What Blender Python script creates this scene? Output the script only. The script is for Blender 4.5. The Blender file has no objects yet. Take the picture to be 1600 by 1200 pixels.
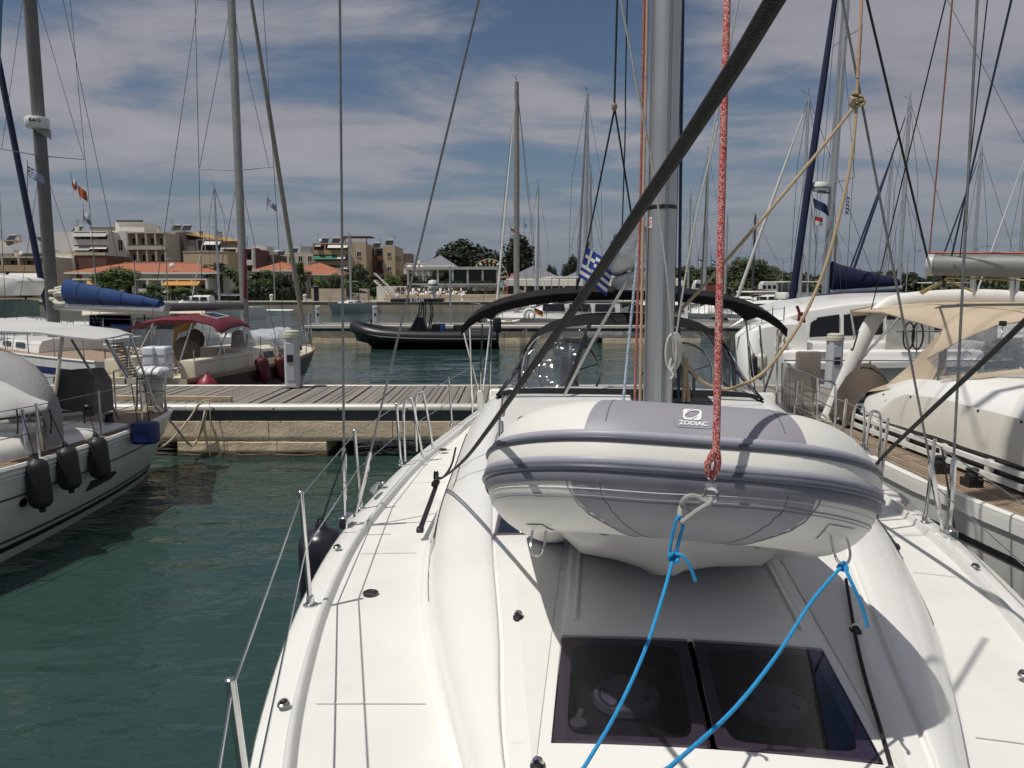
import bpy, bmesh, math, random
from mathutils import Vector, Matrix, noise
random.seed(7)
PI = math.pi
S = bpy.context.scene
COL = S.collection
# ---------------------------------------------------------------- camera
FPX, H, PT = 1200.0, 2.9, math.atan(150 / 1200)      # focal length in photo pixels, eye height, downward pitch
CP, SP = math.cos(PT), math.sin(PT)
cam = bpy.data.cameras.new('camera'); camo = bpy.data.objects.new('camera', cam); COL.objects.link(camo)
cam.sensor_width = 36; cam.lens = FPX / 1600 * 36; cam.clip_start = .05; cam.clip_end = 3000
camo.location = (0, 0, H); camo.rotation_euler = (PI / 2 - PT, 0, 0)
S.camera = camo
# ---------------------------------------------------------------- sky and sun
SUN_EL, SUN_AZ = math.radians(64.5), math.radians(244)      # azimuth clockwise from +Y
sunv = Vector((math.sin(SUN_AZ) * math.cos(SUN_EL), math.cos(SUN_AZ) * math.cos(SUN_EL), math.sin(SUN_EL)))
wd = bpy.data.worlds.new('World'); S.world = wd; wd.use_nodes = True
nt = wd.node_tree; N = nt.nodes; LK = nt.links; N.clear()
def wn(t, **k):
    n = N.new(t)
    for a, b in k.items(): setattr(n, a, b)
    return n
sky = wn('ShaderNodeTexSky', sky_type='NISHITA', sun_disc=False, sun_elevation=SUN_EL, sun_rotation=SUN_AZ,
         air_density=1.0, dust_density=.15, ozone_density=2.5)
geo = wn('ShaderNodeTexCoord'); sep = wn('ShaderNodeSeparateXYZ'); LK.new(geo.outputs['Generated'], sep.inputs[0])
zc = wn('ShaderNodeMath', operation='MAXIMUM'); LK.new(sep.outputs[2], zc.inputs[0]); zc.inputs[1].default_value = 0.0
za = wn('ShaderNodeMath', operation='ADD'); LK.new(zc.outputs[0], za.inputs[0]); za.inputs[1].default_value = .10
dx = wn('ShaderNodeMath', operation='DIVIDE'); LK.new(sep.outputs[0], dx.inputs[0]); LK.new(za.outputs[0], dx.inputs[1])
dy = wn('ShaderNodeMath', operation='DIVIDE'); LK.new(sep.outputs[1], dy.inputs[0]); LK.new(za.outputs[0], dy.inputs[1])
cmb = wn('ShaderNodeCombineXYZ'); LK.new(dx.outputs[0], cmb.inputs[0]); LK.new(dy.outputs[0], cmb.inputs[1])
mp = wn('ShaderNodeMapping'); LK.new(cmb.outputs[0], mp.inputs[0])
mp.inputs['Rotation'].default_value = (0, 0, math.radians(-5)); mp.inputs['Scale'].default_value = (.8, 1.0, 1); mp.inputs['Location'].default_value = (3.3, 13.6, 0)
n1 = wn('ShaderNodeTexNoise'); n1.inputs['Scale'].default_value = 1.2; n1.inputs['Detail'].default_value = 9; n1.inputs['Roughness'].default_value = .58; n1.inputs['Distortion'].default_value = .25
LK.new(mp.outputs[0], n1.inputs['Vector'])
n2 = wn('ShaderNodeTexNoise'); n2.inputs['Scale'].default_value = .42; n2.inputs['Detail'].default_value = 3
LK.new(mp.outputs[0], n2.inputs['Vector'])
ad = wn('ShaderNodeMath', operation='MULTIPLY_ADD'); LK.new(n2.outputs['Fac'], ad.inputs[0]); ad.inputs[1].default_value = .75; LK.new(n1.outputs['Fac'], ad.inputs[2])
rmp = wn('ShaderNodeMapRange', interpolation_type='SMOOTHSTEP'); LK.new(ad.outputs[0], rmp.inputs[0])
rmp.inputs[1].default_value = .69; rmp.inputs[2].default_value = .91; rmp.inputs[3].default_value = 0; rmp.inputs[4].default_value = .9
SKY_K = .05
sc = wn('ShaderNodeVectorMath', operation='SCALE'); LK.new(sky.outputs[0], sc.inputs[0]); sc.inputs['Scale'].default_value = SKY_K
lowf = wn('ShaderNodeMapRange', interpolation_type='SMOOTHSTEP'); LK.new(sep.outputs[2], lowf.inputs[0]); lowf.inputs[1].default_value = .0; lowf.inputs[2].default_value = .19; lowf.inputs[3].default_value = .18; lowf.inputs[4].default_value = 1
cov = wn('ShaderNodeMath', operation='MULTIPLY'); LK.new(rmp.outputs[0], cov.inputs[0]); LK.new(lowf.outputs[0], cov.inputs[1])
mix = wn('ShaderNodeMix', data_type='RGBA'); LK.new(cov.outputs[0], mix.inputs[0]); LK.new(sc.outputs[0], mix.inputs[6])
hz = wn('ShaderNodeMapRange', interpolation_type='SMOOTHSTEP'); LK.new(sep.outputs[2], hz.inputs[0]); hz.inputs[1].default_value = -.02; hz.inputs[2].default_value = .24; hz.inputs[3].default_value = 1; hz.inputs[4].default_value = 0
hm = wn('ShaderNodeMix', data_type='RGBA'); LK.new(hz.outputs[0], hm.inputs[0]); LK.new(sc.outputs[0], hm.inputs[6]); hm.inputs[7].default_value = (.165, .20, .255, 1); LK.new(hm.outputs[2], mix.inputs[6])
cc = wn('ShaderNodeMix', data_type='RGBA'); LK.new(n1.outputs['Fac'], cc.inputs[0]); cc.inputs[6].default_value = (.15, .16, .20, 1); cc.inputs[7].default_value = (.47, .455, .48, 1)
LK.new(cc.outputs[2], mix.inputs[7])
bg = wn('ShaderNodeBackground'); LK.new(mix.outputs[2], bg.inputs[0]); bg.inputs[1].default_value = 1.0
wo = wn('ShaderNodeOutputWorld'); LK.new(bg.outputs[0], wo.inputs[0])
sl = bpy.data.lights.new('sun', 'SUN'); slo = bpy.data.objects.new('sun', sl); COL.objects.link(slo)
sl.energy = 3.5; sl.angle = math.radians(.55); sl.color = (1, .955, .88)
slo.rotation_euler = sunv.to_track_quat('Z', 'Y').to_euler(); slo.location = (-30, -12, 60)
S.view_settings.view_transform = 'Standard'; S.view_settings.look = 'None'; S.view_settings.gamma = 1; S.view_settings.exposure = 0
S.view_settings.use_curve_mapping = False
# ---------------------------------------------------------------- placing: a photo pixel plus a distance or a height gives a real point
def ray(px, py):
    x, y = (px - 800) / FPX, (600 - py) / FPX
    return Vector((x, CP + y * SP, -SP + y * CP))
def at(px, py, Y):
    a = ray(px, py); return a * (Y / a.y) + Vector((0, 0, H))
def onz(px, py, z):
    a = ray(px, py); return a * ((z - H) / a.z) + Vector((0, 0, H))
def lerp(a, b, t): return a + (b - a) * t
def interp(tab, x):
    if x <= tab[0][0]: return tab[0][1]
    for (a, b), (c, d) in zip(tab, tab[1:]):
        if x <= c: return b + (d - b) * (x - a) / (c - a)
    return tab[-1][1]
def smooth_path(pts, k=6):
    P = [Vector(p) for p in pts]; out = []
    for i in range(len(P) - 1):
        a, b, c, d = P[max(i - 1, 0)], P[i], P[i + 1], P[min(i + 2, len(P) - 1)]
        for j in range(k):
            t = j / k
            out.append(.5 * ((2 * b) + (c - a) * t + (2 * a - 5 * b + 4 * c - d) * t * t + (3 * b - a - 3 * c + d) * t ** 3))
    return out + [P[-1]]
def sag(a, b, s, n=14):
    a, b = Vector(a), Vector(b)
    return [a.lerp(b, i / n) - Vector((0, 0, s * 4 * (i / n) * (1 - i / n))) for i in range(n + 1)]
# ---------------------------------------------------------------- materials
MATS = {}
def M(name, col, rough=.5, metal=0, var=.1, scale=5, bump=0, bscale=60, coat=0, spec=.5, col2=None, fac=None, alpha=1, dirt=0):
    if name in MATS: return MATS[name]
    m = bpy.data.materials.new(name); m.use_nodes = True; MATS[name] = m
    t = m.node_tree; b = t.nodes['Principled BSDF']; L = t.links
    b.inputs['Roughness'].default_value = rough; b.inputs['Metallic'].default_value = metal
    b.inputs['Coat Weight'].default_value = coat; b.inputs['Specular IOR Level'].default_value = spec
    tc = t.nodes.new('ShaderNodeTexCoord')
    ns = t.nodes.new('ShaderNodeTexNoise'); ns.inputs['Scale'].default_value = scale; ns.inputs['Detail'].default_value = 6; ns.inputs['Roughness'].default_value = .62
    L.new(tc.outputs['Object'], ns.inputs['Vector'])
    mx = t.nodes.new('ShaderNodeMix'); mx.data_type = 'RGBA'
    lo = col2 or [c * (1 - var) for c in col]; hi = col if col2 else [min(1, c * (1 + var)) for c in col]
    mx.inputs[6].default_value = (*lo, 1); mx.inputs[7].default_value = (*hi, 1)
    rm = t.nodes.new('ShaderNodeMapRange'); rm.inputs[1].default_value = fac[0] if fac else .3; rm.inputs[2].default_value = fac[1] if fac else .7
    L.new(ns.outputs['Fac'], rm.inputs[0]); L.new(rm.outputs[0], mx.inputs[0])
    out = mx.outputs[2]
    if dirt:
        n3 = t.nodes.new('ShaderNodeTexNoise'); n3.inputs['Scale'].default_value = 1.7; n3.inputs['Detail'].default_value = 8; n3.inputs['Roughness'].default_value = .7
        mq = t.nodes.new('ShaderNodeMapping'); mq.inputs['Scale'].default_value = (1, 1, .25); L.new(tc.outputs['Object'], mq.inputs[0]); L.new(mq.outputs[0], n3.inputs['Vector'])
        r3 = t.nodes.new('ShaderNodeMapRange'); r3.inputs[1].default_value = .52; r3.inputs[2].default_value = .8; r3.inputs[4].default_value = dirt
        L.new(n3.outputs['Fac'], r3.inputs[0])
        m3 = t.nodes.new('ShaderNodeMix'); m3.data_type = 'RGBA'; L.new(r3.outputs[0], m3.inputs[0]); L.new(out, m3.inputs[6]); m3.inputs[7].default_value = (.12, .10, .075, 1)
        out = m3.outputs[2]
    L.new(out, b.inputs['Base Color'])
    rr = t.nodes.new('ShaderNodeMapRange'); rr.inputs[3].default_value = max(.02, rough * .8); rr.inputs[4].default_value = min(1, rough * 1.2)
    L.new(ns.outputs['Fac'], rr.inputs[0]); L.new(rr.outputs[0], b.inputs['Roughness'])
    if bump:
        nb = t.nodes.new('ShaderNodeTexNoise'); nb.inputs['Scale'].default_value = bscale; nb.inputs['Detail'].default_value = 5
        L.new(tc.outputs['Object'], nb.inputs['Vector'])
        bp = t.nodes.new('ShaderNodeBump'); bp.inputs['Strength'].default_value = bump; bp.inputs['Distance'].default_value = .02
        L.new(nb.outputs['Fac'], bp.inputs['Height']); L.new(bp.outputs[0], b.inputs['Normal'])
    return m
def glassy(name, tint, fac=.5, rough=.02, wrinkle=0, wscale=3):
    """clear or tinted sheet: tinted see-through mixed with a mirror coat"""
    if name in MATS: return MATS[name]
    m = bpy.data.materials.new(name); m.use_nodes = True; MATS[name] = m
    t = m.node_tree; L = t.links; t.nodes.clear()
    o = t.nodes.new('ShaderNodeOutputMaterial'); tr = t.nodes.new('ShaderNodeBsdfTransparent'); tr.inputs[0].default_value = (*tint, 1)
    gl = t.nodes.new('ShaderNodeBsdfGlossy'); gl.inputs['Roughness'].default_value = rough; gl.inputs[0].default_value = (.9, .9, .92, 1)
    fr = t.nodes.new('ShaderNodeFresnel'); ge = t.nodes.new('ShaderNodeNewGeometry'); io = t.nodes.new('ShaderNodeMapRange')
    io.inputs[3].default_value = 1.5; io.inputs[4].default_value = 1 / 1.5; L.new(ge.outputs['Backfacing'], io.inputs[0]); L.new(io.outputs[0], fr.inputs[0])
    ml = t.nodes.new('ShaderNodeMath'); ml.operation = 'MULTIPLY_ADD'; L.new(fr.outputs[0], ml.inputs[0]); ml.inputs[1].default_value = 1; ml.inputs[2].default_value = fac
    ml.use_clamp = True
    mx = t.nodes.new('ShaderNodeMixShader'); L.new(ml.outputs[0], mx.inputs[0]); L.new(tr.outputs[0], mx.inputs[1]); L.new(gl.outputs[0], mx.inputs[2])
    if wrinkle:
        tc = t.nodes.new('ShaderNodeTexCoord'); nb = t.nodes.new('ShaderNodeTexNoise'); nb.inputs['Scale'].default_value = wscale; nb.inputs['Detail'].default_value = 3; nb.inputs['Distortion'].default_value = 1.2
        mq = t.nodes.new('ShaderNodeMapping'); mq.inputs['Scale'].default_value = (1.6, 1.6, .6); L.new(tc.outputs['Object'], mq.inputs[0]); L.new(mq.outputs[0], nb.inputs['Vector'])
        bp = t.nodes.new('ShaderNodeBump'); bp.inputs['Strength'].default_value = wrinkle; bp.inputs['Distance'].default_value = .15
        L.new(nb.outputs['Fac'], bp.inputs['Height']); L.new(bp.outputs[0], gl.inputs['Normal']); L.new(bp.outputs[0], fr.inputs['Normal'])
    L.new(mx.outputs[0], o.inputs[0]); return m
def rope_mat(name, a, b, scale=260, thr=.5, rough=.8):
    if name in MATS: return MATS[name]
    m = bpy.data.materials.new(name); m.use_nodes = True; MATS[name] = m
    t = m.node_tree; L = t.links; p = t.nodes['Principled BSDF']; p.inputs['Roughness'].default_value = rough
    tc = t.nodes.new('ShaderNodeTexCoord'); v = t.nodes.new('ShaderNodeTexVoronoi'); v.inputs['Scale'].default_value = scale
    L.new(tc.outputs['Object'], v.inputs['Vector'])
    sp_ = t.nodes.new('ShaderNodeSeparateColor'); L.new(v.outputs['Color'], sp_.inputs[0])
    r = t.nodes.new('ShaderNodeMapRange'); r.inputs[1].default_value = thr - .08; r.inputs[2].default_value = thr + .08; L.new(sp_.outputs[0], r.inputs[0])
    mx = t.nodes.new('ShaderNodeMix'); mx.data_type = 'RGBA'; mx.inputs[6].default_value = (*a, 1); mx.inputs[7].default_value = (*b, 1); L.new(r.outputs[0], mx.inputs[0]); L.new(mx.outputs[2], p.inputs['Base Color'])
    bp = t.nodes.new('ShaderNodeBump'); bp.inputs['Strength'].default_value = .5; bp.inputs['Distance'].default_value = .003; L.new(v.outputs['Distance'], bp.inputs['Height']); L.new(bp.outputs[0], p.inputs['Normal'])
    return m
GEL = M('gelcoat_white', (.79, .785, .755), .28, var=.025, scale=1.3, coat=.25, dirt=.035)
NSK = M('deck_nonskid', (.735, .73, .695), .62, var=.035, scale=2.2, bump=.25, bscale=420, dirt=.10)
WHT = M('white_paint', (.74, .74, .71), .35, var=.05, scale=2, dirt=.12)
CRM = M('cream_paint', (.66, .60, .48), .4, var=.06, scale=2, dirt=.1)
STEEL = M('stainless', (.62, .62, .61), .16, 1, var=.08, scale=14)
ALU = M('aluminium', (.50, .515, .52), .36, .75, var=.07, scale=3)
ALUD = M('weathered_aluminium', (.36, .37, .37), .5, .5, var=.15, scale=4)
BLK = M('black_plastic', (.012, .012, .014), .4, var=.3, scale=9)
RUB = M('black_rubber', (.018, .018, .02), .5, var=.3, scale=6, bump=.15, bscale=30)
CANB = M('black_canvas', (.0095, .0095, .011), .85, var=.3, scale=12, bump=.2, bscale=300, spec=.25)
WIRE = M('wire', (.20, .20, .20), .4, .6, var=.2, scale=20)
WIRED = M('dark_wire', (.06, .06, .065), .5, .3, var=.2, scale=20)
TEAK = M('teak', (.30, .215, .15), .7, var=.35, scale=9, bump=.3, bscale=50)
DGL = M('dark_window', (.010, .010, .013), .08, var=.3, scale=3, coat=.4)
TAN = M('beige_canvas', (.47, .385, .285), .85, var=.1, scale=3, bump=.25, bscale=120)
GREYC = M('grey_canvas', (.50, .50, .49), .85, var=.08, scale=2, bump=.25, bscale=60)
# ---------------------------------------------------------------- mesh building
WM = {}          # world matrix of every thing and part
class G:
    def __init__(s): s.v = []; s.f = []
    def add(s, v, f):
        o = len(s.v); s.v += [Vector(p) for p in v]; s.f += [tuple(i + o for i in q) for q in f]; return s
    def hexa(s, p): return s.add(p, [(0, 3, 2, 1), (4, 5, 6, 7), (0, 1, 5, 4), (1, 2, 6, 5), (2, 3, 7, 6), (3, 0, 4, 7)])
    def box(s, x0, x1, y0, y1, z0, z1): return s.hexa([(x0, y0, z0), (x1, y0, z0), (x1, y1, z0), (x0, y1, z0), (x0, y0, z1), (x1, y0, z1), (x1, y1, z1), (x0, y1, z1)])
    def cbox(s, c, sx, sy, sz, m=None):
        P = [Vector((a * sx / 2, b * sy / 2, d * sz / 2)) for d in (-1, 1) for a, b in ((-1, -1), (1, -1), (1, 1), (-1, 1))]
        if m: P = [m @ p for p in P]
        return s.hexa([Vector(c) + p for p in P])
    def bar(s, a, b, w, h, up=(0, 0, 1)):
        a, b = Vector(a), Vector(b); d = (b - a).normalized(); x = d.cross(Vector(up))
        if x.length < 1e-4: x = d.cross(Vector((1, 0, 0)))
        x.normalize(); y = x.cross(d)
        q = [(-1, -1), (1, -1), (1, 1), (-1, 1)]
        return s.hexa([a + x * (i * w / 2) + y * (j * h / 2) for i, j in q] + [b + x * (i * w / 2) + y * (j * h / 2) for i, j in q])
    def tube(s, pts, r, n=6, cap=True, closed=False, flat=1.0, up=None):
        P = [Vector(p) for p in pts]; R = r if isinstance(r, (list, tuple)) else [r] * len(P)
        V = []; m = len(P); nrm = None
        for i, p in enumerate(P):
            a = P[i - 1] if i or closed else P[i]; b = P[(i + 1) % m] if i < m - 1 or closed else P[i]
            t = (b - a).normalized() if (b - a).length > 1e-9 else Vector((0, 0, 1))
            if up is not None: nrm = Vector(up)
            elif nrm is None: nrm = Vector((0, 0, 1)) if abs(t.z) < .9 else Vector((1, 0, 0))
            x = t.cross(nrm)
            if x.length < 1e-6: x = t.cross(Vector((0, 1, 0)))
            x.normalize(); nrm = x.cross(t).normalized()
            for k in range(n):
                an = 2 * PI * k / n + (PI / 4 if n == 4 else 0)
                V.append(p + (x * math.cos(an) + nrm * math.sin(an) * flat) * R[i])
        Fs = []
        for i in range(m - 1 + (1 if closed else 0)):
            j = (i + 1) % m
            for k in range(n): Fs.append((i * n + k, i * n + (k + 1) % n, j * n + (k + 1) % n, j * n + k))
        if cap and not closed: Fs += [tuple(range(n))[::-1], tuple((m - 1) * n + k for k in range(n))]
        return s.add(V, Fs)
    def lathe(s, prof, n=16, m=None, cap=True):
        V = []; Fs = []
        for r, z in prof:
            for k in range(n): V.append(Vector((r * math.cos(2 * PI * k / n), r * math.sin(2 * PI * k / n), z)))
        for i in range(len(prof) - 1):
            for k in range(n): Fs.append((i * n + k, i * n + (k + 1) % n, (i + 1) * n + (k + 1) % n, (i + 1) * n + k))
        if cap: Fs += [tuple(range(n))[::-1], tuple((len(prof) - 1) * n + k for k in range(n))]
        if m is not None: V = [m @ v for v in V]
        return s.add(V, Fs)
    def grid(s, rows, closed=False, flip=False):
        n = len(rows[0]); V = [p for r in rows for p in r]; Fs = []
        for i in range(len(rows) - 1):
            for k in range(n if closed else n - 1):
                a, b = i * n + k, i * n + (k + 1) % n; q = (a, b, b + n, a + n); Fs.append(q[::-1] if flip else q)
        return s.add(V, Fs)
    def slab(s, rows, th, d=(0, 0, -1)):
        """a sheet of rows of points given thickness th along d"""
        n = len(rows[0]); m = len(rows); A = [Vector(p) for r in rows for p in r]; B = [p + Vector(d) * th for p in A]; o = len(A); Fs = []
        for i in range(m - 1):
            for k in range(n - 1):
                a = i * n + k; Fs += [(a, a + 1, a + n + 1, a + n), (o + a, o + a + n, o + a + n + 1, o + a + 1)]
        for k in range(n - 1):
            a = k; b = (m - 1) * n + k; Fs += [(a + 1, a, o + a, o + a + 1), (b, b + 1, o + b + 1, o + b)]
        for i in range(m - 1):
            a = i * n; b = i * n + n - 1; Fs += [(a, a + n, o + a + n, o + a), (b + n, b, o + b, o + b + n)]
        return s.add(A + B, Fs)
    def prism(s, poly, d):
        n = len(poly); A = [Vector(p) for p in poly]; B = [p + Vector(d) for p in A]
        return s.add(A + B, [tuple(range(n))[::-1], tuple(range(n, 2 * n))] + [(k, (k + 1) % n, n + (k + 1) % n, n + k) for k in range(n)])
    def ball(s, c, r, n=10, sc=(1, 1, 1), m=None):
        pr = []; V = []; Fs = []; h = max(4, n // 2)
        for i in range(1, h):
            a = PI * i / h
            for k in range(n): V.append(Vector((r * sc[0] * math.sin(a) * math.cos(2 * PI * k / n), r * sc[1] * math.sin(a) * math.sin(2 * PI * k / n), -r * sc[2] * math.cos(a))))
        V += [Vector((0, 0, -r * sc[2])), Vector((0, 0, r * sc[2]))]; b, t = len(V) - 2, len(V) - 1
        for i in range(h - 2):
            for k in range(n): Fs.append((i * n + k, i * n + (k + 1) % n, (i + 1) * n + (k + 1) % n, (i + 1) * n + k))
        for k in range(n): Fs += [(b, (k + 1) % n, k), (t, (h - 2) * n + k, (h - 2) * n + (k + 1) % n)]
        if m is not None: V = [m @ v for v in V]
        return s.add([Vector(c) + v for v in V], Fs)
    def mesh(s, name, mat, inv=None, smooth=40, bev=0, bseg=1, recalc=True):
        me = bpy.data.meshes.new(name)
        V = [inv @ v for v in s.v] if inv is not None else s.v
        me.from_pydata([tuple(v) for v in V], [], s.f)
        if recalc or bev:
            bm = bmesh.new(); bm.from_mesh(me)
            if recalc: bmesh.ops.recalc_face_normals(bm, faces=bm.faces)
            if bev:
                es = [e for e in bm.edges if len(e.link_faces) == 2 and e.calc_face_angle(0) > .5]
                bmesh.ops.bevel(bm, geom=es, offset=bev, segments=bseg, profile=.5, affect='EDGES', clamp_overlap=True)
            bm.to_mesh(me); bm.free()
        if smooth:
            me.shade_smooth(); me.set_sharp_from_angle(angle=math.radians(smooth))
        me.materials.append(mat); return me
    def build(s, name, mat, parent=None, world=False, **k):
        """one mesh object; vertices are in the parent's own frame unless world=True"""
        inv = None; Mw = Matrix.Identity(4)
        if parent is not None:
            Mw = WM[parent]
            if world: inv = Mw.inverted()
        o = bpy.data.objects.new(name, s.mesh(name, mat, inv, **k)); COL.objects.link(o)
        if parent is not None: o.parent = parent
        WM[o] = Mw; return o
def tag(o, label, cat, group=None):
    o['label'] = label; o['category'] = cat
    if group: o['group'] = group
    return o
def structure(o): o['kind'] = 'structure'; return o
def stuff(o): o['kind'] = 'stuff'; return o
def thing(name, label, cat, loc=(0, 0, 0), rz=0, group=None):
    o = bpy.data.objects.new(name, None); COL.objects.link(o); o.empty_display_size = .2
    o.location = loc; o.rotation_euler = (0, 0, rz); WM[o] = Matrix.Translation(Vector(loc)) @ Matrix.Rotation(rz, 4, 'Z')
    return tag(o, label, cat, group)
def solo(g, name, mat, label, cat, group=None, base=None, **k):
    """a thing that is one mesh, its origin at its base"""
    b = Vector(base) if base is not None else Vector((sum(v.x for v in g.v) / len(g.v), sum(v.y for v in g.v) / len(g.v), min(v.z for v in g.v)))
    o = bpy.data.objects.new(name, g.mesh(name, mat, Matrix.Translation(-b), **k)); COL.objects.link(o); o.location = b
    WM[o] = Matrix.Translation(b); return tag(o, label, cat, group)
def copy_tree(o, parent=None):
    c = o.copy(); COL.objects.link(c); c.parent = parent
    for ch in o.children: copy_tree(ch, c)
    return c
def text_faces(txt, size, bold=.012):
    cu = bpy.data.curves.new('t', 'FONT'); cu.body = txt; cu.size = size; cu.align_x = 'CENTER'; cu.offset = bold * size; cu.resolution_u = 3
    o = bpy.data.objects.new('t', cu); COL.objects.link(o); dg = bpy.context.evaluated_depsgraph_get(); me = o.evaluated_get(dg).to_mesh()
    v = [tuple(p.co) for p in me.vertices]; f = [tuple(p.vertices) for p in me.polygons]
    o.evaluated_get(dg).to_mesh_clear(); bpy.data.objects.remove(o); bpy.data.curves.remove(cu); return v, f
# ================================================================ water and land
def water_mat():
    m = bpy.data.materials.new('harbour_water'); m.use_nodes = True; t = m.node_tree; L = t.links; p = t.nodes['Principled BSDF']
    tc = t.nodes.new('ShaderNodeTexCoord')
    big = t.nodes.new('ShaderNodeTexNoise'); big.inputs['Scale'].default_value = .35; big.inputs['Detail'].default_value = 4; L.new(tc.outputs['Object'], big.inputs['Vector'])
    mx = t.nodes.new('ShaderNodeMix'); mx.data_type = 'RGBA'; mx.inputs[6].default_value = (.018, .042, .038, 1); mx.inputs[7].default_value = (.030, .064, .057, 1)
    L.new(big.outputs['Fac'], mx.inputs[0]); L.new(mx.outputs[2], p.inputs['Base Color'])
    p.inputs['Roughness'].default_value = .05; p.inputs['IOR'].default_value = 1.33
    rn = t.nodes.new('ShaderNodeTexNoise'); rn.inputs['Scale'].default_value = .28; rn.inputs['Detail'].default_value = 3; L.new(tc.outputs['Object'], rn.inputs['Vector'])
    ruf = t.nodes.new('ShaderNodeMapRange'); ruf.inputs[1].default_value = .36; ruf.inputs[2].default_value = .64; ruf.inputs[3].default_value = .35; ruf.inputs[4].default_value = 1.15; L.new(rn.outputs['Fac'], ruf.inputs[0])
    prev = None
    for sc_, rot, sx, dist, stg in ((.55, .25, .5, .22, .5), (2.0, -.2, .45, .13, .6), (6.0, .1, .5, .042, .6), (18., .5, .7, .0045, .5)):
        mq = t.nodes.new('ShaderNodeMapping'); mq.inputs['Scale'].default_value = (sx, 1, 1); mq.inputs['Rotation'].default_value = (0, 0, rot); L.new(tc.outputs['Object'], mq.inputs[0])
        n = t.nodes.new('ShaderNodeTexNoise'); n.inputs['Scale'].default_value = sc_; n.inputs['Detail'].default_value = 2.5; n.inputs['Distortion'].default_value = .6; L.new(mq.outputs[0], n.inputs['Vector'])
        if sc_ > 1:      # calm and ruffled patches
            md = t.nodes.new('ShaderNodeMath'); md.operation = 'MULTIPLY'; L.new(n.outputs['Fac'], md.inputs[0]); L.new(ruf.outputs[0], md.inputs[1]); n = md
        b = t.nodes.new('ShaderNodeBump'); b.inputs['Strength'].default_value = stg; b.inputs['Distance'].default_value = dist; L.new(n.outputs[0], b.inputs['Height'])
        if prev: L.new(prev.outputs[0], b.inputs['Normal'])
        prev = b
    L.new(prev.outputs[0], p.inputs['Normal']); return m
g = G(); g.add([(-900, -80, 0), (900, -80, 0), (900, 400, 0), (-900, 400, 0)], [(0, 1, 2, 3)])
structure(g.build('water', water_mat(), recalc=False))
PAVE = M('quay_paving', (.40, .36, .30), .8, var=.15, scale=.5, bump=.2, bscale=3, dirt=.25)
SOIL = M('ground_soil', (.12, .11, .07), .95, var=.4, scale=.2, bump=.4, bscale=2)
CONC = M('concrete_pier', (.74, .60, .43), .9, var=.2, scale=3.5, bump=.45, bscale=24, dirt=.35)
CONW = M('wet_concrete', (.11, .09, .05), .8, var=.35, scale=5, bump=.7, bscale=20)
SLATE = M('slate_band', (.075, .085, .095), .55, var=.2, scale=3, dirt=.2)
PLANK = [M('weathered_plank_%d' % i, c, .8, var=.22, scale=14, bump=.5, bscale=60, dirt=.25) for i, c in enumerate(((.225, .205, .182), (.21, .19, .17), (.24, .217, .193), (.20, .182, .163)))]
g = G(); g.add([(-900, 97, 1.2), (24, 97, 1.2), (24, 150, 1.2), (900, 150, 1.2), (900, 1600, 1.2), (-900, 1600, 1.2)], [(0, 1, 2, 3, 4, 5)])
structure(g.build('ground', SOIL))
# ---------------------------------------------------------------- far quay: wall panels under a coping, terrace behind
QY = 94.0
quay = thing('quay', 'x', 'quay', (0, QY, 0)); del quay['label'], quay['category']; structure(quay)
g = G(); g.box(-120, 24, QY + .12, 99, -1, 1.14); g.build('wall', M('quay_wall', (.33, .29, .23), .9, var=.2, scale=.6, bump=.3, bscale=5, dirt=.3), quay, world=True)
x = -110.0; k = 0
while x < 24:
    w = 3.9; g = G(); g.box(x, min(24, x + w) - .05, QY - .05, QY + .1, -.6, .9 + .03 * math.sin(k * 3.1)); g.build('wall_panel', MATS['quay_wall'], quay, world=True); x += w; k += 1
g = G(); g.box(-110, 24.1, QY - .12, QY + 3.4, 1.145, 1.3); g.build('coping', PAVE, quay, world=True, bev=.03)
g = G(); g.box(24, 24.4, QY, 150, -1, 1.25); g.build('return_wall', MATS['quay_wall'], quay, world=True)
g = G(); g.box(24, 200, 150, 150.5, -1, 1.3); g.build('marina_wall', MATS['quay_wall'], quay, world=True)
g = G(); g.add([(-110, QY + 3.4, 1.29), (24, QY + 3.4, 1.29), (24, QY + 12, 1.29), (-110, QY + 12, 1.29)], [(0, 1, 2, 3)]); g.build('promenade', PAVE, quay, world=True)
STONE = M('terrace_stone', (.46, .39, .30), .85, var=.12, scale=.8, bump=.3, bscale=8, dirt=.2)
# terrace steps with benches along the restaurant front
for i, (zz, yy) in enumerate(((1.3, 3.6), (1.72, 4.6))):
    x = -16.2
    while x < 2:
        w = 4.2; g = G(); g.box(x, x + w - .06, QY + yy, QY + yy + 1.6, zz, zz + .38); g.build('terrace_step', STONE, quay, world=True, bev=.02); x += w
for x0, x1, h in ((-25.3, -21.2, 1.5), (-19.3, -18.2, 1.5)):
    g = G(); g.box(x0, x1, QY + 3.5, QY + 5, 1.3, 1.3 + h); g.build('planter_wall', STONE, quay, world=True, bev=.03)
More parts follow.
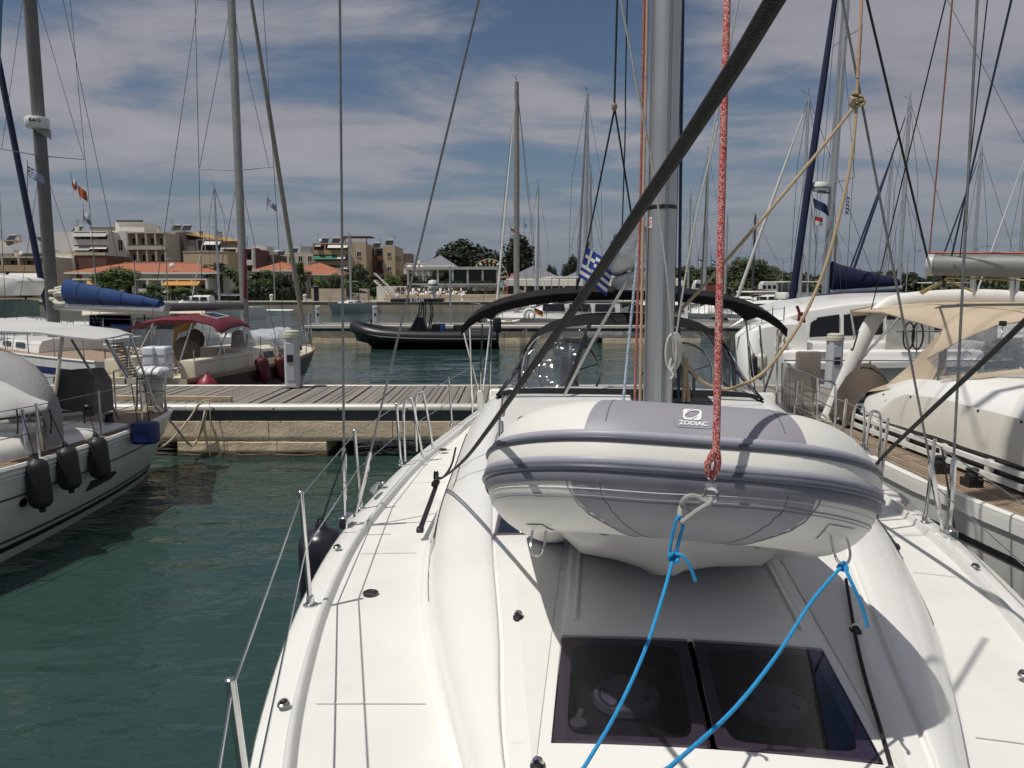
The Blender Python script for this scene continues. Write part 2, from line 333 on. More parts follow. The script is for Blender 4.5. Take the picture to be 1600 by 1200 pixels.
# ---------------------------------------------------------------- piers
def block(g, x0, x1, y0, y1, z0, z1, amp=.02, seed=0, nx=None):
    """a worn concrete block: front and top pushed about by noise"""
    nx = nx or max(4, int((x1 - x0) / .12)); nz = 4; ch = .008; rows = []
    prof = [(y0 + ch, z0)] + [(y0, lerp(z0 + ch, z1 - ch, j / nz)) for j in range(nz + 1)] + [(y0 + ch * 1.5, z1), (y1, z1), (y1, z0)]
    for i in range(nx + 1):
        xx = lerp(x0, x1, i / nx); r = []
        for j, (y, z) in enumerate(prof):
            n = noise.noise(Vector((xx * 5 + seed, y * 3, z * 7))) * amp
            if y > y0 + .2: n = 0
            r.append((xx, y + n, z + (n * 1.2 if j >= nz + 1 else 0)))
        rows.append(r)
    g.grid(rows, closed=True)
    n = len(prof); b = len(g.v) - n * (nx + 1); g.f += [tuple(b + k for k in range(n)), tuple(b + nx * n + k for k in range(n))[::-1]]
    return g
PY0, PY1, PZ_ = 13.07, 15.72, .91
pier = thing('pier', 'x', 'pier', (0, 14.4, 0)); del pier['label'], pier['category']; structure(pier)
g = G(); g.box(-40, 40, PY0 + .10, PY1 - .1, .60, .872); g.build('frame', SLATE, pier, world=True)
pl = [G().box(-.046, .046, PY0 + .075, PY1 - .07, .874, PZ_).mesh('plank', m, smooth=0, bev=.004) for m in PLANK]
x = -11.0; i = 0
while x < 11:
    o = bpy.data.objects.new('plank', random.choice(pl)); COL.objects.link(o); o.parent = pier
    o.location = (x - 0, -14.4 + random.uniform(-.012, .012), random.uniform(-.004, .004)); o.rotation_euler = (0, random.uniform(-.02, .02), random.uniform(-.0015, .0015)); x += .101; i += 1
for a, b in ((-40, -11.1), (11.05, 40)):
    g = G(); xx = a
    while xx < b - .14: g.box(xx, xx + .134, PY0 + .075, PY1 - .07, .874, PZ_); xx += .147
    stuff(g.build('planking', PLANK[0], pier, world=True, smooth=0))
LIP = M('pier_lip', (.60, .58, .53), .45, .2, var=.1, scale=4, dirt=.2)
for a in range(-8, 8):
    x0, x1 = a * 4.4 - 1.2, a * 4.4 + 3.19
    g = G(); rows = []
    for xx in (x0, x1): rows.append([(xx, PY0 + .075, .80), (xx, PY0 - .02, .80), (xx, PY0 - .055, .82), (xx, PY0 - .06, .865), (xx, PY0 - .035, .905), (xx, PY0 + .01, .918), (xx, PY0 + .075, .918)])
    g.grid(rows, closed=True); g.f += [tuple(range(7)), tuple(range(13, 6, -1))]; lip = g.build('edge_profile', LIP, pier, world=True, smooth=50)
    for k in range(4):
        bx = x0 + .5 + k * 1.1 + .1 * math.sin(a * 3 + k)
        g = G(); g.lathe([(.016, 0), (.016, .006), (.008, .008)], 8, Matrix.Translation((bx, PY0 - .061, .845)) @ Matrix.Rotation(PI / 2, 4, 'X')); g.build('bolt', BLK, lip, world=True)
g = G(); g.box(-40, 40, PY1 - .07, PY1 + .02, .74, .92); g.build('back_edge', LIP, pier, world=True, bev=.01)
g = G(); g.box(-40, 40, PY0 + .015, PY0 + .09, .62, .798); g.build('fascia', SLATE, pier, world=True)
x = -13.; k = 0
while x < 13:
    w = random.uniform(1.9, 2.7); g = G(); block(g, x, x + w - .012, PY0 - .02, PY1, .285 + random.uniform(-.01, .01), .625, .012, k); g.build('concrete_block', CONC, pier, world=True, smooth=50); x += w; k += 1
for a in (-11.2, -5.78, -.3, 5.2, 10.6):
    for j in range(3):
        g = G(); block(g, a + j * .86, a + j * .86 + .85, PY0 - .03, PY1 - .3, .075, .262, .010, j + a); g.build('concrete_block', CONC, pier, world=True, smooth=50)
    g = G(); block(g, a, a + 2.58, PY0 - .05, PY1 - .3, -.8, .065, .03, a); g.build('footing', CONW, pier, world=True, smooth=50)
# far pier
pier2 = thing('pier', 'x', 'pier', (0, 42, 0)); del pier2['label'], pier2['category']; structure(pier2)
g = G(); g.box(-10.9, 34, 40.75, 43.3, .62, .9); g.build('frame', SLATE, pier2, world=True)
g = G(); g.box(-11, 34, 40.62, 43.4, .905, .96); g.build('planking', PLANK[2], pier2, world=True)
g = G(); g.box(-11.1, 34, 40.55, 40.74, .78, .945); g.build('edge_profile', LIP, pier2, world=True, bev=.02)
x = -10.8; k = 0
while x < 30:
    w = 2.6; g = G(); block(g, x, x + w - .02, 40.66, 43.2, .27, .62, .03, k, 8); g.build('concrete_block', CONC, pier2, world=True)
    if k % 3 != 2 or k < 2: g = G(); block(g, x, x + w - .02, 40.64, 43.2, -.6, .25, .03, k + 9, 8); g.build('concrete_block', CONW if False else CONC, pier2, world=True)
    x += w; k += 1
# service pedestals
PED = M('pedestal_grey', (.47, .50, .52), .45, var=.06, scale=2, dirt=.15)
PEDC = M('pedestal_cap', (.50, .49, .40), .5, var=.08, scale=6)
def pedestal(p, h, w, label, group, steps=False):
    t = thing('service_pedestal', label, 'pedestal', p, 0, group)
    g = G(); c = w * .18
    pr = [(-w / 2 + c, -w / 2), (w / 2 - c, -w / 2), (w / 2, -w / 2 + c), (w / 2, w / 2 - c), (w / 2 - c, w / 2), (-w / 2 + c, w / 2), (-w / 2, w / 2 - c), (-w / 2, -w / 2 + c)]
    g.prism([(a, b, .02) for a, b in pr], (0, 0, h - .17)); g.build('column', PED, t, smooth=30)
    g = G(); g.box(-w * .6, w * .6, -w * .6, w * .6, 0, .025); g.build('base_plate', ALUD, t)
    g = G(); g.box(-w * .30, w * .30, -w * .5 - .012, -w * .5, h * .12, h * .78); g.build('door_panel', M('pedestal_door', (.40, .43, .45), .4, var=.05), t, bev=.006)
    g = G(); g.lathe([(w * .6, h - .15), (w * .64, h - .14), (w * .64, h - .07), (w * .58, h - .06), (w * .58, h - .02), (w * .4, h)], 18); g.build('light_cap', PEDC, t)
    g = G(); g.box(-w * .22, w * .22, -w * .5 - .03, -w * .5 - .013, h * .45, h * .58); g.build('socket', BLK, t, bev=.004)
    return t
pedestal(at(458, 604, 15.3), 1.13, .27, 'grey service pedestal on the wooden pier beside the red-fendered boat', 'pier pedestals')
q = at(1308, 600, 15.0); pedestal((q.x, 15.2, .91), 1.1, .27, 'grey service pedestal on the pier between white arch and catamaran', 'pier pedestals')
for px, lb in ((498, 'left of the two grey pedestals on the distant pier'), (587, 'right of the two grey pedestals on the distant pier, ahead of black boat bow')):
    q = at(px, 507, 42); pedestal((q.x, 42, .96), 1.0, .26, lb, 'far pier pedestals')
q = at(704, 508, 41.2); t = thing('pole', 'slim bare steel pole on the distant pier behind the black inflatable', 'pole', (q.x, 41.2, .95))
g = G(); g.tube([(0, 0, 0), (0, 0, 3.05)], .05, 8); g.build('shaft', ALU, t); g = G(); g.lathe([(.1, 0), (.1, .03), (.06, .05)], 10); g.build('foot', ALUD, t); g = G(); g.ball((0, 0, 3.1), .07, 8); g.build('finial', WHT, t)
q = at(478, 507, 41.4); t = thing('ladder', 'steel boarding ladder hoops at the end of the distant pier', 'ladder', (q.x, 41.5, .5))
for dx_ in (0, .35):
    g = G(); g.tube([(dx_, -.9, -.6), (dx_, -.9, .95), (dx_, -.8, 1.1), (dx_, -.5, 1.1), (dx_, -.42, .95), (dx_, -.42, .45)], .03, 6); g.build('hoop', STEEL, t)
for zz in (-.3, 0, .25): g = G(); g.tube([(0, -.9, zz), (.35, -.9, zz)], .02, 6); g.build('rung', STEEL, t)
# timber baulk, cleat and mooring lines on the near pier
g = G(); a = at(180, 622, 13.6); b = at(362, 623, 13.45); g.bar((a.x, a.y, .955), (b.x, b.y, .955), .10, .085)
solo(g, 'timber_baulk', M('baulk', (.42, .35, .24), .85, var=.2, scale=8, bump=.4, bscale=40, dirt=.2), 'long weathered timber baulk lying along the pier edge', 'timber', bev=.008)
ROPEW = rope_mat('cream_rope', (.52, .47, .37), (.40, .35, .26), 160)
def rope(pts, r, mat, label, group=None, name='rope', n=7, k=6, cat='rope'):
    g = G(); g.tube(smooth_path(pts, k) if k else pts, r, n); return solo(g, name, mat, label, cat, group)
def W(x, y, z): return Vector((x, y, z))
# ================================================================ the yacht we stand on: local x = to the right, y = aft, origin under the mast
TH = math.radians(6.45)
boat = thing('sailing_yacht', 'white sailing yacht in the foreground with grey mast, black sprayhood and bimini', 'yacht', (.862, 4.5, 0), -TH)
BI = WM[boat].inverted()
def LZ(px, py, z): return BI @ onz(px, py, z)
def LY(px, py, Y): return BI @ at(px, py, Y)
E_ = [(-5.0, .05), (-4.5, .45), (-3.5, 1.0), (-2.31, 1.48), (-1.36, 1.75), (-.63, 1.90), (.05, 2.0), (.8, 2.06), (2.2, 2.12), (4.4, 2.06), (7.3, 1.92)]
ZE = [(-5.0, 1.42), (-3.5, 1.38), (-2.3, 1.34), (0, 1.31), (2.2, 1.28), (4.4, 1.25), (7.3, 1.22)]
CB = [(-3.3, .30), (-2.8, .60), (-2.19, .84), (-1.6, 1.05), (-.98, 1.23), (0, 1.42), (1.4, 1.56), (2.9, 1.70), (4.2, 1.72)]
GR = [(-3.3, .10), (-2.9, .42), (-2.6, .575), (-1.7, .72), (-.8, .87), (.1, .99), (1.9, 1.20), (3.6, 1.32), (4.2, 1.33)]
ZT = [(-3.3, 1.375), (-2.9, 1.47), (-2.6, 1.52), (-1.8, 1.575), (-.8, 1.62), (0, 1.655), (2, 1.715), (3.6, 1.755), (4.2, 1.76)]
def catm(tab, x):
    xs = [a for a, _ in tab]; i = 0
    while i < len(xs) - 2 and x > xs[i + 1]: i += 1
    y = [b for _, b in tab]; x0, x1 = xs[i], xs[i + 1]; t = max(0, min(1, (x - x0) / (x1 - x0)))
    m0 = (y[i + 1] - y[i - 1]) / (xs[i + 1] - xs[i - 1]) if i else (y[1] - y[0]) / (xs[1] - xs[0])
    m1 = (y[i + 2] - y[i]) / (xs[i + 2] - xs[i]) if i + 2 < len(xs) else (y[-1] - y[-2]) / (xs[-1] - xs[-2])
    h = x1 - x0
    return (2 * t ** 3 - 3 * t * t + 1) * y[i] + (t ** 3 - 2 * t * t + t) * h * m0 + (-2 * t ** 3 + 3 * t * t) * y[i + 1] + (t ** 3 - t * t) * h * m1
def edge(v, s): return max(.03, catm(E_, v)) * (1 if s < 0 else .955)
def ztop(u, v): return catm(ZT, v) + .022 * (1 - (u / max(.3, catm(GR, v))) ** 2)
def zdeck(v): return catm(ZE, v) - .018
vs = [lerp(-5, 7.3, i / 70) for i in range(71)]
for s in (-1, 1):      # hull side, gunwale, toe rail and side deck of each side
    g = G(); g.grid([[(s * max(.02, edge(v, s) * lerp(1, .80, t ** 2.2) - (.25 * t if v < -3 else 0) * .0), v + (.45 * t if v < -4.4 else 0), lerp(catm(ZE, v) - .004, -.25, t)) for t in (0, .06, .3, .6, .85, 1)] for v in vs]); g.build('hull_side', GEL, boat)
    g = G(); g.grid([[(s * e, v, z) for e, z in ((E0, z0 - .012), (E0 - .008, z0), (E0 - .10, z0 + .004), (max(E0 - .112, 0), z0 + .004))] for v in vs for E0, z0 in [(edge(v, s), catm(ZE, v))]]); g.build('gunwale', GEL, boat, smooth=60)
    g = G(); g.grid([[(s * max(0, E0 - a), v, z0 + b) for a, b in ((.112, .002), (.116, .016), (.122, .022), (.136, .022), (.143, .014), (.149, -.006), (.160, -.018))] for v in vs for E0, z0 in [(edge(v, s), catm(ZE, v))]]); g.build('toe_rail', M('toe_rail_grey', (.60, .60, .585), .45, var=.05), boat, smooth=70)
    g = G(); rows = []
    for v in vs:
        o = edge(v, s) - .158; i = min(o - .01, catm(CB, v)) if v > -3.3 else 0; i = max(i, 0); o = max(o, .012)
        if v > 4.2: i = min(i, 1.62)
        rows.append([(s * lerp(o, i, t), v, zdeck(v) + .012 * t) for t in (0, .1, .25, .5, .75, .9, 1)])
    g.grid(rows); g.build('side_deck', NSK, boat)
    # coachroof flank: fillet, steep side, rounded shoulder, drain groove
    g = G(); rows = []
    for v in [lerp(-3.28, 4.2, i / 56) for i in range(57)]:
        b = min(catm(CB, v), edge(v, s) - .17); q = catm(GR, v); z0 = zdeck(v) + .012; z1 = ztop(q, v); hh = z1 - z0
        pr = [(b, z0), (b - .022, z0 + .006), (b - .04, z0 + .03 * hh / .28), (lerp(b, q, .14), z0 + hh * .38), (lerp(b, q, .24), z0 + hh * .60), (lerp(b, q, .40), z0 + hh * .79), (lerp(b, q, .62), z0 + hh * .92), (lerp(b, q, .84), z0 + hh * .985), (q + .016, z1 - .001), (q + .012, z1 - .004), (q + .008, z1 - .016), (q - .006, z1 - .016), (q - .010, z1 - .002)]
        rows.append([(s * a, v, z) for a, z in pr])
    g.grid(rows); g.build('coachroof_side', GEL, boat, smooth=55)
    # side window strip on the steep flank
    g = G(); rows = []
    for v in [lerp(-1.15, 2.9, i / 30) for i in range(31)]:
        b = catm(CB, v); q = catm(GR, v); z0 = zdeck(v) + .012; hh = ztop(q, v) - z0; k = min(1, (v + 1.15) / .8, (2.9 - v) / .4)
        rows.append([(s * (lerp(b, q, .125 - .02 * k + .04) + .008), v, z0 + hh * (.36 - .2 * k)), (s * (lerp(b, q, .16) + .010), v, z0 + hh * .38), (s * (lerp(b, q, .225) + .008), v, z0 + hh * (.38 + .19 * k))])
    g.grid(rows); g.build('side_window', DGL, boat)
vA, vB, hU = -2.415, -1.80, .477
def topstrip(v0, v1, n, uf):
    g = G(); rows = []
    for v in [lerp(v0, v1, i / n) for i in range(n + 1)]:
        q = catm(GR, v) - .010; rows.append([(u, v, ztop(u, v) - (.002 if abs(abs(u) - q) < 1e-6 else 0)) for u in uf(q)])
    g.grid(rows); g.build('coachroof', GEL, boat)
full = lambda q: [q * k / 12 for k in range(-12, 13)]
topstrip(-3.28, vA, 14, full); topstrip(vB, 4.2, 90, full)
topstrip(vA, vB, 12, lambda q: [lerp(-q, -hU, k / 5) for k in range(6)]); topstrip(vA, vB, 12, lambda q: [lerp(hU, q, k / 5) for k in range(6)])
# foredeck nose ahead of the coachroof
g = G(); g.grid([[(u, v, lerp(zdeck(v) + .012, ztop(0, -3.28), max(0, 1 - abs(u) / .3) * max(0, min(1, (v + 3.7) / .42)))) for u in (-.3, -.15, -.06, .06, .15, .3)] for v in (-3.9, -3.7, -3.5, -3.28)]); g.build('coachroof_nose', GEL, boat)
# non-skid panels beside the hatch and thin raised strips
for s in (-1, 1):
    g = G(); rows = []
    for v in [lerp(-2.75, -.85, i / 28) for i in range(29)]:
        o = catm(GR, v) - .075; rows.append([(s * lerp(.515, max(o, .53), t), v, ztop(lerp(.515, o, t), v) + .004) for t in (0, .25, .5, .75, 1)])
    g.grid(rows); g.build('nonskid_panel', NSK, boat)
    # side-deck joint
    for v in (-1.9, -.2, 1.6):
        g = G(); o, i = edge(v, s) - .20, min(catm(CB, v) + .04, edge(v, s) - .25); g.bar((s * o, v, zdeck(v) + .0055), (s * i, v + .03, zdeck(v) + .0155), .006, .002); g.build('deck_joint', M('joint_grey', (.66, .65, .62), .7), boat)
# raised plinth aft of the hatch with ridge mouldings
g = G(); rows = []
for v, k in ((-1.785, 0), (-1.76, 1), (-1.3, 1), (-.6, 1), (.1, 1), (.7, 1), (.75, 0)):
    rows.append([(u, v, ztop(u, v) + (.028 * k if abs(u) < .47 else -.004)) for u in (-.485, -.462, -.3, 0, .3, .462, .485)])
g.grid(rows); g.build('plinth', GEL, boat, smooth=50)
for s in (-1, 1):
    g = G(); g.tube([(s * .425, v, ztop(.42, v) + .030) for v in (-1.72, -1.2, -.5, .3, .7)], .011, 8, flat=.5); g.build('ridge_moulding', GEL, boat)
# foredeck hatch: two tinted panes over a dark well with round vents seen through
for nm, u0, u1, k in (('hatch', -.475, -.008, 0), ('hatch', .008, .475, 1)):
    sl_ = -.012 if k == 0 else .012
    zt = lambda u, v: ztop(u, v) + .012
    g = G(); g.slab([[(lerp(u0, u1, a), v, zt(lerp(u0, u1, a), v)) for a in (0, .5, 1)] for v in (vA, lerp(vA, vB, .5), vB)], .010)
    pane = g.build('hatch', glassy('hatch_glass', (.66, .64, .69), .012, .015), boat, bev=.003)
    # border print on the pane's underside, with rounded opening
    ro = []; ri = []; c0, c1 = (u0 + u1) / 2, (vA + vB) / 2; hw, hv = (u1 - u0) / 2, (vB - vA) / 2
    for i in range(48):
        a = 2 * PI * i / 48; ca, sa = math.cos(a), math.sin(a); n_ = 9
        sq = lambda w, h, p: (c0 + math.copysign(abs(ca) ** (2 / p) * w, ca), c1 + math.copysign(abs(sa) ** (2 / p) * h, sa))
        ro.append(sq(hw - .004, hv - .004, 40)); ri.append(sq(hw - .042, hv - .042, n_))
    rows = [[Vector((a, b, zt(a, b) - .0125)) for a, b in R_ + R_[:1]] for R_ in (ro, ri)]
    g = G(); g.grid(rows); g.build('border', M('hatch_border', (.20, .165, .20), .45, var=.1), pane)
    g = G(); g.grid([[Vector((a, b, zt(a, b) - .014)) for a, b in ri + ri[:1]], [Vector((lerp(a, c0, .05), lerp(b, c1, .05), zt(a, b) - .085)) for a, b in ri + ri[:1]]]); g.add([(lerp(a, c0, .05), lerp(b, c1, .05), zt(a, b) - .085) for a, b in ri], [tuple(range(48))])
    g.build('well', M('hatch_well', (.03, .03, .034), .7, var=.3, scale=6), pane)
    cx, cy = (c0 + .0, c1 + .03); z = zt(cx, cy)
    g = G(); g.lathe([(.115, z - .084), (.112, z - .06), (.09, z - .04), (.05, z - .034), (.01, z - .033)], 24, Matrix.Translation((cx, cy, 0))); vent = g.build('vent', M('vent_grey', (.24, .25, .28), .5), pane)
    for j in range(6):
        a = j * PI / 3 + .3; g = G(); g.ball((cx + .082 * math.cos(a), cy + .082 * math.sin(a), z - .041), .017, 8, (1, 1, .5)); g.build('vent_hole', BLK, vent)
    if k == 0:
        g = G(); g.lathe([(.03, 0), (.03, .012), (.02, .018)], 14, Matrix.Translation((u0 + .075, vA + .14, zt(u0, vA) - .035))); g.bar((u0 + .075, vA + .15, zt(u0, vA) - .02), (u0 + .085, vA + .21, zt(u0, vA) - .02), .018, .008); g.build('latch', M('latch_grey', (.22, .23, .22), .4), pane)
g = G(); g.box(-.49, .49, vA - .014, vB + .010, ztop(0, -2.2) - .17, ztop(0, vA) - .13); g.build('hatch_tray', M('hatch_well'  , (.06, .06, .06)), boat)
# more tinted roof windows: two beside the plinth, one strip each side near the sprayhood
def roofpane(u0, u1, v0, v1, sk=0, name='roof_window'):
    g = G(); g.slab([[(lerp(u0, u1, a) + sk * b, lerp(v0, v1, b), ztop(lerp(u0, u1, a), lerp(v0, v1, b)) + .010) for a in (0, .5, 1)] for b in (0, .5, 1)], .014); w = g.build(name, DGL, boat, bev=.003)
    g = G(); P = [(u0 - .012, v0 - .012), (u1 + .012, v0 - .012), (u1 + .012 + sk, v1 + .012), (u0 - .012 + sk, v1 + .012)]
    g.tube([(a, b, ztop(a, b) + .004) for a, b in P], .009, 5, closed=True); g.build('frame', M('window_frame', (.16, .13, .16), .4), w); return w
roofpane(-.86, -.535, -.72, .25, -.06); roofpane(.535, .82, -.72, .25, .06)
w1 = roofpane(-1.13, -.50, 1.20, 1.62, -.03); roofpane(.50, 1.13, 1.20, 1.62, .03)
q = LZ(822, 658, 1.74); g = G(); g.ball((q.x, q.y, ztop(q.x, q.y) + .015), .085, 14, (1, .6, .6)); g.build('vent_cowl', BLK, w1)
# second deck hatch with opened black frame, left of the mast foot
# ---------------------------------------------------------------- cockpit floor and stern so the boat is whole
g = G(); g.box(-1.62, 1.62, 4.2, 7.25, .78, .84); g.build('cockpit_sole', TEAK, boat)
for s in (-1, 1):
    g = G(); g.box(s * 1.3 - .33, s * 1.3 + .33, 4.25, 7.2, .84, 1.5); g.build('coaming', GEL, boat, bev=.06, bseg=3)
g = G(); g.box(-1.6, 1.6, 4.12, 4.24, .8, 1.74); g.build('bulkhead', GEL, boat, bev=.02)
g = G(); g.box(-1.8, 1.8, 7.24, 7.32, -.2, 1.2); g.build('transom', GEL, boat)
for s in (-1, 1):
    t = G(); c = Vector((s * .75, 5.9, 1.75)); t.tube([c + Vector((.42 * math.cos(a), .02, .42 * math.sin(a))) for a in [2 * PI * i / 28 for i in range(28)]], .016, 8, closed=True)
    for a in range(5): t.tube([c, c + Vector((.42 * math.cos(a * 1.2566 + .3), .02, .42 * math.sin(a * 1.2566 + .3)))], .008, 5)
    t.build('steering_wheel', STEEL, boat)
    g = G(); g.box(s * .75 - .13, s * .75 + .13, 6.0, 6.28, .84, 1.95); g.build('helm_pedestal', WHT, boat, bev=.04, bseg=2)
# companionway garage hatch with black grab frame
q = LZ(1005, 615, 1.76); g = G(); g.box(-.02, .78, 3.05, 3.75, 1.74, 1.80); hb = g.build('sliding_hatch', M('smoked_hatch', (.02, .022, .026), .2, var=.2), boat, bev=.015)
g = G(); g.tube([(.1, 3.7, 1.80), (.1, 3.7, 1.98), (.16, 3.7, 2.02), (.6, 3.7, 2.02), (.66, 3.7, 1.98), (.66, 3.7, 1.80)], .018, 8); g.build('grab_frame', BLK, hb)
# ---------------------------------------------------------------- sprayhood
def arch(v, w, zb, zt_, n=21, e=2.6, off=0):
    return [Vector((w * math.copysign(abs(math.cos(a)) ** (2 / e), math.cos(a)) + off, v, zb + (zt_ - zb) * abs(math.sin(a)) ** (2 / e))) for a in [PI - PI * i / (n - 1) for i in range(n)]]
sp_root = G()
f0 = arch(3.40, 1.36, 1.745, 1.80, e=5, off=-.05); f1 = arch(4.15, 1.20, 1.75, 2.58, e=3.2, off=-.05); f2 = arch(4.65, 1.22, 1.75, 2.60, e=3.2, off=-.05); f3 = arch(5.15, 1.24, 1.72, 2.54, e=3.2, off=-.05)
g = G(); g.slab([f1, f2, f3], .012); hood = g.build('sprayhood', CANB, boat, smooth=60)
g = G(); g.slab([f1, [lerp(a, b, .11) for a, b in zip(f1, f0)]], .012, (0, -.3, .3)); g.build('front_hem', CANB, hood)
g = G(); g.slab([[lerp(a, b, .93) for a, b in zip(f1, f0)], [lerp(a, b, 1.0) for a, b in zip(f1, f0)]], .012, (0, -.3, .3)); g.build('lower_hem', CANB, hood)
CLEAR = glassy('clear_vinyl', (.86, .88, .90), .06, .05, wrinkle=.55, wscale=2.0)
def panepart(i0, i1, nm='window'):
    rows = []
    for k in range(7):
        t = .10 + .83 * k / 6
        rows.append([lerp(f1[i], f0[i], t) + Vector((0, -.02 * math.sin(PI * k / 6) * (1 + .6 * math.sin(i * 2.1)), 0)) for i in range(i0, i1 + 1)])
    g = G(); g.grid(rows); g.build(nm, CLEAR, hood, smooth=80)
panepart(1, 9); panepart(11, 19)
for i in (0, 1, 9, 11, 19, 20):
    g = G(); g.tube([lerp(f1[i], f0[i], t) + Vector((0, -.012, .005)) for t in (.1, .4, .7, 1.0)], .026, 6, flat=.4); g.build('seam_strip', CANB, hood)
# side panes
for s, i in ((-1, 0), (1, 20)):
    g = G(); rows = [[Vector((f1[i].x, lerp(4.15, 5.1, t), lerp(1.78, 2.40, k))) for t in (0, .33, .66, 1)] for k in (0, .5, 1)]; g.grid(rows); g.build('side_window', CLEAR, hood)
g = G(); g.tube(arch(4.16, 1.185, 1.75, 2.53, e=3.2, off=-.05), .014, 6); g.build('hoop', STEEL, hood)
g = G(); g.tube(arch(5.14, 1.225, 1.5, 2.585, e=3.2, off=-.05), .014, 6); g.build('hoop', STEEL, hood)
# rolled centre window held by a strap
g = G(); g.tube([lerp(f1[i], f0[i], .2) + Vector((0, -.03, -.03)) for i in (9, 10, 11)], .045, 8, flat=.8); g.build('rolled_window', M('vinyl_roll', (.16, .17, .18), .12, var=.4, scale=14), hood)
# ---------------------------------------------------------------- bimini
b0 = arch(4.55, 1.98, 2.16, 2.86, e=2.5, off=-.10); b1 = arch(5.3, 2.0, 2.26, 2.93, e=2.5, off=-.10); b2 = arch(6.3, 2.0, 2.26, 2.92, e=2.5, off=-.10); b3 = arch(7.1, 1.96, 2.16, 2.84, e=2.5, off=-.10)
sub = lambda r: r[2:-2]
g = G(); g.slab([sub(b0), sub(b1), sub(b2), sub(b3)], .014); bim = g.build('bimini', CANB, boat, smooth=60)
g = G(); g.slab([sub(b0), [p + Vector((0, .03, -.10)) for p in sub(b0)]], .014, (0, 1, 0)); g.build('valance', CANB, bim, smooth=60)
for v, w in ((4.58, 1.96), (6.9, 1.94)):
    g = G(); g.tube([Vector((-1.98, 6.0, 1.27))] + arch(v, w, 2.16, 2.835, e=2.5, off=-.10)[2:-2] + [Vector((1.80, 6.0, 1.27))], .014, 6); g.build('bow_tube', STEEL, bim)
for s in (-1, 1):
    for v0, v1 in ((5.3, 4.6), (5.9, 5.6), (6.9, 6.5)):
        g = G(); g.tube([(s * 1.94 - .05, v0, 1.27), (s * 1.80 - .10, v1, 2.42)], .012, 6); g.build('strut', STEEL, bim)
    g = G(); g.box(s * 1.84 - .04 - .05, s * 1.84 + .04 - .05, 5.33, 5.40, 1.27, 1.56); g.build('strut_socket', WHT, bim, bev=.01)
# ---------------------------------------------------------------- mast, boom, standing rigging
rake = .012
mz = 1.66; g = G(); rows = []
for z in [mz + i * .9 for i in range(18)]:
    rows.append([(.085 * math.copysign(abs(math.cos(a)) ** .85, math.cos(a)), .125 * math.sin(a) + (z - mz) * rake, z) for a in [2 * PI * i / 28 for i in range(28)]])
g.grid(rows, closed=True); mast = g.build('mast', ALU, boat, smooth=60)
for u in (.012, .026, .082, -.078):
    vv = -.125 * math.sqrt(max(0, 1 - (u / .086) ** 2)) - .002
    g = G(); g.tube([(u, vv, mz + .02), (u, vv + 15.2 * rake, mz + 15.2)], .0035, 4); g.build('mast_groove', M('groove_dark', (.16, .17, .17), .6), mast)
z0 = 2.9 + (450 - 326) / 1200 * 4.4
g = G(); g.lathe([(1.015, z0 - .012), (1.03, z0 - .010), (1.03, z0 + .010), (1.015, z0 + .012)], 28, Matrix.Translation((0, (z0 - mz) * rake, 0)) @ Matrix.Diagonal((.0865, .1265, 1, 1)), cap=False); g.build('mast_band', BLK, mast)
# warning sticker with red print
zs = z0 - .085; g = G(); a0, a1 = math.radians(206), math.radians(229)
pt = lambda a, z, k=1.012: (.085 * math.copysign(abs(math.cos(a)) ** .85, math.cos(a)) * k, .125 * math.sin(a) * k + (z - mz) * rake, z)
g.grid([[pt(lerp(a0, a1, t), z) for t in (0, .33, .66, 1)] for z in (zs - .03, zs + .03)]); st = g.build('sticker', M('sticker_white', (.72, .68, .64), .5), mast)
for k in range(5):
    g = G(); zz = zs + .016 - k * .0085; g.grid([[pt(lerp(lerp(a0, a1, .1), lerp(a0, a1, .9 - .15 * (k % 3)), t), z, 1.02) for t in (0, .5, 1)] for z in (zz, zz + .0045)]); g.build('print_line', M('sticker_red', (.55, .12, .10), .5), st)
g = G(); g.box(-.17, .17, -.2, .2, mz - .01, mz + .035); g.build('mast_step', STEEL, boat, bev=.01)
for z, L_ in ((6.6, 1.0), (11.2, .8)):
    for s in (-1, 1): g = G(); g.bar((0, .1 + (z - mz) * rake, z), (s * L_, .45, z + .05), .09, .03); g.build('spreader', ALU, mast)
# boom carries a grey striped sail cover, swung slightly to the left
bd = Vector((-.03, 1, 0)).normalized(); bo = Vector((-.02, .16, 2.96))
g = G(); g.tube([bo + bd * t for t in (0, 4.6)], .06, 12, flat=1.3); boom = g.build('boom', ALU, boat)
COV = M('sail_cover_grey', (.34, .36, .38), .85, var=.1, scale=5, bump=.4, bscale=20)
g = G(); rows = []
for i in range(13):
    t = i / 12; c = bo + bd * (.15 + 4.3 * t) + Vector((-.09 * (1 - t), 0, .10)); hh = lerp(.22, .16, t)
    rows.append([c + Vector((lerp(.15, .10, t) * math.cos(a) * (1 + .06 * math.sin(i * 2 + a * 3)), 0, hh * .5 + hh * .5 * math.sin(a) + .01 * math.sin(i * 3))) for a in [2 * PI * k / 16 for k in range(16)]])
g.grid(rows, closed=True); g.f += [tuple(range(16)), tuple(12 * 16 + k for k in range(16))[::-1]]; cov = g.build('sail_cover', COV, boom, smooth=60)
for k in range(4):
    g = G(); pts = []
    for i in range(13):
        t = i / 12; c = bo + bd * (.15 + 4.3 * t) + Vector((-.09 * (1 - t), 0, .10)); hh = lerp(.22, .16, t); a = PI + (.55 - k * .36); pts.append(c + Vector((lerp(.156, .105, t) * math.cos(a), 0, hh * .5 + hh * .51 * math.sin(a))))
    g.tube(pts, .022, 5, flat=.35); g.build('cover_stripe', M('stripe_blue_grey', (.17, .21, .29), .85), cov)
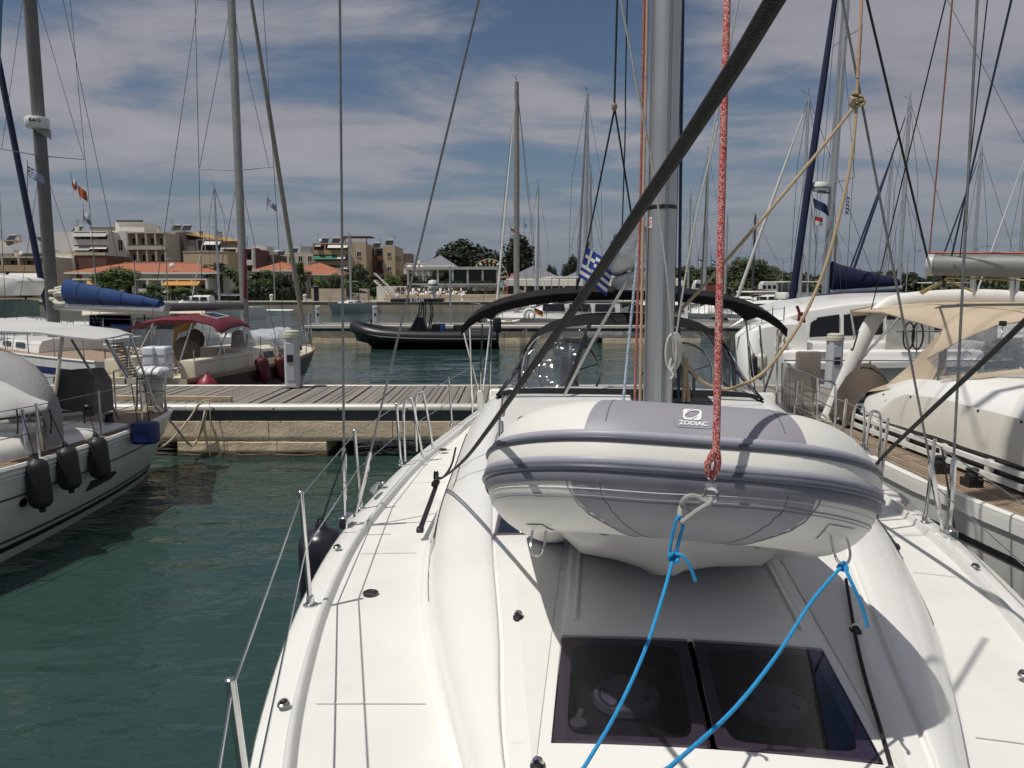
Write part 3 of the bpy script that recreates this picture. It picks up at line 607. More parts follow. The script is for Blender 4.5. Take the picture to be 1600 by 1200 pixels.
def chain(px1, py1, Yw, base, r, nm='shroud', mat=WIRE):
    top = LY(px1, py1, Yw); b = Vector(base); d = (top - b); g = G(); g.tube([b + d * .12, b + d * 2.3], r, 6); sh = g.build(nm, mat, boat)
    g = G(); g.tube([b, b + d * .035], .010, 6); g.build('toggle', STEEL, sh)
    g = G(); g.tube([b + d * .035, b + d * .07, b + d * .125, b + d * .14], [.016, .019, .019, .009], 8); g.build('turnbuckle', STEEL, sh); return sh
cpl = LZ(541, 818, 1.32); cpr = LZ(1482, 838, 1.31)
for c, s in ((cpl, -1), (cpr, 1)):
    g = G(); g.box(c.x - .03, c.x + .03, c.y - .07, c.y + .07, c.z - .02, c.z + .06); g.build('chainplate', STEEL, boat, bev=.008)
chain(531, 0, 5.2, cpl + Vector((0, -.03, .05)), .0085); chain(748, 0, 4.7, cpl + Vector((.05, .05, .05)), .0075)
chain(1527, 0, 5.1, cpr + Vector((.02, .03, .05)), .0085); chain(1316, 0, 4.9, cpr + Vector((-.05, -.03, .05)), .0075)
# ---------------------------------------------------------------- stanchions and lifelines
def stanchion(base, top, r=.0125):
    b, t_ = Vector(base), Vector(top); g = G(); g.tube([b, t_], r, 10); o = g.build('stanchion', STEEL, boat)
    g = G(); g.lathe([(.036, 0), (.036, .008), (.02, .014), (.018, .05), (.014, .055)], 12, Matrix.Translation(b)); g.build('stanchion_base', STEEL, o)
    g = G(); g.ball(t_, r * 1.05, 8, (1, 1, .5)); g.build('cap', STEEL, o)
    return b, t_
def spot(px, py, s, up=.60, z=1.325):
    b = LZ(px, py, z); b.z = catm(ZE, b.y) + .002; return b, b + Vector((s * .03, 0, up))
L0 = (Vector((-1.05, -3.28, 1.37)), LY(360, 1062, 1.62)); L0 = (Vector((L0[1].x + .06, L0[1].y, 1.37)), L0[1])
L1 = spot(485, 946, -1, .585); L2 = spot(563, 790, -1, .585); L3 = spot(626, 720, -1, .58); L4 = spot(706, 655, -1, .58)
PS = [stanchion(*L0, r=.0125), stanchion(*L1), stanchion(*L2), stanchion(*L3), stanchion(*L4)]
def line(pts, r=.004, nm='lifeline', mat=STEEL):
    g = G(); g.tube(pts, r, 6); g.build(nm, mat, boat)
bowl = Vector((-.42, -4.85, 2.02))
tops = [bowl] + [t_ - Vector((0, 0, .03)) for _, t_ in PS] + [Vector((-2.02, 6.9, 1.85))]; mids = [bowl - Vector((0, 0, .3))] + [lerp(b, t_, .5) for b, t_ in PS] + [Vector((-2.02, 6.9, 1.55))]
for a, b in zip(tops, tops[1:]): line([a, b])
for a, b in zip(mids, mids[1:]): line([a, b])
# boarding gate hoops at the third post
for s, c in ((-1, PS[3][0]),):
    for k, dv in enumerate((.16, .62)):
        a = c + Vector((.0, dv, 0)); g = G(); g.tube(smooth_path([a, a + Vector((-.01, .01, .40)), a + Vector((.0, .03, .56)), a + Vector((.03, .06, .59)), a + Vector((.06, .09, .55)), a + Vector((.12, .18, .05)), a + Vector((.12, .18, 0))], 5), .0125, 8); g.build('gate_hoop', STEEL, boat)
RS = []
for px, py in ((1445, 812), (1375, 760)): RS.append(stanchion(*spot(px, py, 1, .585)))
for v in (-2.2, -3.4):
    b = Vector((edge(v, 1) - .04, v, catm(ZE, v))); RS.insert(0, stanchion(b, b + Vector((.03, 0, .6))))
for v in (3.0, 4.6): b = Vector((edge(v, 1) - .04, v, catm(ZE, v))); RS.append(stanchion(b, b + Vector((.03, 0, .58))))
RS.sort(key=lambda q: q[0].y); bowr = Vector((.42, -4.85, 2.02))
tops = [bowr] + [t_ - Vector((0, 0, .03)) for _, t_ in RS]; mids = [bowr - Vector((0, 0, .3))] + [lerp(b, t_, .5) for b, t_ in RS]
for a, b in zip(tops, tops[1:]): line([a, b])
for a, b in zip(mids, mids[1:]): line([a, b])
for px in (1372, 1347):
    b = LZ(px, 752 if px > 1360 else 735, 1.3); a = b; g = G(); g.tube(smooth_path([a, a + Vector((.0, .02, .5)), a + Vector((-.04, .05, .58)), a + Vector((-.075, .07, .5)), a + Vector((-.09, .10, 0))], 5), .0125, 8); g.build('gate_hoop', STEEL, boat)
g = G(); g.tube(smooth_path([(-.50, -4.25, 1.4), (-.47, -4.6, 2.0), (-.35, -5.0, 2.05), (0, -5.25, 2.05), (.35, -5.0, 2.05), (.47, -4.6, 2.0), (.50, -4.25, 1.4)], 6), .0125, 8); g.build('pulpit', STEEL, boat)
# ---------------------------------------------------------------- deck fittings
def disc(px, py, z, r, mat=STEEL, nm='deck_fitting', h=.012, local=None):
    q = local or LZ(px, py, z); g = G(); g.lathe([(r, 0), (r * .96, h * .6), (r * .72, h), (r * .66, h * .6), (r * .1, h * .55)], 18, Matrix.Translation(q)); o = g.build(nm, mat, boat); return o, q
for px, py, z in ((443, 1102, 1.345), (527, 856, 1.325), (1524, 886, 1.325), (1600, 1056, 1.33)): 
    o, q = disc(px, py, z + .006, .024, M('ring_steel', (.32, .32, .31), .3, 1))
    g = G(); g.tube([q + Vector((.016 * math.cos(a), .016 * math.sin(a), .012 + .004 * math.sin(a))) for a in [2 * PI * i / 12 for i in range(12)]], .004, 6, closed=True); g.build('lifting_ring', MATS['ring_steel'], o)
for px, py, z in ((579, 927, 1.315), (692, 703, 1.29)): disc(px, py, z, .042, M('dark_fitting', (.10, .09, .08), .3, .8), 'deck_filler')
for px, py in ((596, 756),): disc(px, py, 1.325, .04)
def cleat(px, py, z):
    q = LZ(px, py, z); g = G(); e = edge(q.y + .1, q.x) - edge(q.y - .1, q.x); d = Vector((math.copysign(e, q.x), .2, 0)).normalized()
    g.tube([q + d * -.12 + Vector((0, 0, .045)), q + d * -.07 + Vector((0, 0, .04)), q + d * .07 + Vector((0, 0, .04)), q + d * .12 + Vector((0, 0, .045))], [.01, .017, .017, .01], 8)
    for k in (-.035, .035): g.tube([q + d * k, q + d * k + Vector((0, 0, .04))], .014, 8)
    g.build('cleat', ALU, boat)
cleat(585, 770, 1.325); cleat(1413, 788, 1.32)
for px, py in ((582, 765),): 
    q = LZ(px, py, 1.33)
# padeyes on the coachroof
for px, py in ((810, 972), (840, 1180), (1336, 994), (1392, 1199)):
    q = LZ(px, py, 1.57); q.z = ztop(q.x, q.y); g = G(); g.lathe([(.028, 0), (.027, .008), (.018, .015)], 14, Matrix.Translation(q) @ Matrix.Diagonal((.8, 1.15, 1, 1))); o = g.build('padeye', BLK, boat)
    g = G(); g.tube([q + Vector((.013 * math.cos(a), 0, .012 + .016 * math.sin(a))) for a in [PI * i / 8 for i in range(9)]], .006, 6); g.build('ring', STEEL, o)
# genoa tracks on the coachroof flank with their cars
car = []
for s in (-1, 1):
    a, b = LZ(656, 829, 1.37), LZ(684, 752, 1.43)
    if s > 0: a, b = Vector((-a.x * .97, a.y, a.z)), Vector((-b.x * .97, b.y, b.z))
    d = (b - a); g = G(); g.bar(a, b, .032, .02); tr = g.build('genoa_track', BLK, boat, bev=.004)
    g = G(); g.bar(a - d * .01, a + d * .04, .045, .03); g.build('end_stop', BLK, tr, bev=.005)
    for k in range(9): g = G(); p = a + d * (.1 + k * .09); g.lathe([(.006, 0), (.006, .003)], 6, Matrix.Translation(p + Vector((0, 0, .0105)))); g.build('track_hole', M('hole_grey', (.10, .10, .10), .4, .5), tr)
    c = a + d * .86; g = G(); g.cbox(c + Vector((0, 0, .03)), .05, .10, .04); cr = g.build('track_car', BLK, boat, bev=.012, bseg=2)
    g = G(); g.lathe([(.032, -.014), (.036, -.01), (.026, 0), (.036, .01), (.032, .014)], 14, Matrix.Translation(c + Vector((0, .02, .085))) @ Matrix.Rotation(PI / 2, 4, 'Y')); g.build('sheave', BLK, cr)
    car.append(WM[boat] @ (c + Vector((0, .0, .085))))
# chrome handrails on the coachroof shoulder
for py0, py1, px0, px1 in ((725, 658, 779, 781), (655, 628, 783, 786)):
    a, b = LZ(px0, py0, 1.70), LZ(px1, py1, 1.72); a.z = ztop(a.x, a.y); b.z = ztop(b.x, b.y); u = Vector((0, 0, .05))
    g = G(); g.tube(smooth_path([a, a + u + (b - a) * .08, b + u - (b - a) * .08, b], 5), .012, 8); g.build('handrail', STEEL, boat)
# ================================================================ inflatable dinghy hung by its bow over the foredeck
PVG = M('pvc_grey', (.275, .273, .305), .5, var=.05, scale=3, bump=.05, bscale=8)
PVGD = M('pvc_grey_patch', (.26, .26, .295), .5, var=.05, scale=3)
PVW = M('pvc_white', (.72, .715, .67), .42, var=.03, scale=3, bump=.06, bscale=7, dirt=.07)
STR = M('strake_dark', (.085, .095, .125), .45, var=.12, scale=6)
STL = M('strake_lilac', (.34, .34, .40), .45, var=.05, scale=6)
BLUER = rope_mat('blue_rope', (.012, .24, .55), (.02, .31, .62), 420)
dg = thing('inflatable_dinghy', 'grey and white inflatable dinghy hung bow-first over the foredeck', 'dinghy')
TR, tilt = .213, math.radians(20.5)
nose = at(1072, 737, 2.215)
Md = Matrix.Translation(nose) @ Matrix.Rotation(-math.radians(7.5), 4, 'Z') @ Matrix.Rotation(math.radians(2.6), 4, 'Y') @ Matrix.Rotation(-tilt, 4, 'X') @ Matrix.Diagonal((.905, .935, .935, 1))
dg.matrix_world = Md; WM[dg] = Md
half = [(0, 0), (.19, .0), (.28, .022), (.37, .09), (.45, .205), (.495, .36), (.52, .56), (.53, .85), (.535, 1.25), (.535, 1.7)]
path = smooth_path([(-a, b, 0) for a, b in half[:0:-1]] + [(a, b, 0) for a, b in half], 6)
cum = [0]
for a, b in zip(path, path[1:]): cum.append(cum[-1] + (b - a).length)
mid = cum[-1] / 2; cum = [c - mid for c in cum]
def cpath(u):
    u = max(cum[0], min(cum[-1], u)); i = 0
    lo, hi = 0, len(cum) - 2
    while lo < hi:
        m_ = (lo + hi + 1) // 2
        if cum[m_] <= u: lo = m_
        else: hi = m_ - 1
    i = lo; t = (u - cum[i]) / max(1e-6, cum[i + 1] - cum[i]); p = path[i].lerp(path[i + 1], t)
    a = path[max(0, i - 1)]; b = path[min(len(path) - 1, i + 2)]; d = (b - a).normalized(); return p, Vector((d.y, -d.x, 0))
def T(u, ph, r=TR):
    p, n = cpath(u); ph = math.radians(ph); return p + n * (math.cos(ph) * r) + Vector((0, 0, math.sin(ph) * r))
def patch(nm, mat, f0, f1, ul, ur, nu=20, nph=14, r=TR):
    rows = []
    for j in range(nph + 1):
        ph = lerp(f0, f1, j / nph); a, b = ul(ph), ur(ph); rows.append([T(lerp(a, b, i / nu), ph, r) for i in range(nu + 1)])
    g = G(); g.grid(rows); return g.build(nm, mat, dg, smooth=60)
U1 = cum[-1]; top = lambda ph: .265; 
def low(ph): return interp([(-100, .12), (-78, .185), (-60, .232), (-45, .262), (-30, .279), (-5, .287)], ph)
patch('bow_panel', PVG, 16, 150, lambda p: -top(p), top, 24, 20)
patch('tube_top', PVW, 16, 180, lambda p: -U1, lambda p: -top(p), 80, 20); patch('tube_top', PVW, 16, 180, top, lambda p: U1, 80, 20)
patch('bow_panel_lower', PVG, -110, -11, lambda p: -low(p), low, 24, 16)
patch('tube_bottom', PVW, -180, -11, lambda p: -U1, lambda p: -low(p), 80, 22); patch('tube_bottom', PVW, -180, -12, low, lambda p: U1, 80, 22)
patch('white_band', PVW, -10, 16, lambda p: -U1, lambda p: U1, 180, 4, TR + .003)
us = [lerp(-U1, U1, i / 180) for i in range(181)]
def strake(nm, mat, ph0, ph1, h):
    g = G(); rows = []
    for u in us: rows.append([T(u, lerp(ph0, ph1, t), TR + .0045 + h * math.sin(PI * t) ** .7) for t in (0, .12, .3, .5, .7, .88, 1)])
    g.grid(rows); g.build(nm, mat, dg, smooth=60)
strake('rub_strake', STL, 17.5, 22.5, .003); strake('rub_strake', STR, 12, 17.5, .011)
strake('rub_strake', STL, -6, 0, .004); strake('rub_strake', STR, -11.5, -5.5, .012); strake('strake_shade', STR if False else M('strake_shadow_grey', (.17, .175, .21), .5), -20, -11, .004)  # last band: shade below the lower strake, put into its colour
# seams and folds on the fabric
for ph, k in ((-25, .0016), (-31, .0022), (-34, .0013)):
    g = G(); g.tube([T(u, ph + 1.2 * math.sin(u * 9), TR + .0005) for u in us[36:146]], k, 4); g.build('fold', PVW if ph == -25 else PVGD, dg)
for sgn in (-1, 1):
    g = G(); g.tube([T(sgn * (low(p) + .004), p, TR + .001) for p in range(-95, -10, 5)], .0022, 4); g.build('seam', PVGD, dg)
    g = G(); g.tube([T(sgn * (low(p) - .045), p, TR) for p in range(-95, -12, 5)], .0018, 4); g.build('seam', M('seam_dark', (.13, .13, .16), .6), dg)
    g = G(); g.tube([T(sgn * .235, p, TR) for p in range(32, 150, 6)], .0018, 4); g.build('seam', MATS['seam_dark'], dg)
    # end cones
    e, n = cpath(sgn * U1); g = G(); rows = []
    for d_, rr in ((0, TR), (.12, TR * .92), (.28, TR * .6), (.36, TR * .2), (.37, .01)):
        rows.append([e + Vector((TR * 0 + rr * math.cos(a), d_, rr * math.sin(a))) for a in [2 * PI * i / 20 for i in range(20)]])
    g.grid(rows, closed=True); g.build('tube_end', STR, dg, smooth=60)
# hull under the tubes, floor and transom
HULLG = M('hull_grp', (.36, .36, .365), .35, var=.03, scale=2)
g = G(); rows = []
for y, w, k, dp in ((.04, .20, -.20, 0), (.10, .34, -.255, .01), (.22, .42, -.295, .02), (.42, .45, -.315, .03), (.9, .46, -.32, .03), (1.3, .46, -.315, .03), (1.75, .46, -.31, .03)):
    rows.append([(-w, y + .10, -.175), (-w * .75, y + .03, lerp(-.175, k, .38) - dp), (-w * .4, y, lerp(-.175, k, .70)), (-.05, y, k + .012), (-.02, y, k - .006), (.02, y, k - .006), (.05, y, k + .012), (w * .4, y, lerp(-.175, k, .70)), (w * .75, y + .03, lerp(-.175, k, .38) - dp), (w, y + .10, -.175)])
g.grid(rows); g.build('hull', HULLG, dg, smooth=50)
g = G(); g.box(-.42, .42, .25, 1.74, -.15, -.13); g.build('floor', HULLG, dg)
g = G(); g.box(-.46, .46, 1.70, 1.74, -.3, .16); g.build('transom', M('transom_wood', (.34, .35, .36), .5), dg, bev=.01)
g = G(); g.box(-.45, .45, .95, 1.17, .12, .14); g.build('thwart', M('thwart', (.45, .44, .42), .5), dg, bev=.006)
# stainless D-rings on their patches at the two lower corners
dr = {}
def proj(p):
    d = p - Vector((0, 0, H)); z_ = d.y * CP - d.z * SP; return 800 + FPX * d.x / z_, 600 - FPX * (d.y * SP + d.z * CP) / z_
def seat(sgn, tx, ty):      # where on the tube the ring patch is glued
    return min(((proj(Md @ T(sgn * u, p, TR))[0] - tx) ** 2 + (proj(Md @ T(sgn * u, p, TR))[1] - ty) ** 2, u, p) for u in [.25 + .02 * i for i in range(22)] for p in range(-80, -30, 4))[1:]
for sgn, u_, ph_ in ((-1, *seat(-1, 843, 824)), (1, *seat(1, 1306, 838))):
    c = T(sgn * u_, ph_, TR + .004); nrm = (c - cpath(sgn * u_)[0]).normalized(); d_ = (cpath(sgn * (u_ + .05))[0] - cpath(sgn * (u_ - .05))[0]).normalized()
    g = G(); g.grid([[T(sgn * u_ + a * .055, ph_ + b * 9, TR + .004 + .004 * (1 - max(abs(a), abs(b)))) for a in (-1, -.5, 0, .5, 1)] for b in (-1, -.5, 0, .5, 1)]); pt_ = g.build('ring_patch', PVW, dg)
    dn = Vector((0, -.25, -1)).normalized(); a, b = c - d_ * .05 + nrm * .004, c + d_ * .05 + nrm * .004
    P = [a, a + dn * .04 + nrm * .01, c + dn * .07 - d_ * .025 + nrm * .015, c + dn * .07 + d_ * .025 + nrm * .015, b + dn * .04 + nrm * .01, b]
    g = G(); g.tube(smooth_path(P, 5), .0042, 8); g.build('d_ring', STEEL, pt_); dr[sgn] = Md @ (c + dn * .067 + nrm * .014)
# maker's emblem and name on the bow panel
def ondg(x, y, h=.0022):   # flat print wrapped on the panel: x along the bow, y up the tube
    ph = 28 + math.degrees(y / TR); return T(x, ph, TR + h)
PRW = M('print_white', (.82, .82, .82), .5, var=.02)
v, f = text_faces('ZODIAC', 1, .03); lx = -.004
x0, x1, y1 = min(p[0] for p in v), max(p[0] for p in v), max(p[1] for p in v)
g = G(); g.add([ondg(lx + ((a - x0) / (x1 - x0) - .5) * .090, b / y1 * .017 + .018) for a, b, c in v], f); g.build('name_print', PRW, dg, recalc=False, smooth=0)
n_ = 64; g = G(); sz = .030; idx = {}
def emb(x, y):
    if abs(x) > 1.05 or abs(y) > .92: return False
    sx_ = x - .10 * y
    rs = (abs(sx_) ** 5 + abs(y / .9) ** 5) < .95
    c_, s_ = math.cos(.62), math.sin(.62); ex, ey = (x * c_ + y * s_), (-x * s_ + y * c_)
    el = (ex / .92) ** 2 + (ey / .46) ** 2 < 1
    cut1 = abs(ey - .62) < .05 and ex > -.2 and x < .55; cut2 = abs(ey + .62) < .05 and ex < .2 and x > -.55
    return rs and not el and not cut1 and not cut2
for i in range(n_):
    for j in range(n_):
        x, y = lerp(-1.1, 1.1, (i + .5) / n_), lerp(-1, 1, (j + .5) / n_)
        if emb(x, y):
            h_ = 1.1 / n_; k_ = 1 / n_; g.add([ondg(lx + a * sz, .070 + b * sz * 1.15) for a, b in ((x - h_, y - k_), (x + h_, y - k_), (x + h_, y + k_), (x - h_, y + k_))], [(0, 1, 2, 3)])
g.build('emblem_print', PRW, dg, recalc=False, smooth=0)
g = G(); g.tube([ondg(lx + a, b, .001) for a, b in ((-.058, .03), (-.058, .014), (-.053, .008), (0, .008), (.053, .008), (.058, .014), (.058, .03))], .0011, 4); g.build('label_edge', PVGD, dg)
# ---------------------------------------------------------------- shackle, tow loop and blue lashings
Yb = (Md @ T(0, -31, TR + .02)).y
GREYR = rope_mat('grey_rope', (.36, .36, .34), (.29, .29, .27), 420)
def aloft(a, b, z): return Vector(a) + (Vector(a) - Vector(b)) * ((z - a[2]) / (a[2] - b[2]))      # carry a line on up the rig
def px_rope(pts, r, mat, label, name='rope', cat='rope', k=6, group=None):
    P = [at(*p) for p in pts]
    if pts[0][1] <= 0: P.insert(0, aloft(P[0], P[-1] if len(P) < 4 else P[2], 13.5))
    return rope(P, r, mat, label, group, name, 8, k, cat)
a = Yb
px_rope([(1078, 812, a + .03), (1070, 797, a - .01), (1066, 786, a - .035), (1075, 776, a - .045), (1088, 776, a - .045), (1098, 782, a - .05), (1106, 783, a - .055), (1110, 780, a - .06), (1108, 787, a - .07), (1095, 795, a - .07), (1078, 807, a - .065), (1067, 815, a - .06), (1063, 808, a - .05), (1063, 796, a - .03), (1068, 784, a + .0)], .0075, GREYR, 'short grey rope loop on the bow of the dinghy', 'tow_loop')
t = thing('snap_shackle', 'stainless snap shackle joining the red halyard to the grey rope loop', 'shackle', at(1111, 765, a - .05))
def Q(px, py, d=0): return at(px, py, a - .05 + d)
g = G(); g.tube(smooth_path([Q(1104, 762), Q(1101, 770), Q(1104, 779), Q(1112, 783), Q(1119, 779), Q(1121, 770), Q(1117, 763)], 5), .0052, 8); g.build('bow', STEEL, t, world=True)
g = G(); g.tube([Q(1103, 762), Q(1110, 759), Q(1118, 763)], [.009, .013, .009], 8); g.build('body', STEEL, t, world=True)
g = G(); g.tube([Q(1111, 759), Q(1112, 748)], .008, 8); g.build('swivel', STEEL, t, world=True)
g = G(); g.tube([Q(1112 + 6 * math.cos(x), 742 + 7 * math.sin(x)) for x in [2 * PI * i / 14 for i in range(14)]], .004, 6, closed=True); g.build('eye', STEEL, t, world=True)
REDR = rope_mat('red_white_rope', (.40, .016, .025), (.58, .46, .40), 420, .63)
hal = thing('halyard', 'red and white braided halyard holding up the dinghy', 'rope', at(1112, 740, a - .05))
g = G(); g.tube(smooth_path([at(1119, 700, a - .06), at(1127, 340, a + .06), at(1136, 0, a + .2), at(1148, -500, a + .62)], 8), .0098, 10); g.build('rope_run', REDR, hal, world=True)
for s in (-1, 1):
    g = G(); g.tube(smooth_path([at(1119, 700, a - .06), at(1116 + s * 5, 715, a - .06), at(1113 + s * 8, 728, a - .055), at(1112 + s * 5, 739, a - .05), at(1112, 744, a - .05)], 5), [.0100] * 10 + [.0095] * 11, 8); g.build('eye_splice', REDR, hal, world=True)
def knot(g, c, s):
    for i in range(3): g.tube([c + Vector((s * math.cos(x + i) * (1.0 - .15 * i), s * .6 * math.sin(2 * x + i), s * math.sin(x) * .9)) for x in [2 * PI * j / 16 for j in range(16)]], .0046, 6, closed=True)
bl = thing('lashing', 'bright blue cord tied to the grey loop at the dinghy bow', 'rope', at(1051, 870, a - .05))
g = G(); g.tube(smooth_path([at(1056, 868, a - .05), at(1061, 845, a - .05), at(1067, 822, a - .05), at(1064, 808, a - .055), at(1057, 812, a - .06), at(1050, 838, a - .055), at(1046, 866, a - .05)], 6), 0.0047, 8); g.build('loop', BLUER, bl, world=True)
g = G(); knot(g, at(1052, 871, a - .055), .013); g.build('knot', BLUER, bl, world=True)
g = G(); g.tube(smooth_path([at(1056, 866, a - .055), at(1066, 868, a - .065), at(1077, 882, a - .07), at(1083, 897, a - .07), at(1087, 908, a - .07)], 6), .0049, 8); g.build('tail', BLUER, bl, world=True)
g = G(); g.tube(smooth_path([at(1051, 875, a - .055), at(1036, 930, a - .14), at(1008, 1015, a - .27), at(965, 1110, a - .40), at(912, 1200, a - .52), at(850, 1300, a - .66), Vector((.1, .7, 1.44))], 8), 0.0047, 8); g.build('run', BLUER, bl, world=True)
br = thing('lashing', 'bright blue cord tied to the steel ring at the right corner of the dinghy', 'rope', dr[1])
c = dr[1]
g = G(); knot(g, c + Vector((-.002, -.006, -.012)), .012); g.build('knot', BLUER, br, world=True)
g = G(); g.tube(smooth_path([c + Vector((0, -.004, -.005)), at(1328, 905, c.y - .03), at(1342, 935, c.y - .04), at(1350, 958, c.y - .04), at(1356, 980, c.y - .04)], 6), .0049, 8); g.build('tail', BLUER, br, world=True)
g = G(); g.tube(smooth_path([c + Vector((0, -.004, -.008)), at(1268, 940, c.y - .12), at(1213, 1025, c.y - .30), at(1143, 1112, c.y - .48), at(1045, 1200, c.y - .66), at(930, 1300, c.y - .90), Vector((.18, .75, 1.44))], 8), 0.0047, 8); g.build('run', BLUER, br, world=True)
# ---------------------------------------------------------------- genoa roll, sheets and other running rigging
mastw = lambda z: WM[boat] @ Vector((0, (z - 1.66) * rake, z))
g = G(); g.tube([(0, -4.95, 1.75), (0, -4.3, 3.7), (0, -2.4, 9.4), (0, -.2, 16.0)], [.03, .055, .05, .03], 10); g.build('furled_genoa', M('genoa_white', (.66, .65, .62), .8, var=.08, scale=9), boat)
SHT = rope_mat('black_sheet', (.011, .011, .011), (.017, .016, .015), 600)
clew = WM[boat] @ Vector((.02, -4.25, 3.85))
ls = thing('genoa_sheet', 'thick black sheet running down from upper right to the left deck track', 'rope', car[0])
img = [(690, 747), (722, 722), (765, 668), (830, 576), (900, 478), (960, 388), (1010, 312), (1060, 238), (1110, 162), (1160, 84), (1215, -8)]
LL = [0]
for p, q in zip(img, img[1:]): LL.append(LL[-1] + math.hypot(p[0] - q[0], p[1] - q[1]))
ys = [1 / lerp(1 / 5.05, 1 / .5, d / LL[-1]) for d in LL]
for k, off in enumerate((Vector((-.0013, 0, -.0009)), Vector((.0013, 0, .0009)))):
    P = [at(*p, y) + off * y for p, y in zip(img, ys)]; g = G(); g.tube(smooth_path([car[0] + off * 2] + P + [at(1264, -84, .475), at(1330, -190, .44), at(1420, -330, .40)], 5) + [clew], .0062, 8); g.build('strand', SHT, ls, world=True)
rs_ = thing('genoa_sheet', 'black sheet slanting across the white yacht on the right', 'rope', car[1])
for k, off in enumerate((Vector((-.006, 0, -.008)), Vector((.006, 0, .008)))):
    P = [at(1372, 722, 4.75) + off, at(1440, 655, 3.9) + off, at(1520, 580, 3.15) + off, at(1600, 503, 2.62) + off, at(1720, 380, 2.1) + off, at(1800, 150, 1.5) + off]
    g = G(); g.tube(smooth_path([car[1] + off * .3] + P + [clew], 6), .0098, 8); g.build('strand', SHT, rs_, world=True)
# lazy end tied down the coachroof flank
px_rope([(690, 747, 5.0), (697, 741, 5.0), (706, 725, 5.3), (712, 700, 5.8)], .008, SHT, 'short black line leading aft from the left track car')
rope([onz(*p) for p in ((1322, 905, 1.635), (1336, 990, 1.605), (1352, 1060, 1.590), (1373, 1130, 1.575), (1392, 1196, 1.56), (1420, 1290, 1.535))], .007, SHT, 'dark control line through black padeyes right of the hatch')
# running lines along the mast
TANR = rope_mat('tan_rope', (.46, .36, .22), (.36, .27, .16), 300); ORG = rope_mat('orange_fleck_rope', (.48, .25, .14), (.50, .40, .30), 320)
WHR = rope_mat('white_rope', (.62, .61, .57), (.5, .49, .45), 320); BLWR = rope_mat('blue_white_rope', (.10, .22, .38), (.5, .55, .6), 260, .45); NAVR = rope_mat('navy_rope', (.012, .03, .07), (.04, .07, .12), 300); REDD = rope_mat('red_rope', (.35, .04, .03), (.45, .25, .2), 320)
px_rope([(1013, -80, 4.5), (1012, 0, 4.5), (1006, 300, 4.46), (1000, 627, 4.42)], .0085, ORG, 'orange flecked halyard close along the left side of the mast', 'halyard')
px_rope([(1008, -80, 4.55), (1007, 0, 4.55), (1000, 330, 4.5), (992, 627, 4.45)], .0075, REDD, 'red halyard outermost along the left side of the mast', 'halyard')
px_rope([(1003, 325, 4.8), (992, 440, 4.75), (983, 530, 4.7), (974, 627, 4.6)], .0085, BLWR, 'blue and white flecked line leading down left of the mast', 'halyard')
px_rope([(1003, 395, 6.2), (962, 470, 6.4), (925, 535, 6.6), (891, 600, 6.9), (882, 618, 7.1)], .0125, M('vang_rod', (.42, .42, .40), .5, .4), 'grey vang rod slanting from the boom down to the sprayhood foot', 'vang', cat='rod')
px_rope([(968, -10, 4.0), (990, 110, 4.05), (1012, 215, 4.1), (1028, 320, 4.15), (1042, 430, 4.2), (1052, 540, 4.3), (1056, 590, 4.35)], .0052, WHR, 'slack thin white line crossing in front of the mast', 'halyard')
px_rope([(1158, -20, 4.2), (1122, 190, 4.25), (1090, 330, 4.3), (1068, 450, 4.35), (1056, 530, 4.4)], .0052, WHR, 'thin white line slanting down to the right side of the mast', 'halyard')
px_rope([(1068, -60, 4.62), (1067, 0, 4.62), (1063, 330, 4.6), (1060, 627, 4.56)], .0095, NAVR, 'dark blue halyard along the right side of the mast', 'halyard')
px_rope([(1070, 560, 4.6), (1069, 590, 4.58), (1068, 627, 4.55)], .011, TANR, 'short tan line hanging beside the mast foot, left one', 'halyard')
px_rope([(1062, 545, 4.7), (1072, 575, 4.66), (1076, 627, 4.6)], .010, TANR, 'short tan line hanging beside the mast foot, right one', 'halyard')
g = G()
for i in range(5):
    c = at(1053, 545, 4.35) + Vector((.008 * (i - 2), .006 * i, .01 * math.sin(i * 2))); g.tube(smooth_path([c + Vector((.03 * math.sin(x), 0, .10 * math.cos(x) - .02)) for x in [2 * PI * j / 10 for j in range(11)]], 3), .007, 6)
g.tube(smooth_path([at(1049, 560, 4.33), at(1046, 575, 4.32), at(1052, 585, 4.31), at(1048, 592, 4.31)], 4), .007, 6)
solo(g, 'rope_coil', WHR, 'white rope coil hanging on the right side of the mast', 'rope')
px_rope([(1350, -60, 4.92), (1346, 0, 4.9), (1341, 100, 4.86), (1339, 150, 4.85)], .010, ORG, 'tan line running up from the knot on the starboard shroud', 'rope')
tn = thing('tan_line', 'tan line from the knot on the shroud down to the mast', 'rope', at(1340, 157, 4.85))
g = G(); c = at(1340, 156, 4.84)
for i in range(4): g.tube([c + Vector((.04 * math.cos(x + i) * (1 - .1 * i), .02 * math.sin(2 * x), .022 * math.sin(x + i * .7) + .01 * (i - 1.5))) for x in [2 * PI * j / 14 for j in range(14)]], .009, 6, closed=True)
g.build('knot', TANR, tn, world=True)
g = G(); g.tube(smooth_path([at(1336, 165, 4.85), at(1270, 248, 4.8), at(1180, 355, 4.7), at(1100, 446, 4.62), at(1056, 492, 4.56)], 6), .0105, 8); g.build('run', TANR, tn, world=True)
px_rope([(1338, 168, 4.85), (1332, 235, 4.8), (1318, 310, 4.75), (1295, 400, 4.7), (1268, 470, 4.65), (1236, 528, 4.6), (1195, 580, 4.55), (1158, 602, 4.5), (1128, 608, 4.5), (1098, 597, 4.5), (1078, 575, 4.52), (1064, 552, 4.55)], .0105, TANR, 'slack tan line sweeping from the shroud knot round to the mast foot', 'rope')
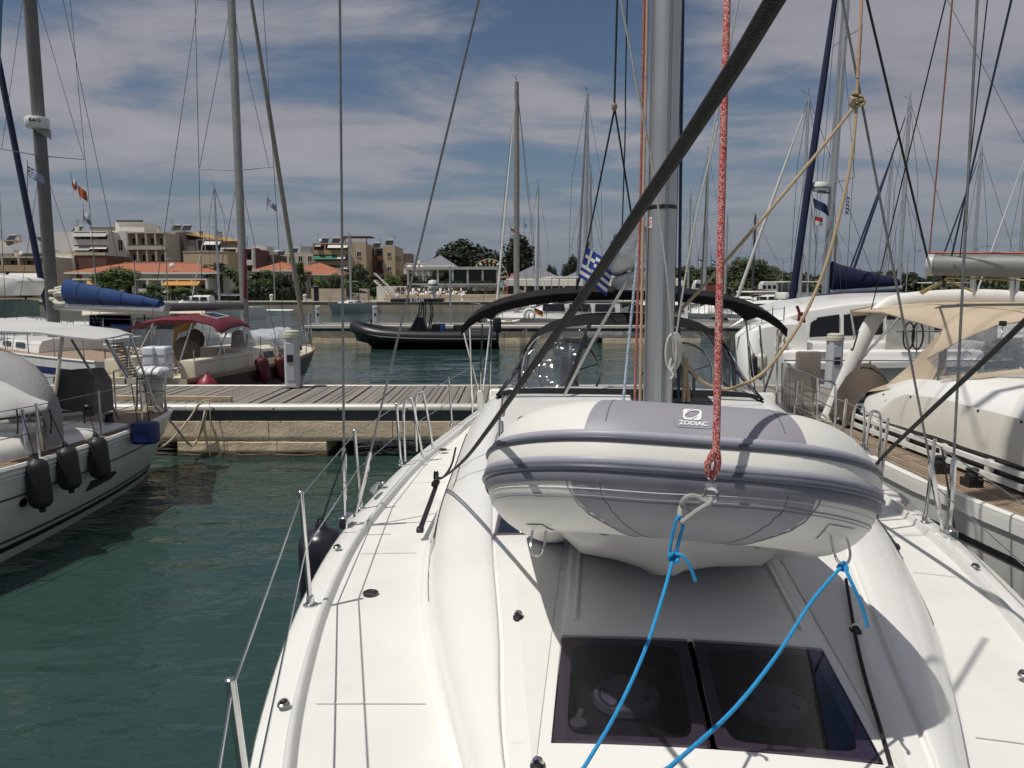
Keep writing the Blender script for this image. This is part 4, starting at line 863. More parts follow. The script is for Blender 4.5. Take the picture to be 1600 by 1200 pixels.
tl = thing('topping_lift', 'black twin line with a small block hanging left of the mast', 'rope', at(960, 168, 6.5))
g = G(); g.tube([aloft(at(966, -60, 6.4), at(960, 162, 6.5), 14), at(960, 162, 6.5)], .009, 6); g.build('fall', SHT, tl, world=True)
g = G(); g.tube([at(960, 172, 6.5), at(930, 320, 7.6), at(905, 440, 9.2)], .0085, 6); g.build('leg', SHT, tl, world=True)
g = G(); g.tube([at(961, 172, 6.5), at(978, 280, 6.6), at(988, 345, 6.8)], .0085, 6); g.build('leg', SHT, tl, world=True)
g = G(); g.ball(at(960, 167, 6.5), .035, 10, (.7, .5, 1)); g.build('block', M('block_brown', (.20, .15, .10), .5), tl, world=True)
px_rope([(981, -40, 6.8), (977, 200, 6.9), (970, 420, 7.0)], .006, SHT, 'thin dark line behind the mast, right of the twin lines', 'rope')
# black fender on our own left side
fd = LZ(494, 876, 1.0); 
def fender(p, L_, r, mat, label, name='fender', tip=None, line_to=None, lean=(0, 0), group=None, ball=False, rmat=None):
    """hanging fender: p = bottom point in the world"""
    t = thing(name, label, 'fender', p, 0, group); mt = Matrix.Rotation(lean[0], 4, 'Y') @ Matrix.Rotation(lean[1], 4, 'X')
    g = G()
    if ball: g.lathe([(.01, 0), (r * .5, r * .1), (r * .86, r * .45), (r, r), (r * .9, r * 1.5), (r * .6, r * 1.95), (r * .25, r * 2.25), (r * .15, r * 2.4)], 18, mt)
    else: g.lathe([(r * .25, 0), (r * .28, L_ * .05), (r * .30, L_ * .07), (r * .7, L_ * .10), (r * .95, L_ * .16), (r, L_ * .22), (r, L_ * .78), (r * .93, L_ * .86), (r * .65, L_ * .92), (r * .32, L_ * .945), (r * .28, L_ * .96), (r * .25, L_)], 18, mt)
    g.build('body', mat, t, smooth=60)
    top_ = mt @ Vector((0, 0, L_ if not ball else r * 2.4))
    g = G(); g.tube([top_ + Vector((.02 * math.cos(x), 0, .02 * math.sin(x) + .01)) for x in [2 * PI * j / 10 for j in range(10)]], .007, 6, closed=True); g.build('eye', mat, t)
    if line_to is not None:
        g = G(); b = WM[t].inverted() @ Vector(line_to); g.tube([top_, b], .006, 6); g.build('lanyard', rmat or SHT, t)
    return t
q = WM[boat] @ Vector((-2.135, .12, .66)); fender(q, .72, .15, M('navy_black_fender', (.014, .013, .022), .3, var=.2, scale=4), 'black fender hanging off the left side of the foreground yacht', line_to=WM[boat] @ Vector((-1.93, .05, 1.88)))
q = WM[boat] @ Vector((2.02, .6, .45)); fender(q, .7, .13, RUB, 'black fender squeezed between the two right-hand hulls', line_to=WM[boat] @ Vector((1.93, .75, 1.85)))
# ================================================================ other boats
def frame(aft): return math.atan2(-aft[0], aft[1])
class Hull:
    """x = half-beam side, y = aft from the bow tip, z up; one loft function shared by hull, stripes and deck"""
    def __init__(s, t, L, B, fb, fa, rake=.8, stern=.8, full=.55, pw=.75, depth=.3, flare=1.6):
        s.t, s.L, s.B, s.fb, s.fa, s.rake, s.stern, s.full, s.pw, s.d, s.fl = t, L, B, fb, fa, rake, stern, full, pw, depth, flare
    def w(s, q): return s.B / 2 * (max(.012, math.sin(PI / 2 * min(1, q / s.full)) ** s.pw) if q < s.full else lerp(1, s.stern, ((q - s.full) / (1 - s.full)) ** 1.5))
    def z(s, q): return s.fb + (s.fa - s.fb) * q ** .65
    def p(s, q, k, sd, out=0):
        w = s.w(q) + out; ww = s.w(q) * lerp(.35, .9, min(1, q / .6)) + out
        return Vector((sd * lerp(w, ww, k ** s.fl), lerp(q * s.L, s.rake + q * (s.L - s.rake - .1), k), lerp(s.z(q), -s.d, k)))
    def hull(s, mat, n=26):
        g = G(); ks = (0, .15, .35, .55, .75, .9, 1)
        for sd in (-1, 1): g.grid([[s.p(i / n, k, sd) for k in ks] for i in range(n + 1)])
        g.grid([[s.p(1, k, -1) for k in ks], [s.p(1, k, 1) for k in ks]])
        g.grid([[s.p(0, k, -1) for k in ks], [s.p(0, k, 1) for k in ks]])
        s.o = g.build('hull', mat, s.t, smooth=50); return s.o
    def stripe(s, k0, k1, mat, nm='stripe', q0=0, q1=1, n=26, out=.006):
        for sd in (-1, 1):
            g = G(); g.grid([[s.p(lerp(q0, q1, i / n), k, sd, out) for k in (k0, (k0 + k1) / 2, k1)] for i in range(n + 1)]); g.build(nm, mat, s.o)
    def deck(s, mat, drop=.06, n=26, nm='deck'):
        g = G(); g.grid([[(s.w(q) * x * .985, q * s.L, s.z(q) - drop + .04 * (1 - x * x)) for x in (-1, -.5, 0, .5, 1)] for q in [i / n for i in range(n + 1)]]); return g.build(nm, mat, s.t)
    def rail(s, mat, r=.03, n=26, up=.0, nm='toe_rail'):
        for sd in (-1, 1):
            g = G(); g.tube([Vector((sd * (s.w(i / n) - r * .3), i / n * s.L, s.z(i / n) + up)) for i in range(n + 1)], r, 6); g.build(nm, mat, s.t)
    def house(s, y0, y1, wf, h0, h1, mat, n=12, nm='coachroof', wl=.12):
        g = G(); rows = []
        for i in range(n + 1):
            y = lerp(y0, y1, i / n); q = y / s.L; w = min(s.w(q) * wf, s.B / 2 * wf); hh = lerp(h0, h1, i / n) * min(1, (i + .001) * 2.2 / n) ** .6; z = s.z(q) - .06
            rows.append([(-w, y, z), (-w + .03, y, z + hh * .5), (-w + wl, y, z + hh * .88), (-w * .6, y, z + hh), (0, y, z + hh * 1.06), (w * .6, y, z + hh), (w - wl, y, z + hh * .88), (w - .03, y, z + hh * .5), (w, y, z)])
        g.grid(rows); k = len(g.v); g.f += [tuple(range(k - 9, k))]; s.ho = g.build(nm, mat, s.t, smooth=40); s.hw = (wf, h0, h1, y0, y1); return s.ho
    def windows(s, spans, mat=None, zk=(.34, .74)):
        wf, h0, h1, y0, y1 = s.hw
        for a, b in spans:
            for sd in (-1, 1):
                g = G(); P = []
                for y, k in ((a, zk[0]), (b, zk[0]), (b - .04, zk[1]), (a + .05, zk[1])):
                    q = y / s.L; w = min(s.w(q) * wf, s.B / 2 * wf); t = (y - y0) / (y1 - y0); hh = lerp(h0, h1, t); P.append(Vector((sd * (w - .015 - .11 * max(0, k - .5) + .012), y, s.z(q) - .06 + hh * k)))
                g.prism(P, (sd * .01, 0, 0)); g.build('window', mat or DGL, s.ho)
    def guard(s, q0, q1, n, h=.6, inset=.05, sides=(-1, 1), pulpit=True, r=.014, rm=None):
        for sd in sides:
            P = [Vector((sd * (s.w(q) - inset), q * s.L, s.z(q))) for q in [lerp(q0, q1, i / (n - 1)) for i in range(n)]]
            for b in P: g = G(); g.tube([b, b + Vector((0, 0, h))], r, 6); g.build('stanchion', STEEL, s.t)
            for k in (.5, .96):
                g = G(); g.tube([b + Vector((0, 0, h * k)) for b in P], .006, 4); g.build('lifeline', rm or WIRE, s.t)
        if pulpit:
            a, b = [Vector((sd * (s.w(q0) - inset), q0 * s.L, s.z(q0) + h)) for sd in (-1, 1)]
            g = G(); g.tube(smooth_path([a, Vector((a.x * .6, .15, a.z + .05)), Vector((0, -.12, a.z + .06)), Vector((b.x * .6, .15, b.z + .05)), b], 5), r * 1.1, 6); g.build('pulpit', STEEL, s.t)
def rig(t, foot, h, L_for=None, L_aft=None, wid=1.2, spr=(.5,), mat=ALU, r=.085, furl=None, lean=(0, 0), wr=.008, head=True, shroud=True, tip=True):
    """mast with spreaders and wires; foot is local; L_for / L_aft = local y of forestay and backstay feet (point vectors)"""
    f = Vector(foot); tp = f + Vector((lean[0], lean[1], h)); g = G(); g.tube([f, f.lerp(tp, .6), tp], [r, r, r * .75], 10, flat=1.3); m = g.build('mast', mat, t)
    ends = {-1: [], 1: []}
    for k in spr:
        c = f.lerp(tp, k); w = wid * (1.05 - .35 * k)
        for sd in (-1, 1):
            e = c + Vector((sd * w, .12, .04)); g = G(); g.tube([c, e], [.03, .02], 6, flat=.5); g.build('spreader', mat, m); ends[sd].append(e)
    if shroud:
        for sd in (-1, 1):
            b = f + Vector((sd * wid * 1.05, .12, -.3)); g = G(); g.tube([b] + ends[sd] + [tp - Vector((0, 0, .1))], wr, 4); g.build('shroud', WIRED, m)
            for k, e in zip(spr, ends[sd]):
                g = G(); g.tube([b + Vector((-.08 * sd, .1, 0)), f.lerp(tp, k) - Vector((0, 0, .05))], wr * .9, 4); g.build('lower_shroud', WIRED, m); b = e
    if L_for is not None:
        g = G(); g.tube([Vector(L_for), tp - Vector((0, 0, .15))], wr, 4); g.build('forestay', WIRED, m)
        if furl: a, b = Vector(L_for), tp - Vector((0, 0, .15)); g = G(); g.tube([a.lerp(b, .04), a.lerp(b, .07), a.lerp(b, .5), a.lerp(b, .93)], [.03, furl[1], furl[1] * .9, furl[1] * .35], 8); g.build('furled_sail', furl[0], m)
    if L_aft is not None:
        g = G(); g.tube([Vector(L_aft), tp - Vector((0, 0, .05))], wr, 4); g.build('backstay', WIRED, m)
    if tip:
        g = G(); g.tube([tp, tp + Vector((0, 0, .45))], .012, 4); g.tube([tp + Vector((0, 0, .12)), tp + Vector((0, -.35, .16))], .012, 4); g.tube([tp + Vector((0, -.35, .16)), tp + Vector((-.15, -.4, .3))], .015, 4); g.build('wind_vane', BLK, m)
    return m, tp
def boom_(t, a, b, mat, cover=None, ch=.5, r=.08, parent=None):
    a, b = Vector(a), Vector(b); g = G(); g.tube([a, b], r, 10, flat=1.2); o = g.build('boom', mat, t)
    if cover:
        g = G(); rows = []; n = 10; d = (b - a); x = d.cross(Vector((0, 0, 1))).normalized()
        for i in range(n + 1):
            k = i / n; c = a + d * (.03 + .94 * k); hh = lerp(ch, ch * .28, k ** .9)
            rows.append([c + x * (math.cos(u) * lerp(.22, .10, k)) + Vector((0, 0, .03 + hh * .5 + hh * .5 * math.sin(u) + .015 * math.sin(i * 2.3 + u))) for u in [2 * PI * j / 14 for j in range(14)]])
        g.grid(rows, closed=True); g.f += [tuple(range(14)), tuple(n * 14 + j for j in range(14))[::-1]]; cv = g.build('sail_cover', cover, o, smooth=60)
        for k in (.2, .42, .64, .85):
            c = a + d * k; hh = lerp(ch, ch * .28, k); g = G(); g.tube([c + x * (math.cos(u) * lerp(.225, .105, k)) + Vector((0, 0, .03 + hh * .5 + hh * .515 * math.sin(u))) for u in [2 * PI * j / 14 for j in range(14)]], .006, 4, closed=True); g.build('tie', MATS['black_canvas'], cv)
    return o
def canopy(t, rows, mat, th=.02, nm='bimini', world=False):
    g = G(); g.slab(rows, th); return g.build(nm, mat, t, world=world, smooth=60)
def local_box(t, nm, mat, x0, x1, y0, y1, z0, z1, bev=.02, seg=2, parent=None):
    g = G(); g.box(x0, x1, y0, y1, z0, z1); return g.build(nm, mat, parent or t, bev=bev, bseg=seg)
NAVY = M('navy_canvas', (.010, .016, .055), .85, var=.2, scale=4, bump=.3, bscale=40)
BLUEC = M('blue_canvas', (.005, .036, .145), .8, var=.15, scale=3, bump=.4, bscale=12)
REDC = M('burgundy_canvas', (.13, .011, .024), .85, var=.15, scale=3, bump=.3, bscale=20)
MAROON = M('maroon_hull', (.055, .018, .018), .35, var=.2, scale=2)
def beside(hl, px, py, r, Y0, sd=1):
    """distance at which the sight line through a pixel meets the outside of a hull, so that a fender rests on it"""
    inv = WM[hl.t].inverted(); Y = Y0
    while Y > 2:
        p = inv @ at(px, py, Y); q = p.y / hl.L
        if 0 < q < 1 and sd * p.x > hl.w(q) + r: return Y
        Y -= .02
    return Y0
# ---------------------------------------------------------------- left neighbour: white yacht, bow towards the pier
aftL = Vector((-.2435, -.97, 0)); lb = thing('sailing_yacht', 'white yacht at left with black fenders, grey awning and bow to the pier', 'yacht', (-5.60, 12.35, 0), frame(aftL))
h = Hull(lb, 10.2, 3.25, .97, 1.12, .75, .8, .52, .68, .3); LI = WM[lb].inverted(); HS = M('left_hull_white', (.64, .66, .64), .3, var=.05, scale=1, dirt=.1)
HL = h; h.hull(HS); h.stripe(.225, .238, M('navy_line', (.02, .025, .04), .4)); NV = MATS['navy_line']; h.stripe(.64, .69, NV); h.stripe(.585, .605, NV); h.stripe(.02, .045, WHT, 'rubbing_strake', out=.02); h.stripe(.06, .075, WHT, 'rubbing_strake', out=.015)
h.deck(TEAK, .05); h.rail(WHT, .035)
h.house(1.2, 9.6, .70, .22, .42, GEL, nm='coachroof'); h.guard(.06, .93, 9, .62, sides=(-1, 1))
# planks of the side deck that faces us
for k in range(5):
    g = G(); g.tube([Vector((-h.w(q) * .97 + .05 + k * .055, q * h.L, h.z(q) - .022 + .004 * k)) for q in [lerp(.1, .95, i / 20) for i in range(21)]], .0035, 4); g.build('caulking', BLK, lb)
# dark tinted hull window near the bow
g = G(); g.grid([[h.p(q, k, -1, .008) for k in (k0, k1)] for q, k0, k1 in ((.205, .40, .40), (.215, .36, .44), (.26, .355, .45), (.275, .355, .45))]); g.build('hull_window', DGL, h.o)
g = G(); c = h.p(.40, .30, -1, .01); g.lathe([(.05, 0), (.05, .012), (.03, .014), (.03, .006)], 14, Matrix.Translation(c) @ Matrix.Rotation(PI / 2, 4, 'Y')); g.build('hull_vent', BLK, h.o)
# grey awning over hoops
def AW(px, py, Y): return LI @ at(px, py, Y)
rows = []
for Y, ys_ in ((9.6, (516, 517, 519, 526, 530, 527)), (10.2, (504, 503, 505, 511, 519, 525)), (10.9, (499, 498, 501, 506, 513, 521)), (11.5, (505, 502, 504, 508, 514, 523))):
    rows.append([AW(px, py, Y) for px, py in zip((-90, 0, 60, 110, 150 + (Y - 9.6) * 18, 172 + (Y - 9.6) * 20), ys_)])
canopy(lb, rows, GREYC, .02, 'awning')
g = G(); g.tube([AW(98, 522, 9.75), AW(86, 615, 9.6)], .022, 8); g.build('awning_pole', M('cream_pole', (.60, .56, .45), .5, dirt=.3), lb)
for a_, b_ in (((112, 531, 9.8), (187, 655, 10.9)), ((160, 522, 11.0), (196, 578, 11.3)), ((204, 523, 11.5), (196, 600, 11.45)), ((204, 524, 11.5), (245, 640, 11.6)), ((160, 524, 11.0), (200, 590, 11.1))):
    g = G(); g.tube([AW(*a_), AW(*b_)], .017, 6); g.build('awning_strut', STEEL, lb)
# sprayhood dome and dark cover ahead of it
rows = []
for Y, top_, wd_ in ((8.6, 612, 46), (8.9, 566, 70), (9.3, 548, 62), (9.8, 543, 52), (10.3, 556, 40)):
    cx, base = -40, 690; rows.append([AW(cx + (wd_ + 62) * 1.25 * math.copysign(abs(math.cos(a)) ** .7, -math.cos(a)) * .85, lerp(base, top_, abs(math.sin(a)) ** .7), Y) for a in [PI * i / 14 for i in range(15)]])
canopy(lb, rows, M('slate_canvas', (.26, .26, .26), .85, var=.12, scale=2, bump=.3, bscale=30), .02, 'sprayhood')
P = [AW(92, 640, 10.2), AW(150, 648, 10.2), AW(146, 598, 10.25), AW(134, 578, 10.3), AW(90, 580, 10.3), AW(80, 592, 10.25)]
g = G(); g.prism(P, (0, -.35, 0)); g.build('hatch_cover', M('brown_grey_cover', (.13, .12, .115), .8, var=.2, scale=5), lb, bev=.03, bseg=2)
rows = [[AW(-30, 580, 8.9), AW(10, 592, 8.9), AW(50, 612, 8.9), AW(76, 624, 8.9)], [AW(-30, 600, 8.3), AW(8, 612, 8.3), AW(44, 626, 8.35), AW(74, 634, 8.5)], [AW(-30, 655, 8.1), AW(0, 649, 8.1), AW(34, 645, 8.2), AW(72, 637, 8.4)]]
canopy(lb, rows, GREYC, .03, 'tarpaulin')
for a_, b_ in (((35, 640, 8.2), (43, 710, 8.1)), ((57, 636, 8.3), (68, 702, 8.4))): g = G(); g.tube([AW(*a_), AW(*b_)], .018, 6); g.build('tarpaulin_pole', STEEL, lb)
for px, Y in ((26, 8.15), (78, 8.5), (130, 9.3)): g = G(); g.tube(smooth_path([AW(px, 640 if px < 100 else 606, Y), AW(px + 2, 660, Y), AW(px + 1, 678 if px < 100 else 652, Y)], 4), .009, 5); g.build('tie', SHT, lb)
# bow clutter: life-raft canister in a frame, white locker, slatted gangway, mooring cleat and roller
RAFT = M('raft_white', (.70, .72, .74), .35, var=.04, scale=2, dirt=.08)
c = AW(237, 582, 11.9); g = G(); pr = [(0, -.30), (.07, -.30), (.11, -.26), (.115, -.03), (.125, -.02), (.125, .02), (.115, .03), (.11, .26), (.07, .30), (0, .30)]
g.lathe([(max(.001, a), b) for a, b in pr], 16, Matrix.Translation(c) @ Matrix.Rotation(PI / 2, 4, 'Y') @ Matrix.Diagonal((.85, 1.5, .9, 1))); raft = g.build('raft_canister', RAFT, lb)
for k in (-.13, .13): g = G(); g.tube([c + Vector((k, .18 * math.cos(a), .11 * math.sin(a))) for a in [2 * PI * i / 16 for i in range(16)]], .01, 4, closed=True); g.build('strap', M('strap_grey', (.30, .30, .30), .7), raft)
for a_, b_ in (((214, 590, 11.9), (214, 640, 11.9)), ((258, 590, 12.0), (258, 640, 12.0)), ((214, 592, 11.9), (258, 592, 12.0)), ((214, 612, 11.9), (258, 612, 12.0)), ((236, 592, 11.95), (236, 640, 11.95))): g = G(); g.tube([AW(*a_), AW(*b_)], .017, 6); g.build('pulpit_frame', STEEL, lb)
g = G(); g.prism([AW(219, 640, 11.98), AW(253, 640, 11.98), AW(253, 595, 11.98), AW(219, 595, 11.98)], (.0, -.04, 0)); g.build('pulpit_board', WHT, lb, bev=.008)
gw = thing('gangway', 'slatted teak gangway leaning on the bow of the left yacht', 'gangway', at(205, 600, 11.6)); 
A0, A1, B0, B1 = at(168, 536, 11.2), at(190, 534, 11.5), at(200, 592, 11.4), at(217, 590, 11.7)
for a, b in ((A0, B0), (A1, B1)): g = G(); g.bar(a, b, .03, .05); g.build('side_rail', STEEL, gw, world=True)
for i in range(13): t_ = (i + .5) / 13; g = G(); g.bar(A0.lerp(B0, t_), A1.lerp(B1, t_), .035, .02); g.build('slat', TEAK, gw, world=True)
# cowl vents, winch, coiled line on deck
for px, py, Y in ((138, 640, 9.8), (170, 652, 10.8)):
    c = AW(px, py, Y); g = G(); g.lathe([(.07, 0), (.06, .06), (.05, .09), (.065, .13), (.05, .15)], 14, Matrix.Translation(c - Vector((0, 0, .08)))); g.build('winch', BLK, lb)
c = AW(240, 640, 11.9); g = G()
for i in range(5): g.tube([c + Vector((.16 * math.cos(a) * (1 - i * .08), .12 * math.sin(a), .02 * i - .02)) for a in [2 * PI * j / 16 for j in range(16)]], .014, 5, closed=True)
solo_c = g; o = g.build('coiled_line', ROPEW, lb)
# fenders along its side, each on its own lanyard
for i, (px, yt, yb, Y, tpx, tpy, lb_) in enumerate(((64, 712, 800, 8.35, 33, 640, 'black fender nearest us on the left yacht'), (109, 694, 770, 9.05, 76, 640, 'middle black fender on the side of the left yacht'), (157, 679, 752, 9.85, 138, 640, 'black fender nearest the bow window of the left yacht'))):
    Y = beside(h, px, yt, .10, Y + .8, -1); b = at(px + (3 if i < 2 else 2), yb, Y); tt = at(px - 2, yt, Y); L_ = (tt - b).length; fender(b, L_, .118, RUB, lb_, line_to=at(tpx, tpy, Y + .1), lean=(-.07, 0), group='black fenders on the left yacht')
# square-ribbed blue bow fender
c = at(227, 676, beside(HL, 222, 672, .13, 12.3, -1)); t = thing('fender', 'ribbed blue bow fender hanging at the stem of the left yacht', 'fender', c - Vector((0, 0, .15)))
g = G(); rows = []
for z in (-.14, -.125, -.1, .1, .125, .14):
    k = .86 if abs(z) > .13 else (.97 if abs(z) > .11 else 1); rows.append([c + Vector((.165 * k * math.copysign(abs(math.cos(a)) ** .5, math.cos(a)) * (1 - .05 * (math.sin(a * 6) > .6)), .13 * k * math.copysign(abs(math.sin(a)) ** .6, math.sin(a)), z)) for a in [2 * PI * i / 40 for i in range(40)]])
g.grid(rows, closed=True); g.f += [tuple(range(40)), tuple(range(5 * 40, 6 * 40))[::-1]]; g.build('body', M('fender_blue', (.012, .03, .14), .5, var=.2, scale=6), t, world=True)
for dx_ in (-.09, .06): g = G(); g.tube([c + Vector((dx_, 0, .13)), at(205 if dx_ < 0 else 226, 600, c.y + .2)], .007, 5); g.build('lanyard', SHT, t, world=True)
# mooring ropes from its bow to the pier
px_rope([(250, 641, 12.2), (268, 660, 12.5), (292, 690, 12.85), (302, 693, 12.95), (312, 680, 12.98), (320, 655, 12.97), (326, 627, 13.2)], .017, ROPEW, 'doubled cream mooring rope sagging between the left bow and the pier', 'mooring_rope')
px_rope([(252, 643, 12.2), (278, 672, 12.6), (297, 696, 12.88), (308, 688, 12.95), (318, 652, 12.95), (322, 627, 13.2)], .015, ROPEW, 'lower of the two sagging cream mooring ropes at the pier', 'mooring_rope')
px_rope([(219, 716, 11.9), (262, 692, 12.4), (295, 655, 12.9), (312, 630, 13.05), (330, 624, 13.2)], .016, ROPEW, 'taut cream mooring rope rising from the water to the pier', 'mooring_rope')
px_rope([(327, 628, 13.0), (329, 660, 12.95), (328, 712, 12.95)], .007, ROPEW, 'thin line hanging from the pier edge into the water')
# ---------------------------------------------------------------- red-canopied yacht beyond the pier, stern towards us
bw, stn = Vector((-6.45, 24.2, 0)), Vector((-7.95, 16.4, 0)); af = (stn - bw).normalized()
rb = thing('sailing_yacht', 'cream yacht with burgundy canopy and red fenders beyond the pier', 'yacht', bw, frame(af)); h = Hull(rb, 8.0, 2.75, 1.12, .98, .8, .8, .5, .7, .3); RI = WM[rb].inverted()
h.hull(CRM); h.stripe(.06, .44, MAROON); h.stripe(.46, .50, WHT); h.stripe(.0, .05, M('teak_strake', (.28, .2, .14), .6), 'rubbing_strake', out=.02); h.deck(CRM, .05); h.rail(TEAK, .03)
h.house(1.6, 5.4, .72, .34, .46, CRM); h.windows(((1.9, 2.3), (2.55, 2.95), (3.2, 3.6), (4.0, 4.5))); h.guard(.05, .96, 8, .6)
local_box(rb, 'cockpit_coaming', CRM, -1.1, -.75, 5.4, 7.7, .9, 1.35); local_box(rb, 'cockpit_coaming', CRM, .75, 1.1, 5.4, 7.7, .9, 1.35)
def RW(px, py, Y): return RI @ at(px, py, Y)
for px, py, Y in ((228, 598, 16.5), (240, 598, 16.5)): pass
fo = RW(384, 545, 20.6); fo.z = 1.2; m_, tp = rig(rb, (0, fo.y, 1.2), 13.2, (0, .1, 1.15), (0, 7.9, 1.0), 1.15, (.36, .68), M('mast_mid', (.30, .30, .29), .45, .4), .085, (M('genoa_grey_tan', (.30, .28, .23), .8, var=.2, scale=6), .075))
boom_(rb, (0, fo.y + .15, 2.42), RI @ at(262, 480, 17.6), M('boom_dark', (.15, .15, .15), .5, .2), None, r=.085)
g = G(); a = Vector((-.16, fo.y + .1, 2.6)); g.prism([a, a + Vector((-.05, .06, 1.35)), a + Vector((-.14, .35, .05))], (.05, .02, 0)); g.build('staysail_roll', REDC, rb, bev=.015)
rows = []
for Y, dz in ((17.0, -.06), (17.8, .02), (18.8, .03), (19.6, -.05)):
    k = (Y - 17) / 2.6; xs = (lerp(196, 290, k), lerp(212, 305, k), lerp(250, 325, k), lerp(300, 350, k), lerp(330, 375, k), lerp(345, 390, k)); zz = (2.02, 2.17, 2.26, 2.26, 2.16, 1.98)
    rows.append([RI @ Vector((at(px, 500, Y).x, Y, z + dz)) for px, z in zip(xs, zz)])
cn = canopy(rb, rows, REDC, .03)
r1, r2 = rows[1], rows[2]; g = G(); g.slab([[r1[3] + Vector((0, 0, .012)), lerp(r1[3], r1[4], .8) + Vector((0, 0, .016))], [r2[3] + Vector((0, 0, .012)), lerp(r2[3], r2[4], .8) + Vector((0, 0, .016))]], .01); g.build('solar_panel', M('solar_navy', (.012, .02, .07), .2), cn)
g = G(); g.slab([[r1[1] + Vector((0, 0, .012)), r1[2] + Vector((0, 0, .012))], [lerp(r1[1], r2[1], .7) + Vector((0, 0, .012)), lerp(r1[2], r2[2], .7) + Vector((0, 0, .012))]], .01); g.build('solar_panel', MATS['solar_navy'], cn)
g = G(); P_ = [lerp(r1[3], r1[4], -.06), lerp(r1[3], r1[4], .86), lerp(r2[3], r2[4], .86), lerp(r2[3], r2[4], -.06)]; g.tube([p + Vector((0, 0, .012)) for p in P_], .02, 4, closed=True); g.build('panel_edge', WHT, cn)
for a_, b_ in (((212, 500, 17.1), (190, 585, 17.0)), ((240, 502, 17.3), (215, 552, 17.2)), ((354, 520, 18.9), (330, 582, 18.4)), ((300, 505, 17.2), (272, 595, 16.9)), ((386, 522, 19.5), (386, 580, 19.6))): g = G(); g.tube([RW(*a_), RW(*b_)], .022, 6); g.build('canopy_strut', STEEL, rb)
g = G(); g.slab([[RW(272, 512, 18.2), RW(290, 505, 18.2), RW(310, 501, 18.2)], [RW(270, 548, 18.3), RW(278, 520, 18.3), RW(300, 512, 18.3)]], .02); g.build('side_curtain', M('ochre_canvas', (.42, .27, .09), .8, var=.15), rb)
rows = [[RW(362, 520, 19.6), RW(378, 512, 19.7), RW(388, 512, 20.2)], [RW(360, 548, 19.3), RW(384, 545, 19.4), RW(400, 540, 20.2)]]; g = G(); g.slab(rows, .015); g.build('sprayhood', M('vinyl_pale', (.42, .43, .42), .25, var=.3, scale=5), rb)
for px, py, Y, r_ in ((292, 548, 17.9, .36), (305, 530, 18.6, .26)): c = RW(px, py, Y); g = G(); g.ball(c, r_, 14, (1, .25, .95)); g.build('seat_cover', M('olive_cover', (.12, .105, .08), .8, var=.2), rb)
# covered dinghy on its foredeck
c = RW(415, 525, 22.3); g = G(); rows = []
for i in range(9):
    k = i / 8; w = .62 * math.sin(PI * min(.97, .12 + k * .8)) ** .6; rows.append([c + Vector((w * math.cos(a) * (1 + .07 * math.sin(5 * a + i)), lerp(-1.2, 1.2, k), .38 * math.sin(a) ** .8 * (1 + .12 * math.sin(i * 2.2 + a * 4)) - .2)) for a in [PI * j / 12 for j in range(13)]])
g.grid(rows); g.f += [tuple(range(13)), tuple(8 * 13 + j for j in range(13))[::-1]]; solo(G().add([WM[rb] @ v for v in g.v], g.f), 'covered_tender', M('silver_tarp', (.50, .52, .54), .3, var=.3, scale=3, bump=.6, bscale=6), 'silver tarpaulin wrapped tender on the burgundy-canopied yacht', 'tender')
REDF = M('fender_burgundy', (.085, .008, .014), .5, var=.2, scale=5)
for px, yt, yb, Y, lb_ in ((411, 556, 600, 19.6, 'burgundy fender nearest the canopy on the cream yacht'), (440, 555, 596, 21.2, 'burgundy fender nearest the grey pedestal on the cream yacht')):
    Y = beside(h, px, yt, .10, Y + 1.2, -1); b = at(px + 3, yb, Y); tt = at(px - 5, yt, Y); fender(b, (tt - b).length, .17, REDF, lb_, line_to=tt + Vector((0, .1, .5)), lean=(-.12, 0), group='burgundy fenders')
fender(at(325, 626, 16.3), 0, .24, M('fender_red', (.22, .014, .03), .45, var=.15, scale=5), 'round red ball fender just beyond the pier edge', ball=True, line_to=at(327, 580, 16.3), name='ball_fender')
# raft canisters at the stern rail, grey blue
for i, (x0, x1, y0, y1, Y, lb_) in enumerate(((229, 246, 541, 590, 16.2, 'left grey-white upright canister strapped behind the left yacht bow'), (247, 265, 541, 592, 16.25, 'right grey-white upright canister strapped behind the left yacht bow'))):
    a, b = at(x0, y1, Y), at(x1, y0, Y); t = thing('raft_canister', lb_, 'canister', ((a.x + b.x) / 2, Y, a.z), 0, 'upright canisters'); w = (b.x - a.x) / 2; hh = b.z - a.z
    g = G(); g.box(-w, w, -.18, .18, 0, hh); g.build('shell', M('raft_bluewhite', (.58, .62, .68), .4, var=.05), t, bev=.05, bseg=3)
    for k in (.25, .75): g = G(); g.tube([(-w - .004, -.185, hh * k), (w + .004, -.185, hh * k), (w + .004, .185, hh * k), (-w - .004, .185, hh * k)], .012, 4, closed=True); g.build('strap', MATS['strap_grey'], t)
    g = G(); g.tube([(0, -.19, -.6), (0, -.19, 0)], .02, 6); g.build('bracket', STEEL, t)
